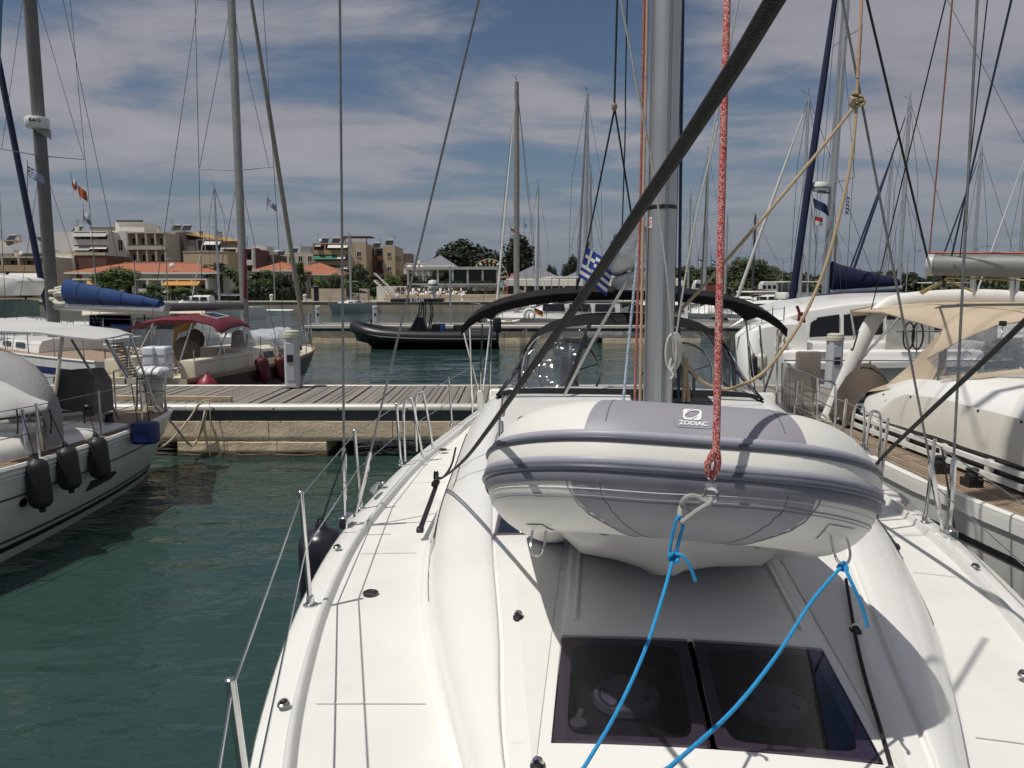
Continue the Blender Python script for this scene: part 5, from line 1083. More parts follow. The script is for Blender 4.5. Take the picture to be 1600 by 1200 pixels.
# ---------------------------------------------------------------- blue-covered yacht lying along, beyond the left boat
bb = thing('sailing_yacht', 'white yacht with blue sail cover and teak deck behind the left yacht', 'yacht', (-18.7, 27.2, 0), frame((.8, -.6))); h = Hull(bb, 10.8, 3.2, 1.15, 1.0, .9, .75); BBI = WM[bb].inverted()
h.hull(WHT); h.stripe(.20, .34, M('blue_stripe', (.01, .025, .12), .4)); h.deck(TEAK, .05); h.rail(WHT, .035); h.house(2.2, 6.8, .6, .3, .42, GEL); h.windows(((2.8, 3.6), (4, 4.8), (5.2, 5.9))); h.guard(.06, .95, 8, .6)
for k in range(14): g = G(); c = h.p(.36 + k * .024, .07, 1, .012); g.cbox(c, .05, .12, .05); g.build('scupper', M('scupper_pale', (.7, .7, .66), .5), h.o)
fo = BBI @ Vector((at(101, 490, 24.0).x - .1, 24.0, 1.4)); m_, tp = rig(bb, (0, fo.y, 1.4), 16.5, (0, .1, 1.25), (0, 10.7, 1.0), 1.3, (.33, .66), M('mast_deep_grey', (.17, .165, .155), .55, .2, var=.2, scale=2), .14, (M('sky_blue_furl', (.12, .27, .45), .8, var=.15, scale=7), .085), lean=(0, 0))  # even dark grey mast tone, slightly mottled
boom_(bb, (0, fo.y + .2, 2.34), (0, fo.y + 6.6, 2.30), ALU, None, .85, .085); boom_(bb, (0, fo.y + 1.0, 2.4), (0, fo.y + 6.5, 2.36), ALU, BLUEC, .74, .06)
# crumpled sail at the mast end of the cover
g = G()
for k in range(6): g.tube(smooth_path([Vector((.12 * math.sin(k * 2 + i), fo.y + .18 + .28 * i, 2.45 + k * .09 + .03 * math.sin(i * 2 + k))) for i in range(4)], 4), .07, 7)
g.build('flaked_sail', M('sailcloth', (.55, .54, .48), .85, var=.12, scale=8), bb)
t = thing('radar', 'white radar dome on the mast of the blue-covered yacht', 'radar', at(62, 205, 23.6)); c = at(58, 192, 23.5)
g = G(); g.lathe([(.28, -.16), (.31, -.12), (.33, .0), (.33, .10), (.30, .15), (.2, .17)], 20, Matrix.Translation(c)); rd = g.build('dome', WHT, t, world=True)
v, f = text_faces('B&G', .17, .02); g = G(); P_ = []
for a, b, z in v: an = -PI / 2 + (a / .335) + .35; P_.append(c + Vector((.3355 * math.cos(an), .3355 * math.sin(an), b * .75 - .02)))
g.add(P_, f); g.build('lettering', BLK, rd, world=True, recalc=False, smooth=0)
g = G(); g.prism([c + Vector((-.15, 0, -.16)), c + Vector((.3, .1, -.16)), c + Vector((.3, .1, -.45))], (0, .06, 0)); g.build('bracket', ALUD, t, world=True)
# white-cabined cruiser with cream awning further back at left
NV = MATS['navy_line']
cr = thing('motor_cruiser', 'cruiser under a long cream awning behind the burgundy canopy', 'motorboat', (-19.4, 31.0, 0), frame((1, .02))); h = Hull(cr, 9, 3.0, 1.1, 1.0, .8, .85); h.hull(WHT); h.deck(WHT); h.house(2, 7, .75, .7, .8, WHT); h.windows(((2.8, 3.8), (4.1, 5.2), (5.5, 6.5)), zk=(.45, .8)); h.guard(.05, .9, 7, .6)
rows = [[WM[cr].inverted() @ at(px, py, Y) for px, py in zip((128, 170, 220, 270, 320), pys)] for Y, pys in ((29.2, (492, 489, 488, 489, 491)), (30.4, (483, 480, 479, 479, 482)), (31.6, (484, 480, 478, 478, 481)))]
canopy(cr, rows, M('cream_awning', (.58, .53, .42), .8, var=.08), .03, 'awning')
for px in (150, 225, 300): g = G(); g.tube([WM[cr].inverted() @ at(px, 490, 29.4), WM[cr].inverted() @ at(px + 4, 520, 30)], .03, 6); g.build('awning_pole', STEEL, cr)
g = G(); g.slab([[WM[cr].inverted() @ at(140, 493, 29.6), WM[cr].inverted() @ at(205, 494, 29.6)], [WM[cr].inverted() @ at(140, 520, 29.6), WM[cr].inverted() @ at(205, 520, 29.6)]], .03, (0, 0, 1)); g.build('dark_curtain', BLUEC, cr)
# leftmost cabin cruiser with green side screens
cg = thing('motor_cruiser', 'white cruiser with green screens at the far left edge', 'motorboat', (-20.5, 28.0, 0), frame((1, 0))); h = Hull(cg, 6.5, 2.6, 1.2, 1.1, .6, .85); h.hull(WHT); h.deck(WHT); h.guard(.05, .95, 6, .65)
q = WM[cg].inverted(); g = G(); g.prism([q @ at(-30, 498, 26.3), q @ at(24, 496, 26.3), q @ at(22, 470, 26.3), q @ at(-30, 468, 26.3)], q.to_3x3() @ Vector((0, 1.4, 0))); g.build('screen', M('green_screen', (.10, .16, .14), .6, var=.2), cg)
g = G(); g.prism([q @ at(-30, 462, 26.0), q @ at(20, 462, 26.0), q @ at(29, 440, 26.0), q @ at(22, 434, 26.0), q @ at(-30, 428, 26.0)], q.to_3x3() @ Vector((0, 1.6, 0))); g.build('cabin_top', WHT, cg, bev=.05, bseg=2)
# ---------------------------------------------------------------- right neighbour: big white yacht with arch, tan canvas and teak side deck
ry = thing('sailing_yacht', 'large white yacht at right with teak deck, white arch and tan canvas', 'yacht', (5.62, 10.9, 0), frame((-.012, -1))); RY = WM[ry].inverted()
# local x here points to world -X (towards us), y forward along the hull towards our side of the picture
def RL(px, py, Y): return RY @ at(px, py, Y)
HULLR = M('grey_white_hull', (.58, .585, .565), .3, var=.04, scale=1, dirt=.06)
def rw(y): return interp([(-.3, 1.72), (.5, 1.86), (2.5, 2.08), (4.5, 2.12), (6, 2.0), (8, 1.45), (10, .6), (11, .05)], y)
def rz_(y): return interp([(-.3, 1.2), (3, 1.24), (6, 1.28), (11, 1.55)], y)
ysr = [lerp(-.3, 11, i / 40) for i in range(41)]
g = G()
for sd in (-1, 1): g.grid([[(sd * rw(y) * lerp(1, .86, k * k), y, lerp(rz_(y), -.3, k)) for k in (0, .2, .45, .7, 1)] for y in ysr])
g.grid([[(sd * rw(-.3) * lerp(1, .86, k * k), -.3, lerp(1.2, -.3, k)) for k in (0, .2, .45, .7, 1)] for sd in (-1, 1)]); ryh = g.build('hull', HULLR, ry, smooth=50)
for k0, k1, mt in ((.165, .20, BLK), (.0, .055, WHT)):
    for sd in (-1, 1):
        g = G(); g.grid([[(sd * (rw(y) * lerp(1, .86, k * k) + (.006 if mt is BLK else .02)), y, lerp(rz_(y), -.3, k)) for k in (k0, k1)] for y in ysr]); g.build('stripe' if mt is BLK else 'rubbing_strake', mt, ryh)
g = G(); g.grid([[(rw(y) * x, y, rz_(y) - .035) for x in (-1, -.5, 0, .5, 1)] for y in ysr]); g.build('deck', M('teak_caulk', (.035, .03, .026), .75, var=.25, scale=6), ry)
# laid teak planks on the side deck that faces us, each plank a batten
TK = [M('teak_plank_%d' % i, c, .75, var=.2, scale=12, bump=.4, bscale=60) for i, c in enumerate(((.25, .185, .13), (.215, .16, .11), (.28, .21, .15)))]
for k in range(10):
    for j in range(3):
        y0, y1 = 1.0 + j * 2.6, 1.0 + (j + 1) * 2.6 - .01; g = G(); pts = [lerp(y0, y1, i / 5) for i in range(6)]
        g.slab([[(rw(y) - .075 - k * .058 - d, y, rz_(y) - .018) for y in pts] for d in (0, .048)], .014); g.build('teak_plank', TK[(k * 2 + j) % 3], ry)
for sd in (-1, 1):
    g = G(); g.grid([[(sd * (rw(y) - a), y, rz_(y) + b) for a, b in ((-.012, -.03), (-.012, .03), (.03, .04), (.062, .03), (.066, -.03))] for y in ysr]); g.build('toe_rail', WHT, ry, smooth=60)
# coachroof: tall side rising forward, rounded top
cz = [(.2, 1.30), (1.0, 1.50), (1.6, 1.72), (2.4, 1.95), (3.4, 2.06), (5.2, 2.06), (7.2, 1.85), (8.6, 1.45)]
g = G(); rows = []
for y in [lerp(.2, 8.6, i / 34) for i in range(35)]:
    w = min(1.42, rw(y) - .58); zt_ = interp(cz, y); zb = rz_(y) - .04
    rows.append([(w, y, zb), (w - .02, y, lerp(zb, zt_, .35)), (w - .08, y, lerp(zb, zt_, .68)), (w - .22, y, lerp(zb, zt_, .90)), (w - .45, y, zt_), (0, y, zt_ + .07), (-w + .45, y, zt_), (-w + .22, y, lerp(zb, zt_, .90)), (-w + .08, y, lerp(zb, zt_, .68)), (-w, y, zb)])
g.grid(rows); rc = g.build('coachroof', GEL, ry, smooth=50)
# canvas cover panel over the saloon windows, with press studs
CVR = M('cover_panel', (.56, .54, .48), .85, var=.05, scale=2, bump=.08, bscale=60)
g = G(); rows = []
for i in range(19):
    y = lerp(2.0, 6.6, i / 18); w = min(1.42, rw(y) - .58); zt_ = interp(cz, y); zb = rz_(y) - .04; k = min(1, i / 2.5)
    rows.append([(w + .028 + .012 * math.sin(i * 1.7), y, lerp(zb, zt_, .30)), (w + .012 + .008 * math.sin(i * 1.1 + 1), y, lerp(zb, zt_, .30 + .2 * k)), (w - .055, y, lerp(zb, zt_, .30 + .42 * k))])
g.slab(rows, .006, (1, 0, .2)); cv = g.build('window_cover', CVR, rc, smooth=60)
for i in range(8):
    y = lerp(2.3, 6.5, i / 7); w = min(1.42, rw(y) - .58); zt_ = interp(cz, y); zb = rz_(y) - .04; g = G(); g.ball((w - .035, y, lerp(zb, zt_, .70)), .012, 8); g.build('stud', BLK, cv)
# white handrail channel with dark slots under the cover
for k, (z0, z1) in enumerate(((.02, .07), (.13, .17))):
    g = G(); g.grid([[(min(1.42, rw(y) - .58) + a, y, rz_(y) + b) for a, b in ((.03, z0), (.075, z0), (.075, z1), (.03, z1))] for y in ysr[6:26]], closed=True); g.build('handrail', WHT, rc, bev=0)
g = G(); g.grid([[(min(1.42, rw(y) - .58) + .012, y, rz_(y) + b) for b in (-.02, .2)] for y in ysr[6:26]]); g.build('dark_slot', BLK, rc)
for i in range(8): y = lerp(1.6, 6.6, i / 7); g = G(); g.box(min(1.42, rw(y) - .58) + .02, min(1.42, rw(y) - .58) + .07, y - .03, y + .03, rz_(y) + .0, rz_(y) + .18); g.build('rail_post', WHT, rc)
# winches and blocks on the side deck
for y in (4.1, 4.6): g = G(); x = rw(y) - .42; g.box(x - .06, x + .06, y - .07, y + .07, rz_(y) - .02, rz_(y) + .05); g.lathe([(.05, .05), (.055, .07), (.04, .10), (.055, .13), (.03, .14)], 12, Matrix.Translation((x, y, rz_(y)))); g.build('deck_block', BLK, ry)
for y, dx_ in ((2.05, 0), (3.4, .02)): g = G(); x = rw(y) - .03; g.tube(smooth_path([(x, y - .22, rz_(y) + .03), (x + .01, y - .1, rz_(y) + .075), (x + .01, y + .1, rz_(y) + .075), (x, y + .22, rz_(y) + .03)], 4), .018, 8); g.build('cleat', STEEL, ry)
# arch: broad white hoop across the cockpit
Ya = 9.75; ap = [RL(1292, 660, Ya), RL(1318, 600, Ya), RL(1342, 545, Ya), RL(1362, 505, Ya), RL(1378, 484, Ya), RL(1405, 472, Ya), RL(1470, 466, Ya), RL(1540, 465, Ya), RL(1590, 468, Ya), RL(1640, 476, Ya), RL(1675, 500, Ya), RL(1700, 560, Ya), RL(1715, 660, Ya)]
g = G(); P = smooth_path(ap, 5); g.tube(P, .105, 10, flat=.62, up=(0, 1, 0)); arch_ = g.build('arch', WHT, ry, smooth=60)
g = G(); a, b = RL(1330, 545, Ya - .13), RL(1338, 518, Ya - .13); g.tube(smooth_path([a, a + Vector((.0, .05, 0)), b + Vector((0, .05, 0)), b], 4), .010, 6); g.build('grab_handle', BLK, arch_)
# tan bimini from the arch forward, sprayhood with wrinkled clear window
def RB(px, py, Y): return RL(px, py, Y)
rows = [[RB(1332, 486, 9.9), RB(1370, 478, 9.9), RB(1430, 473, 9.9), RB(1500, 471, 9.9), RB(1600, 471, 9.9), RB(1690, 480, 9.9)], [RB(1378, 487, 9.3), RB(1420, 477, 9.3), RB(1470, 473, 9.3), RB(1530, 472, 9.3), RB(1640, 473, 9.3), RB(1740, 482, 9.3)], [RB(1415, 497, 8.7), RB(1450, 482, 8.7), RB(1500, 474, 8.7), RB(1570, 472, 8.7), RB(1690, 473, 8.7), RB(1800, 484, 8.7)], [RB(1474, 513, 8.1), RB(1500, 493, 8.1), RB(1545, 481, 8.1), RB(1620, 474, 8.1), RB(1750, 473, 8.1), RB(1870, 486, 8.1)]]
canopy(ry, rows, TAN, .015)
g = G(); g.slab([[RB(1328, 484, 9.95), RB(1372, 476, 9.95)], [RB(1330, 494, 9.95), RB(1374, 490, 9.95)]], .03, (0, 1, 0)); g.build('bimini_valance', TAN, ry)
hb_ = [RB(1474, 513, 8.1), RB(1500, 493, 8.1), RB(1545, 481, 8.1), RB(1620, 474, 8.1), RB(1750, 473, 8.1)]
hm_ = [RB(1448, 560, 8.0), RB(1500, 532, 7.75), RB(1556, 508, 7.6), RB(1630, 496, 7.5), RB(1760, 490, 7.5)]
h0_ = [RB(1470, 590, 7.75), RB(1530, 588, 7.35), RB(1600, 582, 7.05), RB(1680, 580, 6.95), RB(1800, 580, 6.9)]
canopy(ry, [hb_, [lerp(a, b, .5) + Vector((0, .05, .03)) for a, b in zip(hb_, hm_)], hm_], TAN, .012, 'sprayhood')
g = G(); g.grid([[lerp(a, b, t) + Vector((0, .03 * math.sin(PI * t), .0)) for a, b in zip(hm_, h0_)] for t in (0, .2, .4, .6, .8, .92)]); g.build('sprayhood_window', glassy('wrinkled_vinyl', (.74, .75, .77), .10, .06, wrinkle=.9, wscale=6), ry, smooth=80)
canopy(ry, [[lerp(a, b, .92) for a, b in zip(hm_, h0_)], h0_], TAN, .012, 'sprayhood_hem')
g = G(); g.slab([[RB(1474, 514, 8.12), RB(1448, 545, 8.4), RB(1418, 575, 8.7), RB(1388, 600, 9.0), RB(1350, 613, 9.25)], [RB(1482, 516, 8.1), RB(1480, 552, 8.0), RB(1478, 580, 7.9), RB(1470, 596, 7.9), RB(1410, 606, 8.5)]], .012, (1, 0, 0)); g.build('side_flap', TAN, ry)
for a_, b_ in (((1472, 516, 8.1), (1466, 600, 7.9)), ((1405, 495, 8.9), (1342, 565, 9.4)), ((1330, 490, 9.9), (1336, 530, 9.9))): g = G(); g.tube([RB(*a_), RB(*b_)], .016, 6); g.build('canopy_strut', STEEL, ry)
g = G(); g.box(*sorted((RB(1566, 505, 7.55).x - .02, RB(1566, 505, 7.55).x + .02)), RB(1566, 505, 7.55).y - .02, RB(1566, 505, 7.55).y + .04, RB(1566, 505, 7.5).z - .03, RB(1566, 505, 7.5).z + .02); g.build('turn_button', BLK, ry)
# helm cover
c = RB(1352, 598, 9.5); g = G(); rows = []
for i in range(8):
    k = i / 7; hh = .62 * math.sin(PI * (.12 + .8 * k)) ** .6; rows.append([c + Vector((lerp(.36, -.36, j / 8), lerp(.35, -.35, k), -.75 + (hh + .38) * math.sin(PI * (j + .25) / 8.5) ** .45)) for j in range(9)])
g.grid(rows); g.build('helm_cover', M('brown_canvas', (.075, .056, .042), .85, var=.2, scale=4, bump=.3, bscale=30), ry, smooth=50)
# stern rail with safety netting
base = [Vector((rw(y) - .05, y, rz_(y))) for y in (-.1, .55, 1.2, 1.9, 2.6)]
for i, b in enumerate(base): g = G(); g.tube([b, b + Vector((.02, 0, .62))], .014, 6); g.build('stanchion', STEEL, ry)
for k in (.35, .62): g = G(); g.tube([b + Vector((.015, 0, k)) for b in base], .008, 5); g.build('guard_wire', STEEL, ry)
g = G()
for i in range(56):
    y = lerp(-.1, 1.9, i / 55); x = rw(y) - .04
    for d in (-1, 1):
        y2 = y + d * .32
        if -.15 < y2 < 1.95: g.tube([(x, y, rz_(y) + .02), (rw(y2) - .03, y2, rz_(y2) + .60)], .0022, 3, cap=False)
g.build('safety_net', M('net_grey', (.34, .32, .27), .9), ry, smooth=0)
for x_ in (-1.2, -.4, .4, 1.2): g = G(); g.tube([(x_, -.25, 1.2), (x_, -.25, 1.85)], .014, 6); g.build('stanchion', STEEL, ry)
for z in (1.55, 1.85): g = G(); g.tube([(-1.65, -.25, z), (1.65, -.25, z)], .012, 6); g.build('pushpit_rail', STEEL, ry)
c = RB(1262, 580, 10.7); g = G(); g.box(c.x - .17, c.x + .17, c.y - .05, c.y + .05, c.z - .30, c.z + .28); g.build('rail_bag', M('taupe_bag', (.20, .175, .15), .85, var=.2), ry, bev=.03, bseg=2)
for k in range(3):
    c = RB(1243 + k * 22, 645 + k * 6, 10.2 - k * .3); g = G()
    for i in range(4): g.tube([c + Vector((.10 * math.cos(a) * (1 - .1 * i), .07 * math.sin(a), -.02 + .03 * i * math.sin(a + i))) for a in [2 * PI * j / 12 for j in range(12)]], .013, 5, closed=True)
    g.build('coiled_line', ROPEW, ry)
# boom and grey sail roll above, with red edge rope; the mast foot stands out of frame to the right
bq0, bq1 = RL(1452, 414, 8.6), RL(1760, 418, 7.4)
g = G(); d = (bq1 - bq0); g.tube([bq0 + d * t for t in (0, .03, .25, .5, .75, 1)], [.10, .115, .118, .12, .122, .124], 14); bm = g.build('boom', M('boom_grey', (.19, .195, .19), .55, .1, var=.06, scale=3), ry, smooth=50)
g = G(); g.tube([bq0 - d * .004, bq0 + d * .035], .122, 14); g.build('end_cap', M('cap_grey', (.42, .43, .42), .4), bm)
g = G(); g.lathe([(.06, 0), (.06, .02)], 4, Matrix.Translation(bq0 + Vector((-.02, .125, 0)) + d * .02) @ Matrix.Rotation(PI / 2, 4, 'X')); g.build('end_light', WHT, bm)
g = G(); g.tube([bq0 + d * t + Vector((0, 0, .132)) for t in (0, .3, .6, 1)], .014, 6); g.build('edge_rope', REDD, bm)
rm = bq1 + Vector((-.3, .2, 0)); g = G(); g.tube([(rm.x, rm.y, 1.9), (rm.x, rm.y, 17.5)], .12, 12, flat=1.3); g.build('mast', ALU, ry)
YEL = rope_mat('yellow_rope', (.50, .42, .20), (.42, .36, .18), 200)
for a_, b_ in (((1476, 437, 8.55), (1438, 457, 9.3)), ((1478, 436, 8.5), (1441, 459, 9.3)), ((1478, 437, 8.5), (1519, 455, 9.0))): g = G(); g.tube([RL(*a_), RL(*b_)], .013, 6); g.build('mainsheet', YEL, ry)
g = G(); g.tube([RL(1478, 434, 8.5), RL(1660, 440, 8.0)], .011, 6); g.build('preventer', YEL, ry)
c = RL(1476, 436, 8.55); g = G(); g.ball(c, .05, 10, (.7, .5, 1.2)); g.build('sheet_block', BLK, ry)
g = G(); g.tube([RL(1521, 462, 9.7), RL(1521, 430, 9.7)], .02, 6); g.tube([RL(1580, 470, 9.7), RL(1582, 430, 9.7)], .03, 6); g.build('arch_post', ALU, ry)
for (a_, b_, r_, nm, mt) in (((1450, 407, 8.6), (1350, -20, 7.2), .012, 'lazy_line', SHT), ((1452, 398, 8.6), (1490, -20, 7.4), .008, 'topping_lift', REDD), ((1487, 400, 8.3), (1585, -20, 6.6), .010, 'lazy_jack', NAVR), ((1500, 402, 8.2), (1545, -20, 7.0), .006, 'lazy_jack', SHT), ((1360, 490, 9.7), (1480, -10, 7.6), .007, 'lazy_jack', SHT)):
    g = G(); p_, q_ = RL(*a_), RL(*b_); g.tube([p_, q_ + (q_ - p_) * 1.6], r_, 5); g.build(nm, mt, ry)
# ---------------------------------------------------------------- catamaran beyond the pier on the right
ct = thing('catamaran', 'white catamaran with long black saloon windows beyond the pier', 'catamaran', (8.6, 17.0, 0)); CI = WM[ct].inverted()
def CL(px, py, Y): return CI @ at(px, py, Y)
g = G(); P = [(1205, 506), (1228, 494), (1262, 484), (1320, 475), (1400, 468), (1500, 466), (1560, 470), (1560, 545), (1212, 545)]
lo = [CL(px, py, 18.2) for px, py in P]; hi = [CL(px, py, 18.2) + Vector((.35, 3.6, .12)) for px, py in P]
g.add(lo + hi, [tuple(range(9))[::-1], tuple(range(9, 18))] + [(k, (k + 1) % 9, 9 + (k + 1) % 9, 9 + k) for k in range(9)]); sal = g.build('saloon', GEL, ct, bev=.06, bseg=3, smooth=45)
for pts in (((1265, 527), (1312, 525), (1312, 491), (1278, 496), (1267, 505)), ((1319, 525), (1380, 523), (1380, 487), (1319, 491)), ((1386, 522), (1480, 519), (1480, 484), (1386, 487))):
    g = G(); g.prism([CL(px, py, 18.17) for px, py in pts], (0, .05, 0)); g.build('window', DGL, sal, bev=.01)
g = G(); g.prism([CL(px, py, 17.3) for px, py in ((1215, 536), (1540, 534), (1540, 548), (1215, 548))], (0, 1.0, 0)); g.build('side_deck', GEL, ct, bev=.03, bseg=2)
g = G(); g.prism([CL(px, py, 17.0) for px, py in ((1222, 548), (1540, 547), (1540, 630), (1236, 630))], (0, 1.8, 0)); g.build('topside', GEL, ct, bev=.08, bseg=3)
g = G(); g.prism([CL(px, py, 16.96) for px, py in ((1250, 550), (1300, 550), (1300, 560), (1262, 561))], (0, .06, 0)); g.build('recess_shade', M('shadow_grey', (.22, .22, .21), .6), ct)  # raised grey slab; the shade of a recess is painted into its colour
g = G(); g.prism([CL(px, py, 16.7) for px, py in ((1235, 566), (1540, 562), (1540, 574), (1240, 580))], (0, .4, 0)); g.build('rubbing_strake', WHT, ct, bev=.03)
# its nearer hull, bow to the left
g = G(); rows = []
for px, top_, Y0, Y1, b_ in ((1150, 528, 18.2, 18.3, .30), (1170, 520, 17.9, 18.7, .12), (1195, 512, 17.6, 19.0, 0), (1225, 508, 17.35, 19.2, 0), (1260, 506, 17.2, 19.3, 0)):
    a, b = CL(px, top_, Y0), CL(px, top_, Y1); zz = a.z; b = Vector((a.x, b.y, zz)); rows.append([Vector((a.x + .25, a.y + .12, -.3)), Vector((a.x + .12 + b_ * .3, a.y, .35)), a, Vector((a.x, (a.y + b.y) / 2, zz + .08)), b, Vector((a.x + .12 + b_ * .3, b.y, .35)), Vector((a.x + .25, b.y - .12, -.3))])
g.grid(rows); g.f.append(tuple(range(7))); g.build('hull', GEL, ct, smooth=60)
for px in (1172, 1190, 1206, 1224): g = G(); a = CL(px, 516, 18); g.tube([a, a + Vector((0, 0, .55))], .014, 6); g.build('stanchion', STEEL, ct)
g = G(); g.tube([CL(1140, 512, 18.1), CL(1172, 492, 18), CL(1206, 484, 18), CL(1224, 482, 18)], .012, 5); g.tube([CL(1140, 512, 18.1), CL(1172, 507, 18), CL(1224, 500, 18)], .012, 5); g.build('bow_rail', STEEL, ct)
c = CL(1222, 540, 17.2); g = G()
for i in range(7): g.tube([c + Vector((.06 * math.cos(a) + .02 * math.sin(i), .04 * math.sin(a), .20 * math.sin(a) - .05 + .03 * i)) for a in [2 * PI * j / 12 for j in range(12)]], .012, 5, closed=True)
g.build('hanging_lines', M('grey_brown_rope', (.22, .20, .16), .9), ct)
for i, (px, py) in enumerate(((1245, 478), (1252, 488))): g = G(); g.tube(smooth_path([CL(px, py, 18), CL(px + 4, py + 12, 18), CL(px + 2, py + 26, 18)], 4), .035, 6); g.build('red_lashing', REDC, ct)
g = G(); g.prism([CL(px, py, 17.2) for px, py in ((1387, 500), (1460, 497), (1460, 560), (1382, 560))], (0, .03, 0)); g.build('cockpit_curtain', M('pale_curtain', (.46, .46, .42), .7, var=.2), ct)
for px in (1432, 1452, 1500): g = G(); g.tube([CL(px, 500, 16.9), CL(px, 570, 16.9)], .018, 6); g.build('stern_post', STEEL, ct)
g = G(); g.tube([CL(1400, 518, 16.9), CL(1510, 517, 16.9)], .018, 6); g.build('stern_rail', STEEL, ct)
for px in (1420, 1434): c = CL(px, 525, 16.85); g = G(); g.tube([c + Vector((.12 * math.cos(a), 0, .30 * math.sin(a))) for a in [2 * PI * j / 14 for j in range(14)]], .02, 5, closed=True); g.build('hanging_hose', BLK, ct)
fender(at(1188, 594, 16.6), .62, .13, M('cream_fender', (.55, .54, .48), .5, var=.08), 'cream fender hanging at the catamaran bow by the pier', line_to=at(1186, 530, 17.6))
fender(at(1176, 590, 16.4), .5, .09, RUB, 'small black fender hanging left of the cream one', line_to=at(1170, 530, 17.6))
# ---------------------------------------------------------------- yacht with navy covers behind the catamaran
nv = thing('sailing_yacht', 'yacht with navy sail cover and radar rising behind the catamaran', 'yacht', (9.6, 26.0, 0), frame((1, .06))); h = Hull(nv, 12, 3.8, 1.4, 1.3, 1, .8); NI = WM[nv].inverted(); h.hull(WHT); h.deck(WHT); h.house(3, 8, .62, .4, .5, GEL); h.windows(((3.6, 4.6), (5, 6.2))); h.guard(.04, .95, 9, .6)
fo = NI @ Vector((at(1281, 450, 26.4).x, 26.4, 1.6)); tpx = at(1312, -60, 26.4)
m_, tp = rig(nv, (0, fo.y, 1.6), 15.5, (0, .0 + (NI @ at(1228, 492, 26.2)).y, 1.5), (0, 11.8, 1.3), 1.15, (.305, .60), ALU, .115, (NAVY, .13), lean=(0, .35))
be = NI @ at(1412, 440, 26); boom_(nv, (0, fo.y + .15, 2.75), (be.x * .3, be.y, 2.9), ALU, NAVY, 1.0, .11)
rows = [[NI @ at(px, py, Y) for px, py in zip((1268, 1310, 1360, 1410, 1440), pys)] for Y, pys in ((24.5, (466, 463, 462, 463, 467)), (25.8, (461, 457, 456, 457, 462)), (27, (462, 458, 457, 458, 463)))]; canopy(nv, rows, NAVY, .03)
t = thing('radar', 'white radar dome on the mast above the navy sail cover', 'radar', at(1283, 300, 26.1)); c = at(1281, 292, 26.1); g = G(); g.lathe([(.24, -.14), (.27, -.08), (.28, .06), (.24, .14), (.1, .16)], 18, Matrix.Translation(c)); g.build('dome', WHT, t, world=True); g = G(); g.lathe([(.281, -.05), (.281, -.02)], 18, Matrix.Translation(c), cap=False); g.build('band', NV, t, world=True); g = G(); g.bar(c + Vector((0, 0, -.17)), c + Vector((.35, .2, -.17)), .14, .05); g.build('bracket', ALUD, t, world=True)
# ---------------------------------------------------------------- black rigid inflatable by the far pier
rib = thing('rigid_inflatable', 'long black rigid inflatable with radar arch at the distant pier', 'inflatable boat', (at(553, 540, 37.6).x, 37.6, 0), frame((1, .03))); RIBT = M('rib_black', (.014, .014, .017), .4, var=.3, scale=2)
rib.scale = (1, .74, 1); WM[rib] = WM[rib] @ Matrix.Diagonal((1, .74, 1, 1))
hp = [(0, .0, 1.02), (.12, .25, 1.02), (.5, .6, .92), (1.1, .95, .80), (2.4, 1.2, .66), (5, 1.28, .58), (9.4, 1.25, .56)]
for sd in (-1, 1):
    g = G(); P = smooth_path([(sd * w, y, z) for y, w, z in hp], 5); g.tube(P, [min(.30, .14 + .2 * i / 5) for i in range(len(P))], 12); tb = g.build('tube', RIBT, rib)
    g = G(); g.tube([p + Vector((sd * .28, 0, -.05)) for p in P[3:]], .03, 5); g.build('rub_strake', M('rib_grey', (.20, .20, .21), .5), tb)
g = G(); g.grid([[(-w, y, z - .15), (-w * .7, y + .2, lerp(z - .15, -.2, .5)), (0, y + .35, -.25 if y > .9 else .5), (w * .7, y + .2, lerp(z - .15, -.2, .5)), (w, y, z - .15)] for y, w, z in [(a, max(.05, b), c) for a, b, c in hp]]); g.build('hull', RIBT, rib)
local_box(rib, 'deck', RIBT, -1, 1, 1.4, 9.2, .30, .36)
g = G(); g.prism([(-.5, 3.3, .36), (-.5, 5.0, .36), (-.5, 4.7, 1.45), (-.5, 4.2, 1.5)], (1.0, 0, 0)); g.build('console', RIBT, rib, bev=.05, bseg=2)
for sd in (-1, 1):
    for y0, y1, yt in ((3.9, 4.4, 4.5), (5.0, 5.2, 5.1), (4.6, 4.7, 4.7)): g = G(); g.tube([(sd * .62, y0, .9), (sd * .62, y1, 1.7), (sd * .6, yt, 2.25)], .045, 6); g.build('top_frame', RIBT, rib)
ttop = local_box(rib, 'hardtop', RIBT, -.85, .85, 2.6, 6.0, 2.24, 2.40, .06, 2)
v, f = text_faces('Θ-ΥΒ-674', .34, .02); g = G(); g.add([(.856, 4.3 + a * .62, 2.235 + b * .75) for a, b, c in v], f)
txo = g.build('lettering', PRW, ttop, recalc=False, smooth=0); txo.location.x = 0
if True:      # the registration is painted on the side of the top that faces us
    me = txo.data
    side = 1 if (WM[rib] @ Vector((1, 0, 0)) - WM[rib] @ Vector((0, 0, 0))).y < 0 else -1
    for p in me.vertices: p.co.x = side * .858
local_box(rib, 'seat_pod', RIBT, -.5, .5, 5.2, 6.0, .36, 1.15, .06, 2); local_box(rib, 'seat_pod', RIBT, -.5, .5, 6.6, 7.3, .36, 1.1, .06, 2); local_box(rib, 'blue_bag', BLUEC, .55, .75, 5.8, 6.1, .36, 1.2, .04, 2)
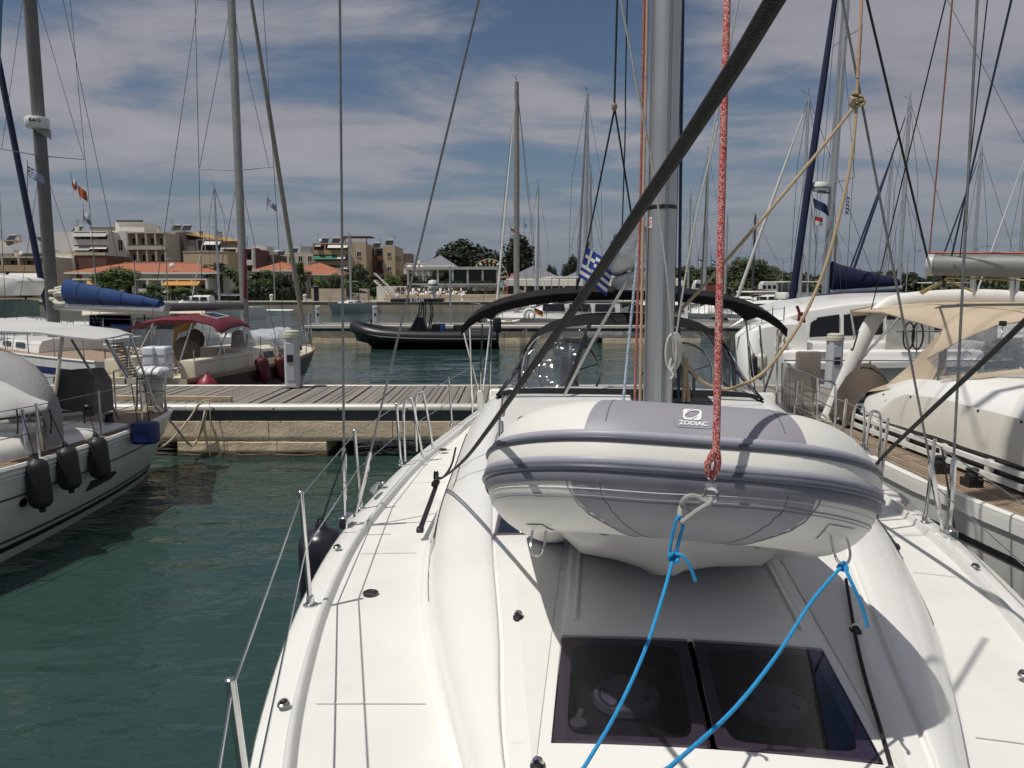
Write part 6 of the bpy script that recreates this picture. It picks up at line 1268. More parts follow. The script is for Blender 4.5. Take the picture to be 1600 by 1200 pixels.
c = Vector((.1, 5.3, 2.40)); g = G(); g.lathe([(.14, 0), (.16, .45), (.30, .46), (.33, .55), (.33, .78), (.28, .86), (.1, .88)], 16, Matrix.Translation(c)); g.build('radar', WHT, rib, smooth=50); g = G(); g.lathe([(.335, .62), (.335, .68)], 16, Matrix.Translation(c), cap=False); g.build('radar_band', BLK, rib)
g = G(); g.tube([c + Vector((.1, .4, 0)), c + Vector((.1, 1.0, 1.0))], .02, 5); g.build('aerial', BLK, rib)
for sd in (-.45, .45): g = G(); g.box(sd - .22, sd + .22, 9.2, 9.75, .75, 1.45); g.box(sd - .1, sd + .1, 9.3, 9.6, -.3, .8); g.build('outboard', RIBT, rib, bev=.08, bseg=2)
g = G(); g.tube([(-.8, 1.0, 1.1), (-.8, 1.0, 1.35)], .05, 6); g.build('bow_post', RIBT, rib)
# ================================================================ the far shore: trees, buildings, quay furniture
BARK = M('bark', (.10, .075, .05), .95, var=.3, scale=4, bump=.5, bscale=10)
LEAF = {k: M('leaf_' + k, c, .7, var=.5, scale=.55) for k, c in dict(dark=(.018, .028, .010), mid=(.045, .075, .020), fresh=(.075, .12, .025), olive=(.060, .068, .030), hedge=(.020, .032, .013)).items()}
def crown(rng, R, Hc, z0, n, leaf, clumps=16, cone=False):
    g = G(); cl = []
    for i in range(clumps):
        a = rng.uniform(0, 2 * PI); k = rng.random(); z = z0 + Hc * (.12 + .8 * k)
        rr = R * ((1 - k) * .85 + .08 if cone else math.sqrt(max(.05, 1 - (2 * k - .9) ** 2)) * .68) * rng.uniform(.35, 1.05)
        cl.append((Vector((rr * math.cos(a), rr * math.sin(a), z)), rng.uniform(.24, .42) * R * (.7 if cone else 1)))
    V = []; Fs = []
    for i in range(n):
        c, r = cl[i % clumps]; d = Vector((rng.gauss(0, 1), rng.gauss(0, 1), rng.gauss(0, .85))).normalized(); p = c + d * r * rng.uniform(.55, 1.12)
        nrm = (d + Vector((rng.gauss(0, .5), rng.gauss(0, .5), rng.gauss(0, .5)))).normalized(); x = nrm.cross(Vector((0, 0, 1)))
        if x.length < .05: x = Vector((1, 0, 0))
        x.normalize(); y = nrm.cross(x); s = leaf * rng.uniform(.6, 1.3); b = len(V)
        V += [p - x * s, p + y * s * .55 - x * s * .1, p + x * s, p - y * s * .55 + x * .1 * s]; Fs.append((b, b + 1, b + 2, b + 3))
    g.add(V, Fs); return g, cl
def tree_proto(kind, seed, R, Ht, n, leaf, trunk=.22, cone=False, clumps=16, base=.22):
    rng = random.Random(seed); g, cl = crown(rng, R, Ht * (1 - base), Ht * base, n, leaf, clumps, cone); cm = g.mesh('crown', LEAF[kind], smooth=0, recalc=False)
    g = G(); g.tube(smooth_path([(0, 0, -.3), (.1, .05, Ht * .2), (-.08, .1, Ht * .45), (.05, 0, Ht * .8)], 4), [trunk * (1 - .075 * i) for i in range(13)], 8)
    for c, r in cl[:9]: a = Vector((0, 0, Ht * .25 + .3 * (c.z - Ht * .25))); g.tube([a, a.lerp(c, .55) + Vector((0, 0, .2)), c], [trunk * .45, trunk * .28, trunk * .1], 5)
    return cm, g.mesh('trunk', BARK)
TP = {}
def tree(kind, px, Y, ytop, wpx, label, group, proto=0, name='tree', cat='tree', zb=1.2, cone=False):
    key = (kind, proto, cone)
    if key not in TP: TP[key] = tree_proto(kind, hash(kind) % 7 * 0 + proto * 13 + len(kind), 3.0, 6.0, 5200 if not cone else 3400, .20, cone=cone, clumps=18 + proto * 2)
    cm, tm = TP[key]; q = at(px, 450, Y); top_ = at(px, ytop, Y).z; w = wpx / 1200 * Y
    t = thing(name, label, cat, (q.x, Y, zb), random.uniform(0, 6), group); sc_ = (w / 6.0, w / 6.0, (top_ - zb) / 6.0)
    for nm, me in (('crown', cm), ('trunk', tm)):
        o = bpy.data.objects.new(nm, me); COL.objects.link(o); o.parent = t; o.scale = sc_; WM[o] = WM[t]
    return t
def palm(px, Y, ytop, label, wpx=60):
    q = at(px, 450, Y); hh = at(px, ytop, Y).z - 1.2; t = thing('palm_tree', label, 'palm', (q.x, Y, 1.2), 0, 'palms behind the quay'); R = wpx / 1200 * Y / 2
    g = G(); g.tube([(0, 0, 0), (.05, 0, hh * .4), (.0, 0, hh * .75)], [.28, .22, .2], 8); g.build('trunk', BARK, t)
    rng = random.Random(px)
    for i in range(26):
        a = i * 2.399; el = rng.uniform(-.3, 1.25); g = G(); P = []
        for k in range(7): u = k / 6; P.append(Vector((math.cos(a) * R * u * math.cos(el * (1 - u * .4)), math.sin(a) * R * u * math.cos(el * (1 - u * .4)), hh * .76 + R * (math.sin(el) * u - .55 * u * u))))
        sd = Vector((-math.sin(a), math.cos(a), 0)); V = []; Fs = []
        for k in range(1, 7):
            for s_ in (-1, 1):
                b = len(V); c = P[k]; d = (P[k] - P[k - 1]); V += [c, c - d * 1.0, c + d * .25 + sd * s_ * R * .34 - Vector((0, 0, R * .10))]; Fs.append((b, b + 1, b + 2))
        g.add(V, Fs); g.tube(P, .03, 3, cap=False); g.build('frond', LEAF['olive' if i % 3 else 'mid'], t, smooth=0, recalc=False)
    return t
# ---------------------------------------------------------------- buildings
def col(name, c, **k): return M('wall_' + name, c, .9, var=.07, scale=.25, dirt=.18, **k)
RTILE = M('roof_tiles', (.33, .12, .065), .9, var=.25, scale=1.2, bump=.5, bscale=6)
GROOF = M('grey_roof', (.17, .175, .20), .6, var=.1, scale=.4)
SHUT = M('shutter', (.30, .29, .26), .7, var=.1); AWN = M('awning_white', (.62, .60, .55), .8, var=.06); AWG = M('awning_green', (.03, .16, .11), .8, var=.1); AWO = M('awning_orange', (.50, .24, .04), .8, var=.15); AWY = M('awning_grey', (.36, .36, .35), .8, var=.08)
GLS = M('far_glass', (.02, .022, .026), .15, var=.4, scale=1)
class Bld:
    def __init__(s, label, x0, x1, ytop, Y, depth, wall, zb=1.2, name='building', yaw=0):
        a, b = at(x0, 450, Y), at(x1, 450, Y); s.w = b.x - a.x; s.h = at(x0, ytop, Y).z - zb; s.d = depth; s.wall = wall
        s.t = thing(name, label, 'building', (a.x, Y, zb), yaw)
    def part(s, nm, mat, x0, x1, y0, y1, z0, z1, parent=None, bev=0): g = G(); g.box(x0, x1, y0, y1, z0, z1); return g.build(nm, mat, parent or s.t, bev=bev, smooth=0)
    def body(s, x0=0, x1=None, y0=0, z1=None, mat=None, nm='wall'): return s.part(nm, mat or s.wall, x0, s.w if x1 is None else x1, y0, s.d, 0, s.h if z1 is None else z1)
    def win(s, x, z, w, h, side='f', mat=None, shut=None, y=0):
        """framed window standing in the wall: frame bars, recessed pane, sill"""
        def bx(a0, a1, o0, o1, z0, z1, nm, m, p):
            if side == 'f': return s.part(nm, m, a0, a1, y + o0, y + o1, z0, z1, p)
            return s.part(nm, m, s.w - o1, s.w - o0, a0, a1, z0, z1, p)
        pn = bx(x, x + w, -.02, .03, z, z + h, 'window', shut or mat or GLS, None)
        for a0, a1, z0, z1 in ((x - .08, x, z - .06, z + h + .08), (x + w, x + w + .08, z - .06, z + h + .08), (x, x + w, z + h, z + h + .08)): bx(a0, a1, -.07, .02, z0, z1, 'frame', WHT, pn)
        bx(x - .12, x + w + .12, -.14, .02, z - .12, z - .06, 'sill', WHT, pn)
        if not shut: bx(x + w / 2 - .03, x + w / 2 + .03, -.05, -.02, z, z + h, 'mullion', WHT, pn)
    def loggia(s, x0, x1, floors, bays, z0=0, z1=None, dep=1.5, slab=None, pier=True, parapet=.9, awn=(), pmat=None, back=None, rails=False):
        """balcony storeys: slabs and piers proud of a recessed back wall with glazed doors"""
        z1 = s.h if z1 is None else z1; fh = (z1 - z0) / floors; m = slab or s.wall; bw = (x1 - x0) / bays
        s.part('back_wall', back or s.wall, x0, x1, .02, .3, z0, z1)
        for f in range(floors + 1): s.part('slab', m, x0 - .1, x1 + .1, -dep, .02, z0 + f * fh - .16, z0 + f * fh + .06)
        for f in range(floors):
            zz = z0 + f * fh + .06
            for b in range(bays):
                xa = x0 + b * bw; pn = s.part('balcony_door', GLS, xa + bw * .2, xa + bw * .75, -.03, .02, zz, zz + min(2.2, fh * .72))
                s.part('door_frame', SHUT, xa + bw * .46, xa + bw * .5, -.06, -.03, zz, zz + min(2.2, fh * .72), pn)
            if parapet: s.part('parapet', pmat or m, x0 - .1, x1 + .1, -dep - .08, -dep, zz - .2, zz + parapet)
            if rails: s.part('railing', WIRE, x0, x1, -dep - .05, -dep, zz + parapet, zz + parapet + .25)
            if pier:
                for b in range(bays + 1): s.part('pier', m, x0 + b * bw - .14, x0 + b * bw + .14, -dep + .02, .01, zz, zz + fh - .22)
        for f, b0, b1, mt, drop in awn:
            zz = z0 + (f + 1) * fh - .2; xa, xb = x0 + b0 * bw, x0 + b1 * bw; g = G(); g.slab([[(xa, -dep + .3, zz), (xb, -dep + .3, zz)], [(xa, -dep - 1.0, zz - drop), (xb, -dep - 1.0, zz - drop)]], .06); g.build('awning', mt, s.t)
    def hip(s, z, over=.5, rise=1.5, mat=None, x0=0, x1=None, y0=0, y1=None):
        x1 = s.w if x1 is None else x1; y1 = s.d if y1 is None else y1; a, b, c, d = x0 - over, x1 + over, y0 - over, y1 + over; r = min((b - a), (d - c)) / 2 * .95; g = G()
        if b - a > d - c: R1, R2 = (a + r, (c + d) / 2, z + rise), (b - r, (c + d) / 2, z + rise)
        else: R1, R2 = ((a + b) / 2, c + r, z + rise), ((a + b) / 2, d - r, z + rise)
        V = [(a, c, z), (b, c, z), (b, d, z), (a, d, z), R1, R2]
        Fs = [(0, 1, 5, 4), (1, 2, 5), (2, 3, 4, 5), (3, 0, 4), (3, 2, 1, 0)] if b - a > d - c else [(0, 1, 4), (1, 2, 5, 4), (2, 3, 5), (3, 0, 4, 5), (3, 2, 1, 0)]
        g.add(V, Fs); ro = g.build('roof', mat or RTILE, s.t, smooth=0)
        g = G(); g.tube([R1, R2], .14, 5); g.build('ridge', mat or RTILE, ro); s.part('eaves', WHT, a, b, c, d, z - .22, z - .01); return ro
    def clutter(s, spec, z=None):
        """roof things: chimneys c, solar water heaters s, antenna a, penthouse p"""
        z = s.h if z is None else z
        for k, x, y in spec:
            if k == 'c': c = s.part('chimney', s.wall, x - .3, x + .3, y - .3, y + .3, z, z + 1.3); s.part('chimney_cap', SHUT, x - .38, x + .38, y - .38, y + .38, z + 1.3, z + 1.4, c)
            if k == 's':
                g = G(); g.slab([[(x - .9, y, z + .3), (x + .9, y, z + .3)], [(x - .9, y + 1.2, z + 1.2), (x + .9, y + 1.2, z + 1.2)]], .08); p = g.build('solar_heater', GLS, s.t); g = G(); g.tube([(x - .8, y + 1.3, z + 1.35), (x + .8, y + 1.3, z + 1.35)], .25, 8); g.build('tank', AWY, p); g = G(); g.tube([(x - .6, y + .9, z), (x - .6, y + 1.2, z + 1.2)], .04, 4); g.tube([(x + .6, y + .9, z), (x + .6, y + 1.2, z + 1.2)], .04, 4); g.build('stand', WIRE, p)
            if k == 'a': g = G(); g.tube([(x, y, z), (x, y, z + 2.6)], .035, 4); g.tube([(x - .5, y, z + 2.3), (x + .5, y, z + 2.3)], .025, 4); g.tube([(x - .35, y, z + 2.0), (x + .35, y, z + 2.0)], .025, 4); g.build('antenna', WIRED, s.t)
            if k == 'd': g = G(); g.lathe([(.4, 0), (.3, .1), (.05, .15)], 10, Matrix.Translation((x, y, z + .8)) @ Matrix.Rotation(1.2, 4, 'X')); g.build('dish', AWN, s.t)
CRE, WHI, BEI, TANW, MAU, MAR, GRY, DBR, PEACH = col('cream', (.56, .50, .40)), col('white', (.74, .72, .67)), col('beige', (.52, .42, .29)), col('tan', (.38, .32, .23)), col('mauve', (.38, .32, .29)), col('maroon', (.16, .075, .06)), col('grey', (.28, .28, .28)), col('brown', (.14, .10, .085)), col('peach', (.44, .31, .20))
def grid_windows(B, x0, x1, n, floors, z0, fh, w=1.0, h=1.3, side='f', shut=None, sill=1.0, y=0):
    for f in range(floors):
        for i in range(n): x = lerp(x0, x1, (i + .5) / n) - w / 2; B.win(x, z0 + f * fh + sill, w, h, side, shut=shut if (i + f) % 3 == 1 else None, y=y)
B = Bld('grey house with dark pitched roof and white gable at far left', -8, 80, 396, 152, 12, GRY); B.body(); grid_windows(B, 3, B.w - 1, 4, 1, B.h - 4, 4); grid_windows(B, 1, B.w - 1, 3, 1, B.h - 8, 4)
g = G(); w = B.w; zt_ = B.h; g.prism([(0, -.1, zt_), (4.2, -.1, zt_), (2.1, -.1, zt_ + 2.6)], (0, .3, 0)); g.build('gable', WHI, B.t); B.hip(zt_ + .22, .5, 3.2, GROOF); B.part('porch', WHI, -.2, 4.2, -.35, -.02, zt_ - 3.2, zt_); B.win(.6, zt_ - 2.4, .7, 1.4, y=-.36); B.win(2.4, zt_ - 2.4, .7, 1.4, y=-.36); B.clutter((('s', 7, 4), ('a', 9, 3)), zt_ + 2.2)
B = Bld('low building with terracotta terraces and pale awnings at far left', -10, 92, 402, 136, 10, CRE); B.body(y0=.3); B.loggia(0, B.w, 3, 4, 0, B.h, 1.6, slab=CRE, pmat=PEACH, awn=((1, 1.4, 3.3, AWN, 1.0), (0, 1.2, 2.6, AWY, 1.2), (1, 0, 1.2, AWY, .9))); B.clutter((('d', 4, 2), ('a', 7, 3), ('c', 2, 4)))
B = Bld('white apartment block with grey awnings behind the left mast', 88, 180, 362, 156, 12, WHI); kx = B.w * .43; B.body(); B.loggia(kx, B.w, 5, 2, 0, B.h, 1.6, slab=WHI, back=GRY, awn=((4, 0, 2, AWY, .9), (3, 0, 1, AWY, 1.0), (3, 1, 2, AWN, .7), (2, 0, 2, AWY, .9))); B.clutter((('c', kx - .4, .5), ('s', 3, 3), ('a', kx - 1, 2)))
B = Bld('low maroon-sided house with shuttered white front', 86, 168, 399, 141, 9, MAR); B.body(); B.part('front', WHI, 0, B.w * .42, -.3, -.02, 0, B.h); grid_windows(B, .3, B.w * .42, 2, 2, B.h - 6.4, 3.2, 1.1, 1.7, shut=SHUT, y=-.31); B.part('balcony', WHI, -.2, B.w * .44, -1.3, -.32, B.h - 3.4, B.h - 3.2); B.part('parapet', CRE, 0, B.w, -.1, .1, B.h, B.h + .5); B.part('roof_deck', M('ochre_deck', (.40, .33, .15), .9), B.w * .3, B.w * .7, 1, 5, B.h + .01, B.h + .7)
B = Bld('shade-toned tan tower block with roof room next to white block', 150, 190, 357, 163, 14, TANW); B.body(); grid_windows(B, 1, B.w - 1, 1, 4, B.h - 13, 3.2, .8, 1.0); B.part('roof_slab', DBR, -.4, B.w + .3, -.4, 8, B.h, B.h + .25); B.win(2.5, B.h - 1.8, .6, 1.0)  # darker tan wall carries the shade of a side wall in its colour
B = Bld('cream four-storey block with deep loggias and rooftop room', 184, 266, 364, 160, 14, CRE); kx = B.w * .29; B.body(y0=.3); B.part('stair_tower', WHI, 0, kx, -1.5, .29, 0, B.h + .3); B.loggia(kx + .15, B.w, 4, 4, B.h - 13.2, B.h, 1.5, slab=CRE, parapet=.55, rails=True)
for f in range(3): B.win(kx * .45, B.h - 3.6 - f * 3.3, .9, 2.1, y=-1.51)
B.part('roof_room', WHI, -.2, B.w * .52, 1, 7, B.h + .3, B.h + 2.2); B.part('roof_rail', WIRE, .2, B.w * .52, .8, .86, B.h + 2.2, B.h + 2.7); B.clutter((('c', B.w * .8, 1), ('a', B.w * .3, 3)))
B = Bld('mauve block with solar water heaters on the roof', 264, 291, 361, 166, 12, MAU); B.body(); B.part('shaded_side', DBR, B.w * .55, B.w + .02, -.12, -.02, 0, B.h - .3); B.clutter((('s', 1.6, 1), ('s', 3.6, 1.4), ('a', .5, 2))); B.win(B.w * .2, B.h - 9, .9, 1.2)  # brown slab on the front paints in the block's unlit side
B = Bld('mauve house with ochre sloping roof and balconies', 291, 352, 375, 168, 12, MAU); B.body(y0=.3); B.part('front', MAU, 0, B.w * .38, -.5, .29, 0, B.h); B.win(B.w * .12, B.h - 3, 1.4, 1.6, y=-.51, shut=AWN); B.loggia(B.w * .4, B.w, 3, 3, B.h - 9.5, B.h, 1.4, slab=GRY, awn=((2, 1, 3, AWN, .9),)); g = G(); g.slab([[(-.3, -1.2, B.h + 1.5), (B.w + 1, -1.2, B.h - .3)], [(-.3, 9, B.h + 2.2), (B.w + 1, 9, B.h + .4)]], .2); g.build('roof', M('ochre_roof', (.42, .25, .08), .9, var=.15), B.t); B.clutter((('c', 3, 2), ('a', 5.5, 3), ('c', B.w * .8, 3)), B.h + .6)
B = Bld('blank weathered beige wall of a flat-roofed building', 289, 358, 394, 143, 8, BEI); B.body(); B.part('coping', CRE, -.1, B.w + .1, -.08, 8.1, B.h, B.h + .15)
for i in range(4): B.part('side_window', MAR, -1.5 + .01, -.02, 1 + i, 1.6 + i, 1, 2)
B = Bld('long low restaurant with terracotta roof and ochre awnings', 128, 332, 428, 114, 9, WHI); B.body(y0=.3); B.loggia(0, B.w, 1, 9, 0, 3.0, 2.2, slab=WHI, parapet=.8, awn=((0, 1, 2.6, AWO, .7), (0, 2.6, 4.2, AWN, .7), (0, 6.2, 8.6, AWO, .7))); B.hip(B.h + .2, 1.6, 1.5); B.clutter((('d', B.w * .72, -1),), B.h + .4)
for i in range(5): B.part('balustrade_block', WHI, 3 + i * 3.2, 4.3 + i * 3.2, -2.35, -2.29, .6, 1.6)
B = Bld('maroon brick house with white balcony behind the palms', 352, 400, 388, 150, 9, MAR); B.body(y0=.3); B.loggia(0, B.w, 3, 2, 0, B.h, 1.3, slab=WHI, back=MAR, parapet=.8); B.clutter((('c', 2, 2), ('a', 4, 2)))
B = Bld('dark brown roof block with pale attic right of red sail roll', 392, 430, 398, 158, 9, DBR); B.body(); B.part('attic', WHI, .6, 3.6, -.2, 4, B.h, B.h + 1.7); B.win(1.2, B.h + .5, .8, .8, y=-.21); grid_windows(B, .5, B.w, 3, 1, B.h - 4, 3)
B = Bld('cream house with orange tiled roof behind the conical tree', 402, 462, 424, 128, 9, CRE); B.body(); grid_windows(B, .3, B.w - .3, 4, 1, B.h - 2.9, 3, 1.0, 1.4, shut=SHUT); B.hip(B.h + .2, .6, 1.4); B.part('balcony', WHI, 0, B.w, -1.2, -.02, B.h - 3.5, B.h - 3.3)
B = Bld('long house with orange tiled hip roof left of tan block', 448, 532, 430, 136, 10, CRE); B.body(); grid_windows(B, .5, B.w - .5, 5, 1, B.h - 2.8, 3, .9, 1.3); B.hip(B.h + .2, .6, 2.1)
B = Bld('small cream flat-roofed block behind orange roofs', 446, 496, 396, 196, 10, CRE); B.body(); grid_windows(B, .5, B.w - .5, 3, 2, B.h - 6, 3); B.part('roof_room', GRY, B.w * .5, B.w * .8, 1, 5, B.h, B.h + 1.8); B.clutter((('s', 2, 1), ('a', 4, 1)))
B = Bld('tall tan apartment block with white and green balcony awnings', 494, 575, 381, 178, 15, BEI); kx = B.w * .66; B.body(y0=.3); B.loggia(0, kx, 5, 3, 0, B.h, 1.5, slab=PEACH, parapet=.8, awn=((4, 1.3, 3, AWN, .8), (3, 0, 2.1, AWG, 1.0), (3, 2.1, 2.8, AWN, .9), (2, 1.4, 2.4, AWG, .9), (2, 2.4, 3, AWN, .8), (4, .2, .7, AWY, .5))); B.part('end_wall', BEI, kx + .12, B.w, -1.5, .29, 0, B.h + .4)
for f in range(4): B.win(kx + (B.w - kx) * .5, B.h - 2.9 - f * 3.2, .9, 1.1, y=-1.51)
B.part('roof_pergola', DBR, kx - 1.5, B.w + 1, -1, 5, B.h + 1.5, B.h + 1.7)
for x in (kx - 1.2, B.w): B.part('pergola_post', DBR, x, x + .15, -.8, -.6, B.h, B.h + 1.5)
B.clutter((('s', 2, .5), ('s', 4.6, .5), ('c', 6.5, 1), ('a', .5, 1), ('a', 7.5, 2), ('d', 1.2, .5)))
B = Bld('recessed bay with red balconies beside the tan block', 575, 601, 388, 186, 10, TANW); B.body(y0=.3); B.loggia(0, B.w, 4, 2, 0, B.h, 1.3, slab=GRY, pmat=MAR, back=TANW, awn=((1, 0, 2, AWY, 1.0),)); B.clutter((('s', 2, 1), ('a', 3, 2)))
B = Bld('narrow tan end block right of the red balconies', 600, 618, 384, 181, 14, BEI); B.body(); grid_windows(B, 0, B.w, 1, 4, B.h - 13.4, 3.3, .8, 1.0); B.clutter((('s', 1.2, 1), ('a', 2.4, 2)))
for f in range(4): B.part('side_balcony', PEACH, B.w + .01, B.w + .8, 1, 6, B.h - 3.2 * (f + 1), B.h - 3.2 * (f + 1) + .9)
B = Bld('white stepped building with striped awnings right of tan block', 618, 676, 412, 200, 10, WHI); B.body(y0=.3); B.part('roof_room', DBR, .5, 4.2, 0, 5, B.h, B.h + 2.6); B.loggia(3, B.w, 2, 4, B.h - 6, B.h, 1.3, slab=WHI, awn=((1, .2, .9, AWN, .7), (1, 1.2, 1.9, AWN, .7), (1, 2.2, 2.9, AWN, .7), (1, 3.1, 3.9, AWN, .7))); B.clutter((('c', 6, 1), ('a', 5, 2), ('a', 1, 2)))
for x0, x1, yt, Y, wl, fl, nb, lb_ in ((58, 98, 384, 172, WHI, 4, 3, 'pale block behind the grey gabled house'), (-8, 34, 376, 185, CRE, 4, 3, 'cream block peeping over the far-left gable'), (336, 372, 384, 190, WHI, 5, 3, 'pale narrow block behind the maroon brick house'), (372, 420, 392, 200, MAU, 4, 3, 'mauve block behind the red sail roll'), (418, 452, 400, 205, WHI, 4, 3, 'white block behind the orange tiled roofs'), (468, 500, 402, 210, TANW, 4, 2, 'tan block left of the awninged apartment block'), (660, 690, 416, 215, CRE, 3, 2, 'low cream block left of the dark broad tree')):
    B = Bld(lb_, x0, x1, yt, Y, 11, wl); B.body(y0=.3); B.loggia(0, B.w, fl, nb, B.h - fl * 3.1, B.h, 1.4, slab=wl, parapet=.8, awn=((fl - 1, .1, 1.2, AWN, .8), (fl - 2, 1.0, nb - .1, AWY, .9))); B.part('lower_wall', wl, 0, B.w, -.6, .29, 0, B.h - fl * 3.1 - .2); B.clutter((('a', B.w * .3, 1), ('s', B.w * .6, 1), ('c', B.w * .85, 2)))
# ---------------------------------------------------------------- two-storey waterfront restaurant
GLF = M('restaurant_glass', (.018, .018, .02), .12, var=.4, scale=.6); FRM = M('restaurant_frame', (.40, .40, .37), .6, var=.06)
B = Bld('two-storey glass restaurant with white canopies on the quay', 588, 775, 447, 101.5, 9, WHI); w = B.w; gz = B.h
B.part('ground_core', GLF, 4.2, w, .3, 8, .1, gz - .2); B.part('left_wall', WHI, 0, 4.1, .2, 8, 0, gz); B.part('fascia', FRM, 7.8, w + .2, -.4, .28, gz - .6, gz + .1); B.part('terrace_floor', FRM, 4.1, w + .3, -.5, 9, gz + .12, gz + .34)
for i in range(9): x = lerp(4.4, w, i / 8); B.part('mullion', FRM, x - .07, x + .07, .12, .28, .1, gz - .6)
for i in range(4):
    xa = 4.3 + i * 2.05; g = G(); g.slab([[(xa, .2, gz - .05), (xa + 1.9, .2, gz - .05)], [(xa - .55, -2.3, gz - 1.1), (xa + 1.35, -2.3, gz - 1.1)]], .07); g.build('awning', AWN, B.t)
for i in range(5): xa = 4.2 + i * 2.05; g = G(); g.bar((xa, .15, gz + .03), (xa - .55, -2.3, gz - 1.02), .1, .1); g.build('awning_arm', BLK, B.t)
uz = gz + .34; uh = 1.8
for i in range(7): x = 4.2 + i * 1.95; B.part('column', FRM, x - .12, x + .12, -.2, .04, uz, uz + uh)
B.part('upper_glass', GLF, 9.6, w, .6, 8, uz, uz + uh - .1); B.part('upper_beam', FRM, 4.0, w + .2, -.3, 8.5, uz + uh, uz + uh + .35); B.hip(uz + uh + .6, .1, 1.35, GROOF, 6.2, 10.2, .2, 6)
for i in range(3): B.part('planter', LEAF['hedge'], 4.6 + i * 3.8, 7.6 + i * 3.8, -.45, -.22, uz, uz + .35)
v, f = text_faces('OSLA', .55, .02); g = G(); g.add([(2.9 + a, .16, gz - .75 + b) for a, b, c in v], f); g.build('sign_lettering', DBR, B.t, recalc=False, smooth=0)
v, f = text_faces('OSLA', .55, .02); g = G(); g.add([(w - 1.6 + a, -.42, gz - .45 + b) for a, b, c in v], f); g.build('sign_lettering', DBR, B.t, recalc=False, smooth=0)
st = thing('staircase', 'white outdoor staircase at the left end of the restaurant', 'stairs', at(592, 467, 99.5)); o_ = WM[st].translation
for i in range(9): g = G(); g.box(i * .28 - .5, i * .28 - .2, -.6, .6, 2.3 - i * .27, 2.42 - i * .27); g.build('step', WHI, st)
for sd in (-.62, .62): g = G(); g.tube([(-.5, sd, 3.3), (1.9, sd, 1.0)], .05, 5); g.tube([(-.5, sd, 2.3), (1.9, sd, .1)], .08, 5); g.build('handrail', WHI, st)
rngc = random.Random(3)
CH = M('chair_dark', (.05, .04, .035), .7); chg = G()
chm = None
for i in range(26):
    q = at(lerp(622, 790, i / 25), 470, 97.8 + (i % 3) * .7); t = thing('terrace_chair', 'small dark chair on the restaurant terrace', 'chair', (q.x + rngc.uniform(-.2, .2), 98.9 + (i % 3) * .5, 2.10), rngc.uniform(-.5, .5), 'chairs on the restaurant terrace')
    if chm is None:
        a = G().box(-.22, .22, -.22, .22, .42, .47).mesh('seat', CH, smooth=0); b = G().box(-.22, .22, .18, .22, .47, .9).mesh('backrest', M('chair_brown', (.11, .09, .07), .8), smooth=0); c = G(); [c.box(x, x + .04, y, y + .04, 0, .42) for x in (-.2, .16) for y in (-.2, .16)]; chm = (a, b, c.mesh('leg_frame', CH, smooth=0))
    for nm, me in zip(('seat', 'backrest', 'leg_frame'), chm): o = bpy.data.objects.new(nm, me); COL.objects.link(o); o.parent = t
# pavilion with grey hipped roofs and white fascia
B = Bld('long pavilion with grey hipped roofs and white fascia by the quay', 790, 1062, 438, 106, 10, WHI); w = B.w; z = B.h; B.part('glazing', GLF, .3, w - .3, 1.2, 9, 0, z - .6); B.part('fascia', WHI, -.4, w + .4, -.6, 10, z - .75, z)
for i in range(10): x = lerp(0, w, i / 9); B.part('column', WHI, x - .15, x + .15, -.4, -.1, 0, z - .76)
for i in range(3): B.hip(z + .25, 0, 1.9, GROOF, i * w / 3 + .1, (i + 1) * w / 3 - .1, .2, 9)
# fairground ride behind the restaurant
fr = thing('fairground_ride', 'fan-shaped fairground ride with pale spokes behind the restaurant', 'fairground ride', (at(765, 440, 122).x, 122, 1.2)); cz_ = at(765, 437, 122).z - 1.2
SPK = M('ride_pale', (.48, .46, .38), .6); RD = [M('ride_%d' % i, c, .6) for i, c in enumerate(((.45, .25, .05), (.10, .28, .08), (.40, .06, .05), (.5, .48, .4)))]
for i in range(11):
    a = PI * (i + .5) / 11; e = Vector((2.9 * math.cos(a), 0, cz_ + 3.2 * math.sin(a))); g = G(); g.bar((.3 * math.cos(a), 0, cz_ + .3), e, .16, .3); sk = g.build('spoke', SPK, fr); g = G(); g.ball(e * .86 + Vector((0, 0, cz_ * .14)), .28, 8); g.build('lamp_ball', RD[i % 4], sk)
g = G(); g.tube([(2.9 * math.cos(PI * i / 16), 0, cz_ + 3.2 * math.sin(PI * i / 16)) for i in range(17)], .07, 5); g.build('rim', SPK, fr)
g = G(); g.bar((-1, .4, 0), (0, .4, cz_), .3, .3); g.bar((1, .4, 0), (0, .4, cz_), .3, .3); g.build('stand', SPK, fr); g = G(); g.ball((0, 0, cz_), .55, 10); g.build('hub', RD[0], fr)
g = G(); g.lathe([(1.0, 0), (1.1, 1.2), (.7, 2.0), (.5, 3.0), (.15, 3.6)], 12, Matrix.Translation((3.6, 0, cz_ - 2.6))); g.build('side_tower', RD[2], fr)
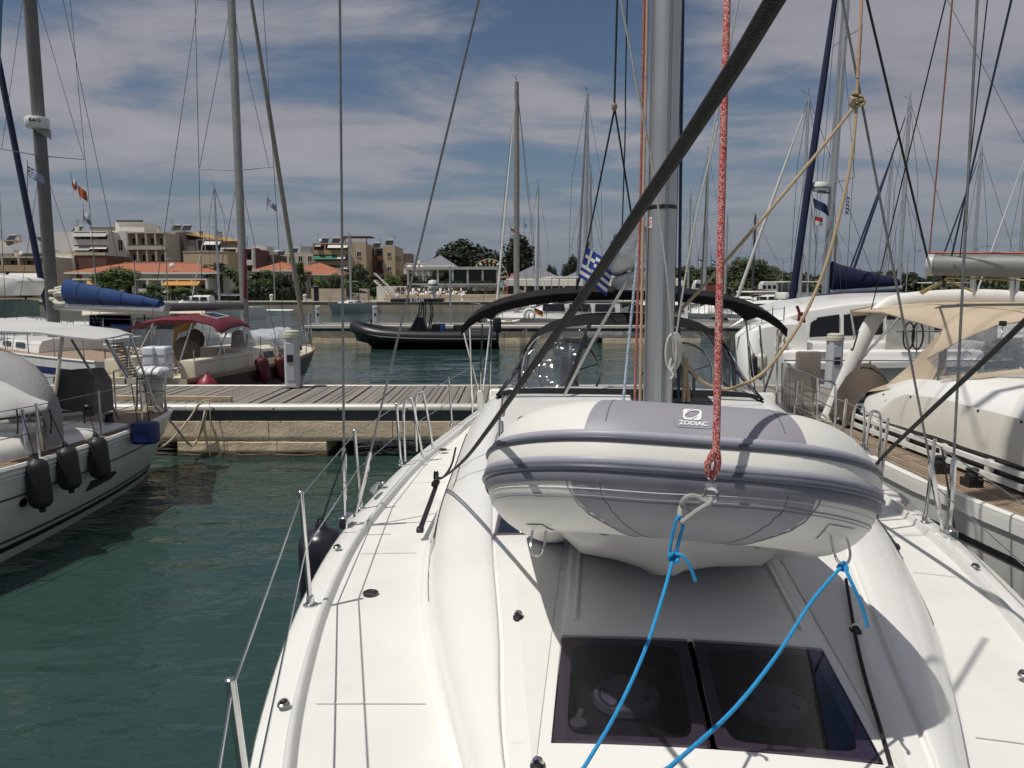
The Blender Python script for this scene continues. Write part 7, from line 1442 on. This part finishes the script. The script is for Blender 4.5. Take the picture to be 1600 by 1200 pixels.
# ---------------------------------------------------------------- trees
for px, Y, yt, w, pr, lb_ in ((728, 150, 375, 104, 0, 'broad dark tree behind the restaurant'), (692, 152, 396, 50, 1, 'low shoulder of dark foliage left of the broad tree'), (808, 150, 377, 72, 1, 'tall dark tree behind the bare mast'), (770, 156, 395, 44, 2, 'dark tree filling the gap between the two big crowns'), (893, 150, 401, 32, 2, 'small dark tree left of the Greek flag'), (862, 165, 414, 26, 0, 'slight thin tree between dark trees'), (965, 150, 404, 44, 1, 'dark tree behind the sail cover')):
    tree('dark', px, Y, yt, w, lb_, 'dark trees behind the restaurant', pr)
tree('dark', 640, 120, 428, 42, 'dark tree beside the tan end block', 'dark trees behind the restaurant', 2)
for i, (px, yt, w, kd) in enumerate(((470, 411, 34, 'mid'), (420, 424, 44, 'mid'), (445, 430, 40, 'dark'), (500, 436, 44, 'fresh'), (525, 430, 36, 'olive'), (560, 416, 46, 'olive'), (545, 440, 40, 'fresh'), (585, 440, 44, 'mid'), (610, 432, 40, 'fresh'), (398, 440, 40, 'mid'))):
    tree(kd, px, 106 + (i % 3) * 3, yt, w, '%s tree in the row behind the quay, %s' % ({'mid': 'green', 'dark': 'dark green', 'fresh': 'bright green', 'olive': 'grey-green'}[kd], ('tallest and conical', 'left of the conical one', 'dark one next to the conical one', 'right of the conical one', 'below the orange roof end', 'in front of tan block', 'low and bright', 'right of the tan block corner', 'beside the restaurant', 'leftmost of the row')[i]), 'trees behind the quay', i % 3, cone=(i == 0))
tree('fresh', 183, 104, 421, 78, 'big bright green bush with white blossom left of the restaurant roof', 'shrubs on the left quay', 1, 'flowering_bush', 'bush'); 
for i, (px, yt, w, kd, lb_) in enumerate(((40, 440, 50, 'olive', 'yellow-green shrub at the far left quay'), (75, 446, 40, 'mid', 'green shrub beside the left mast'), (105, 452, 40, 'mid', 'green shrub under the blue sail cover'), (240, 446, 48, 'fresh', 'bright shrub right of the flowering bush'), (280, 450, 50, 'fresh', 'bright low shrub behind the cream awning'), (320, 452, 44, 'mid', 'green shrub left of the palm'), (372, 452, 36, 'mid', 'green shrub between the palms'))):
    tree(kd, px, 100 + i % 2, yt, w, lb_, 'shrubs on the left quay', i % 3, 'shrub', 'shrub')
palm(346, 116, 409, 'palm tree with wide crown left of red sail roll', 62); palm(402, 112, 420, 'shorter palm right of the red sail roll', 56)
for k, (x0, x1, yt, Y) in enumerate(((375, 475, 452, 100.0), (205, 372, 462, 98.8))):
    a, b = at(x0, 470, Y), at(x1, 470, Y); rng = random.Random(k); zt_ = at(x0, yt, Y).z; g = G(); V = []; Fs = []
    for i in range(5200):
        p = Vector((rng.uniform(a.x, b.x), Y + rng.uniform(-.9, .9), rng.uniform(1.25, zt_ + .25 * math.sin(i)))); d = Vector((rng.gauss(0, 1), rng.gauss(-.6, 1), rng.gauss(.3, 1))).normalized(); x = d.cross(Vector((0, 0, 1))).normalized(); y = d.cross(x); s_ = rng.uniform(.10, .24); q = len(V); V += [p - x * s_, p + y * s_, p + x * s_, p - y * s_]; Fs.append((q, q + 1, q + 2, q + 3))
    g.add(V, Fs); h_ = thing('hedge', ('dark clipped hedge along the quay below the palms', 'low hedge along the quay behind the grey boom')[k], 'hedge', ((a.x + b.x) / 2, Y, 1.2)); g.build('foliage', LEAF['hedge'], h_, world=True, smooth=0, recalc=False)
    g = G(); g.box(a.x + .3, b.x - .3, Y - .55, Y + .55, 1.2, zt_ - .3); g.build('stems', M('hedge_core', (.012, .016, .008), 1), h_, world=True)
rng = random.Random(11); px = 1052; i = 0
names = ['bushy', 'round', 'tall', 'ragged', 'broad', 'sparse', 'low', 'dense']
near = ['behind the red halyard', 'beside the parked lorry', 'behind the white motorboats', 'left of the camper van', 'behind the camper van', 'right of the camper van', 'behind the navy furled sail', 'behind the navy sail cover', 'left of the grey boom', 'below the grey boom end', 'under the grey boom', 'at the right edge of the picture']
while px < 1640:
    w = rng.uniform(46, 78); yt = rng.uniform(424, 440) if px > 1230 else rng.uniform(414, 434)
    if abs(px - 1165) < 28: yt = 407
    kd = rng.choice(('mid', 'olive', 'dark', 'mid', 'olive'))
    tree(kd, px, rng.uniform(158, 185), yt, w, '%s %s tree in the far tree line %s' % (names[i % 8], {'mid': 'green', 'olive': 'olive', 'dark': 'dark'}[kd], near[min(11, int((px - 1052) / 50))]), 'far tree line on the right', i % 3); px += w * .40; i += 1
# undergrowth below that tree line
a, b = at(1055, 460, 158), at(1660, 460, 158); g = G(); V = []; Fs = []
for i in range(9000):
    xx = rng.uniform(a.x, b.x); p = Vector((xx, rng.uniform(154, 166), 1.2 + rng.random() ** 1.3 * (3.6 + 1.2 * math.sin(xx * .35)))); d = Vector((rng.gauss(0, 1), rng.gauss(-.6, 1), rng.gauss(.3, 1))).normalized(); x = d.cross(Vector((0, 0, 1))).normalized(); y = d.cross(x); s_ = rng.uniform(.2, .5); q = len(V); V += [p - x * s_, p + y * s_, p + x * s_, p - y * s_]; Fs.append((q, q + 1, q + 2, q + 3))
g.add(V, Fs); stuff(tag(g.build('undergrowth', LEAF['olive'], smooth=0, recalc=False), 'mass of olive undergrowth below the far tree line', 'undergrowth'))
# ---------------------------------------------------------------- lamp posts, van, lorry
def lamp(px, Y, ytop, label, dbl=False, arm=1.2, globe=False):
    q = at(px, 450, Y); hh = at(px, ytop, Y).z - 1.25; t = thing('street_lamp', label, 'street lamp', (q.x, Y, 1.25), 0, 'lamp posts on the shore')
    g = G(); g.tube([(0, 0, 0), (0, 0, hh)], [.09, .06], 6); g.build('post', ALUD, t)
    for sd in ((-1, 1) if dbl else (1,)):
        if globe: g = G(); g.ball((sd * .25, 0, hh * .62), .2, 10); g.build('globe', WHT, t); continue
        g = G(); g.tube([(0, 0, hh - .1), (sd * arm, 0, hh + .1)], .045, 5); g.build('arm', ALUD, t); g = G(); g.box(min(sd * arm, sd * (arm + .5)), max(sd * arm, sd * (arm + .5)), -.12, .12, hh + .04, hh + .16); g.build('lamp_head', ALUD, t)
lamp(429, 99, 392, 'double-armed street lamp on the left quay', True, 1.0); lamp(1416, 110, 393, 'single-armed lamp post left of the grey boom'); lamp(1524, 110, 386, 'single-armed lamp post above the grey boom'); lamp(1222, 140, 404, 'double lamp post behind the leaning white furled sail', True); lamp(1128, 135, 430, 'white lamp post behind the red halyard', False, .6)
lamp(150, 99, 380, 'tall lamp post left of the cream loggia block', False, .5); lamp(212, 98, 408, 'thin post left of the low restaurant', False, .3); lamp(262, 98, 405, 'thin post in front of the ochre awnings', False, .3)
vn = thing('camper_van', 'white camper van parked in front of the far tree line', 'van', (at(1190, 460, 152).x, 152.5, 1.25)); VW = M('van_white', (.66, .66, .64), .35)
g = G(); g.prism([(0, 0, .4), (3.4, 0, .4), (3.4, 0, 1.9), (2.9, 0, 2.9), (.4, 0, 2.95), (.1, 0, 2.3)], (0, 2, 0)); g.build('body', VW, vn, bev=.08)
for x0, x1 in ((.35, 1.0), (1.3, 2.0), (2.3, 2.9)): g = G(); g.box(x0, x1, -.03, 0, 1.5, 2.2); g.build('window', GLS, vn)
for x in (.8, 2.7): g = G(); g.lathe([(.36, 0), (.36, .25)], 14, Matrix.Translation((x, .2, .36)) @ Matrix.Rotation(PI / 2, 4, 'X')); g.build('wheel', RUB, vn)
lo = thing('lorry', 'white lorry cab parked beside the dark pavilion end', 'lorry', (at(1084, 456, 151).x, 151, 1.25)); g = G(); g.prism([(0, 0, .5), (2.0, 0, .5), (2.0, 0, 3.1), (.5, 0, 3.2), (.1, 0, 2.2)], (0, 2.2, 0)); g.build('cab', VW, lo, bev=.06); g = G(); g.box(.3, 1.2, -.03, 0, 1.7, 2.5); g.build('window', GLS, lo)
for x in (.6, 1.6): g = G(); g.lathe([(.45, 0), (.45, .3)], 14, Matrix.Translation((x, .2, .45)) @ Matrix.Rotation(PI / 2, 4, 'X')); g.build('wheel', RUB, lo)
g = G(); g.box(2.1, 6, 0, 2.2, 1.0, 2.2); g.build('flat_bed', M('lorry_red', (.22, .06, .05), .6), lo)
ul = thing('covered_trailer', 'long dark covered trailer right of the camper van', 'trailer', (at(1217, 460, 152).x, 152.5, 1.25)); g = G(); g.box(0, 6, 0, 2.2, .5, 2.5); g.build('cover', M('dark_cover', (.05, .05, .05), .9), ul, bev=.15, bseg=2)
for x in (1.5, 4.5): g = G(); g.lathe([(.36, 0), (.36, .25)], 14, Matrix.Translation((x, .0, .36)) @ Matrix.Rotation(PI / 2, 4, 'X')); g.build('wheel', RUB, ul)
# quay notices, bollards, sun-shade tents
t = thing('notice_board', 'tall dark notice column on the quay left of planter wall', 'sign', (at(494, 472, 95).x, 95.2, 1.3)); g = G(); g.box(-.3, .3, -.1, .1, 0, 1.75); g.build('panel', BLK, t); g = G(); g.tube([(0, 0, 1.75), (0, 0, 1.9)], .3, 10); g.build('cap', ALUD, t)
for k, px in enumerate((424, 476, 621, 723)):
    t = thing('bollard', 'pale mooring bollard on the far quay, %s' % ('leftmost', 'second from left', 'third from left', 'rightmost')[k], 'bollard', (at(px, 470, 94.6).x, 94.7, 1.3), 0, 'bollards on the far quay'); g = G(); g.lathe([(.18, 0), (.16, .55), (.24, .6), (.24, .75), (.1, .85)], 12); g.build('post', WHI, t); g = G(); g.tube([(-.3, 0, .45), (.3, 0, .45)], .05, 6); g.build('cross_bar', ALUD, t)
t = thing('traffic_bollard', 'red and white striped post on the far quay', 'post', (at(653, 478, 95).x, 95, 1.3))
for i in range(5): g = G(); g.tube([(0, 0, i * .28), (0, 0, i * .28 + .27)], .13, 8); g.build('band', M('post_red', (.45, .10, .06), .6) if i % 2 == 0 else WHI, t)
# ---------------------------------------------------------------- distant sailing yachts, each with hull, cabin and rig
def far_yacht(px, Y, ytop, label, L=10, aft=(1, 0), spr=(.45,), hull=WHT, mast=ALU, furl=None, cover=None, wid=1.1, lean=(0, 0), r=.10, wr=.014, stripe=None, boom=True, mz_=.42):
    q = at(px, 450, Y); top_ = at(px, ytop, Y).z; d = Vector((aft[0], aft[1], 0)).normalized(); o = Vector((q.x, Y, 0)) - d * (L * mz_)
    t = thing('sailing_yacht', label, 'yacht', o, frame(d), 'moored sailing yachts'); h = Hull(t, L, L * .31, 1.25, 1.05, .9, .8); h.hull(hull, 14); h.deck(WHT, n=12); h.house(L * .25, L * .68, .6, .3, .42, GEL, 6); h.windows(((L * .33, L * .42), (L * .47, L * .6)))
    if stripe: h.stripe(.12, .2, stripe, n=12)
    h.guard(.04, .95, 6, .6, r=.02)
    rig(t, (0, L * mz_, 1.3), top_ - 1.3, (0, .15, 1.25), (0, L - .1, 1.1), wid, spr, mast, r, furl, lean, wr)
    if boom: boom_(t, (0, L * mz_ + .15, 2.3), (0, L * (mz_ + .38), 2.25), ALU, cover, .55)
    return t
GF = M('furl_white', (.50, .50, .48), .8, var=.1); DK = M('mast_dark', (.04, .04, .045), .5)
far_yacht(807, 47.5, 128, 'yacht with grey-brown mast and small German flag beyond far pier', 12, (.25, 1), (.36,), mast=M('mast_brown_grey', (.28, .26, .24), .5, .3), furl=(GF, .07), r=.14, cover=M('beige_cover', (.40, .36, .30), .9))
far_yacht(840, 74, 288, 'more distant yacht with thin pale mast right of the brown-grey mast', 10, (.1, 1), (.5,), furl=(GF, .05), r=.09)
far_yacht(914, 49, 146, 'yacht whose tall mast rises just left of the Greek flag', 12, (.2, 1), (.30, .62), furl=(M('furl_dark_edge', (.10, .11, .13), .8), .08), r=.11, lean=(0, 0))
far_yacht(921, 62, 265, 'yacht with short pale mast behind the Greek flag', 9, (0, 1), (.5,), r=.09)
far_yacht(1100, 58, 237, 'yacht with grey mast and small flags right of the main mast', 11, (.3, 1), (.62,), furl=(DK, .07), r=.11)
far_yacht(1075, 86, 302, 'distant yacht with thin mast close right of the main mast', 10, (.2, 1), (.4,), r=.10)
far_yacht(1133, 105, 338, 'distant yacht with thin white mast behind the red halyard', 10, (.2, 1), (.4,), r=.12)
far_yacht(1176, 82, 336, 'yacht with black mast and red sail bundle', 11, (.9, .4), (.35,), mast=DK, cover=REDC, r=.12)
far_yacht(1250, 44, 150, 'yacht with leaning white furled sail left of the navy one', 11, (1, .3), (.33, .7), furl=(GF, .10), r=.09)
far_yacht(1262, 92, 325, 'distant yacht with short mast just right of the leaning white furled sail', 10, (.4, 1), (.45,), r=.10)
far_yacht(1302, 70, 356, 'low-masted distant yacht below the red and white flag', 9, (1, .2), (.5,), mast=M('mast_brown', (.12, .09, .07), .6), r=.10)
far_yacht(1404, 52, 157, 'yacht with tall grey mast and dark blue furled sail left of the grey boom', 12, (1, .35), (.28, .62), furl=(NAVY, .09), r=.12)
far_yacht(1381, 66, 240, 'yacht with mast close left of the tall grey one', 11, (1, .2), (.4,), r=.10, furl=(NAVY, .08))
far_yacht(1518, 60, 231, 'yacht with mast rising above the grey boom', 11, (1, .3), (.45,), r=.11, furl=(NAVY, .07))
far_yacht(1590, 60, 226, 'yacht with mast at the right edge of the picture', 11, (1, .3), (.45,), r=.11, furl=(GF, .07))
far_yacht(342, 72, 290, 'small distant yacht with white mast left of the burgundy-canopied yacht rig', 9, (.4, 1), (.72,), r=.10, furl=(GF, .05))
far_yacht(548, 91, 366, 'pale blue-grey yacht moored at the far quay', 9, (.42, 1), (.3,), hull=M('pale_blue_hull', (.36, .42, .44), .4), r=.11, cover=M('black_cover', (.02, .02, .02), .9), wr=.02, mz_=.5)
nj = thing('sailing_yacht', 'yacht at far left showing only its navy furled headsail', 'yacht', (at(78, 500, 23).x, 31.5, 0), frame((-.97, .25)), 'moored sailing yachts'); h = Hull(nj, 18, 4.4, 1.5, 1.3); h.hull(WHT); h.deck(WHT); h.house(6, 12, .6, .3, .4, GEL); NJ = WM[nj].inverted(); a, b = NJ @ at(76, 497, 31), NJ @ at(-70, -250, 31)
g = G(); g.tube([a, a.lerp(b, .05), a.lerp(b, .6), b], [.05, .12, .11, .05], 8); g.build('furled_sail', NAVY, nj); g = G(); mt_ = NJ @ at(-90, 480, 31); g.tube([(0, 9.5, 1.3), (0, 9.5, 22)], .12, 8); g.build('mast', ALU, nj)
# ---------------------------------------------------------------- motor cruisers beyond the far pier and in the right-hand basin
def cruiser(px, Y, L, label, aft=(1, .1), fly=False, hull=WHT, roof=None, wl=(.45, .85), hh=.9):
    q = at(px, 450, Y); d = Vector((aft[0], aft[1], 0)).normalized(); t = thing('motor_cruiser', label, 'motorboat', Vector((q.x, Y, 0)), frame(d), 'moored motor cruisers')
    h = Hull(t, L, L * .34, 1.35, 1.0, L * .1, .92, .5, .6); h.hull(hull, 14); h.deck(WHT, n=12); h.stripe(.2, .28, NV, n=12); h.house(L * .25, L * .78, .78, hh, hh + .15, WHT, 8); h.windows(((L * .36, L * .48), (L * .5, L * .62), (L * .64, L * .75)), zk=wl); h.guard(.04, .6, 6, .65, r=.022)
    if fly:
        z = h.z(.6) + hh; local_box(t, 'flybridge', WHT, -L * .12, L * .12, L * .42, L * .75, z, z + .55, .08, 2); local_box(t, 'hardtop', roof or WHT, -L * .14, L * .14, L * .40, L * .85, z + 1.35, z + 1.45, .04, 2)
        for sx in (-1, 1):
            for yy in (.45, .8): g = G(); g.tube([(sx * L * .11, L * yy, z), (sx * L * .12, L * yy, z + 1.36)], .035, 5); g.build('hardtop_post', STEEL, t)
    elif roof: z = h.z(.8); local_box(t, 'canopy', roof, -L * .13, L * .13, L * .7, L * .95, z + 1.55, z + 1.65, .05, 2); [G().tube([(sx * L * .12, L * .93, z), (sx * L * .12, L * .93, z + 1.56)], .03, 5).build('canopy_post', STEEL, t) for sx in (-1, 1)]
    return t
cruiser(738, 45.6, 11, 'white cruiser with upper helm roof and German ensign beyond far pier', (1, .12), True, hh=1.0)
cruiser(898, 46.5, 8.5, 'white cruiser with cream roof left of the main mast', (1, .05), False, roof=CRM)
cruiser(1045, 52, 8, 'white motorboat just right of the main mast', (1, .25), False, roof=WHT); cruiser(1110, 50, 7.5, 'white motorboat behind the red halyard', (1, .3)); cruiser(1150, 64, 9, 'white motorboat between the red halyard and the catamaran', (1, .1), True); cruiser(1200, 54, 10, 'long white motorboat just above the catamaran bow', (1, .15)); cruiser(1060, 74, 9, 'farther white motorboat right of the main mast', (1, .1)); cruiser(1130, 92, 10, 'far white motorboat below the black mast', (1, 0)); cruiser(1230, 88, 11, 'far white motorboat left of the navy sail cover', (1, 0), True); cruiser(1440, 48, 9, 'motorboat with white cabin seen past the arch top', (1, .1)); cruiser(1520, 44, 9, 'blue-hulled cruiser seen above the right-hand arch', (1, .1), False, M('blue_hull', (.015, .03, .12), .3)); cruiser(1310, 60, 9, 'white motorboat behind the navy sail cover', (1, .1)); cruiser(1390, 75, 9, 'far white motorboat right of the navy sail cover', (1, .1), True)
# red-trimmed row: masts of the outer basin seen small
t = cruiser(255, 88, 7, 'small open boat with arch frame at the left quay', (1, 0)); 
dn = thing('tender', 'small white tender afloat near the left quay', 'tender', (at(415, 489, 84).x, 84, 0), frame((1, 0))); h = Hull(dn, 2.9, 1.3, .55, .5, .3, .9); h.hull(WHT, 10); h.deck(WHT, .15, 8); h.rail(WHT, .14, 10, -.05, 'tube')
# ---------------------------------------------------------------- flags
FB, FW = M('flag_blue', (.012, .045, .26), .85, var=.12, scale=5), M('flag_white', (.66, .66, .64), .85, var=.05)
def flag(label, o, ux, uy, kind, staff=None, wave=.12):
    """o = top hoist corner, ux along the fly, uy down the hoist; every stripe is its own strip of cloth"""
    o, ux, uy = Vector(o), Vector(ux), Vector(uy); t = thing('flag', label, 'flag', o + uy, 0, 'flags'); nn = ux.cross(uy).normalized(); L_ = ux.length
    def cloth(nm, m, a0, a1, b0, b1, off=0, parent=None):
        g = G(); g.slab([[o + ux * lerp(a0, a1, i / 10) + uy * b + nn * (math.sin(lerp(a0, a1, i / 10) * 7 + b * 2) * wave * L_ * lerp(a0, a1, i / 10) + off) + Vector((0, 0, -1)) * (lerp(a0, a1, i / 10) ** 2 * L_ * .08) for i in range(11)] for b in (b0, (b0 + b1) / 2, b1)], max(.002, L_ * .004), nn); return g.build(nm, m, parent or t, world=True, smooth=60)
    if kind == 'greek':
        for i in range(9):
            cloth('stripe', FB if i % 2 == 0 else FW, 0 if i > 4 else .37, 1, i / 9, (i + 1) / 9)
        c = cloth('canton', FB, 0, .37, 0, 5 / 9); e = L_ * .012
        for sg in (-1, 1): cloth('cross', FW, .15, .22, 0, 5 / 9, e * sg, c); cloth('cross', FW, 0, .37, 2 / 9, 3 / 9, e * sg, c)
    else:
        for i, m in enumerate(kind): cloth('stripe', m, 0, 1, i / len(kind), (i + 1) / len(kind))
    if staff: g = G(); g.tube([Vector(staff[0]), Vector(staff[1])], staff[2], 6); g.build('staff', WIRED, t, world=True)
    return t
def pv(a, b, Y): return at(*b, Y) - at(*a, Y)
BK, RE, GO = M('flag_black', (.015, .015, .015), .9), M('flag_red', (.42, .03, .03), .9), M('flag_gold', (.55, .36, .04), .9)
flag('large Greek flag flying left of the mast on the foreground yacht', at(917, 386, 8.6), pv((917, 386), (947, 404), 8.6) * 1.45, pv((917, 386), (904, 432), 8.6), 'greek', (at(920, 378, 8.6), at(896, 470, 9.6), .012))
flag('Greek flag under the left spreader of the blue-covered yacht', at(43, 259, 23), pv((43, 259), (67, 272), 23), pv((43, 259), (44, 275), 23), 'greek', (at(43, 250, 23), at(43, 300, 23), .008))
flag('small dark Greek flag by the tan furled headsail', at(418, 309, 20.5), pv((418, 309), (431, 320), 20.5), pv((418, 309), (418, 319), 20.5), 'greek', (at(419, 298, 20.5), at(417, 330, 20.5), .006))
flag('orange and white signal flag on the left rigging', at(113, 277, 23), pv((113, 277), (120, 284), 23), pv((113, 277), (112, 291), 23), (FW, M('flag_orange', (.45, .10, .03), .9)), (at(110, 268, 23), at(116, 300, 23), .006)); flag('orange-red signal flag below the white one on the left rigging', at(121, 289, 23), pv((121, 289), (134, 298), 23), pv((121, 289), (124, 306), 23), (MATS['flag_orange'],), (at(118, 282, 23), at(126, 312, 23), .006))
flag('grey and white pennant high left of the cream loggia block', at(130, 328, 23), pv((130, 328), (141, 337), 23), pv((130, 328), (131, 344), 23), (FW, M('flag_grey', (.2, .22, .26), .9)), (at(130, 318, 23), at(131, 350, 23), .006))
flag('small German flag on the brown-grey mast', at(798, 356, 47), pv((798, 356), (804, 359), 47), pv((798, 356), (798, 361), 47), (BK, RE, GO), (at(798, 345, 47), at(798, 372, 47), .012))
flag('pale blue and white flag right of the brown-grey mast', at(819, 349, 47), pv((819, 349), (823, 350), 47), pv((819, 349), (819, 354), 47), (FB, FW, FB), (at(819, 335, 47), at(819, 372, 47), .012))
flag('German ensign at the stern of the white cruiser', at(835, 481, 44.5), pv((835, 481), (849, 486), 44.5), pv((835, 481), (834, 489), 44.5), (BK, RE, GO), (at(836, 477, 44.5), at(833, 497, 44.5), .02))
flag('dark blue burgee on the radar mast', at(1270, 309, 25.8), pv((1270, 309), (1294, 320), 25.8), pv((1270, 309), (1273, 325), 25.8), (M('flag_navy', (.02, .035, .09), .9), M('flag_navy2', (.025, .045, .11), .9)), (at(1268, 300, 25.8), at(1274, 330, 25.8), .008))
flag('red over white flag below the blue burgee', at(1273, 338, 25.8), pv((1273, 338), (1286, 340), 25.8), pv((1273, 338), (1273, 351), 25.8), (RE, FW), (at(1273, 328, 25.8), at(1273, 356, 25.8), .008))
flag('small Greek flag furled right of the radar mast', at(1323, 306, 25.5), pv((1323, 306), (1328, 309), 25.5), pv((1323, 306), (1321, 332), 25.5), 'greek', (at(1324, 298, 25.5), at(1321, 336, 25.5), .008))
flag('blue and white saltire flag by the black furled sail', at(1111, 406, 57), pv((1111, 406), (1118, 408), 57), pv((1111, 406), (1111, 413), 57), (FB, FW, FB), (at(1111, 398, 57), at(1111, 420, 57), .015)); flag('tiny blue flag left of the saltire', at(1091, 405, 57), pv((1091, 405), (1097, 406), 57), pv((1091, 405), (1091, 410), 57), (FB, FW), (at(1091, 398, 57), at(1091, 420, 57), .015))
# lifebuoy and paddle boards by the cruiser with the ensign
c = at(827, 491, 44.4); t = thing('lifebuoy', 'white horseshoe lifebuoy on the rail left of the German ensign', 'lifebuoy', c - Vector((0, 0, .3))); g = G(); g.tube([c + Vector((.28 * math.cos(a), 0, .28 * math.sin(a))) for a in [PI * (-.35 + 1.7 * i / 20) for i in range(21)]], .10, 8); g.build('ring', WHT, t, world=True); g = G(); g.tube([c + Vector((0, 0, -.6)), c + Vector((0, 0, .3))], .02, 5); g.build('bracket', STEEL, t, world=True)
a, b = at(762, 503, 43), at(812, 500, 43); t = thing('paddle_board', 'white and yellow paddle board lying on the far pier', 'paddle board', ((a.x + b.x) / 2, 42.2, .96)); g = G(); L_ = (b.x - a.x) / 2; g.grid([[Vector((L_ * k, .38 * w_ * s_, .12 + .06 * abs(k) ** 3 + dz)) for s_, dz in ((-1, 0), (-.8, .05), (0, .07), (.8, .05), (1, 0), (.8, -.05), (-.8, -.05))] for k, w_ in ((-1, .05), (-.9, .5), (-.6, .9), (0, 1), (.6, .9), (.9, .5), (1, .1))], closed=True); g.build('board', WHT, t, smooth=50)
for k in (-.4, .3): g = G(); g.box(L_ * k - .2, L_ * k + .2, -.33, .33, .185, .20); g.build('yellow_patch', M('patch_yellow', (.5, .42, .05), .6), t)
for dy_ in (-.25, .25): g = G(); g.box(-L_ * .6, L_ * .6, dy_ - .04, dy_ + .04, 0, .08); g.build('rack', ALUD, t)
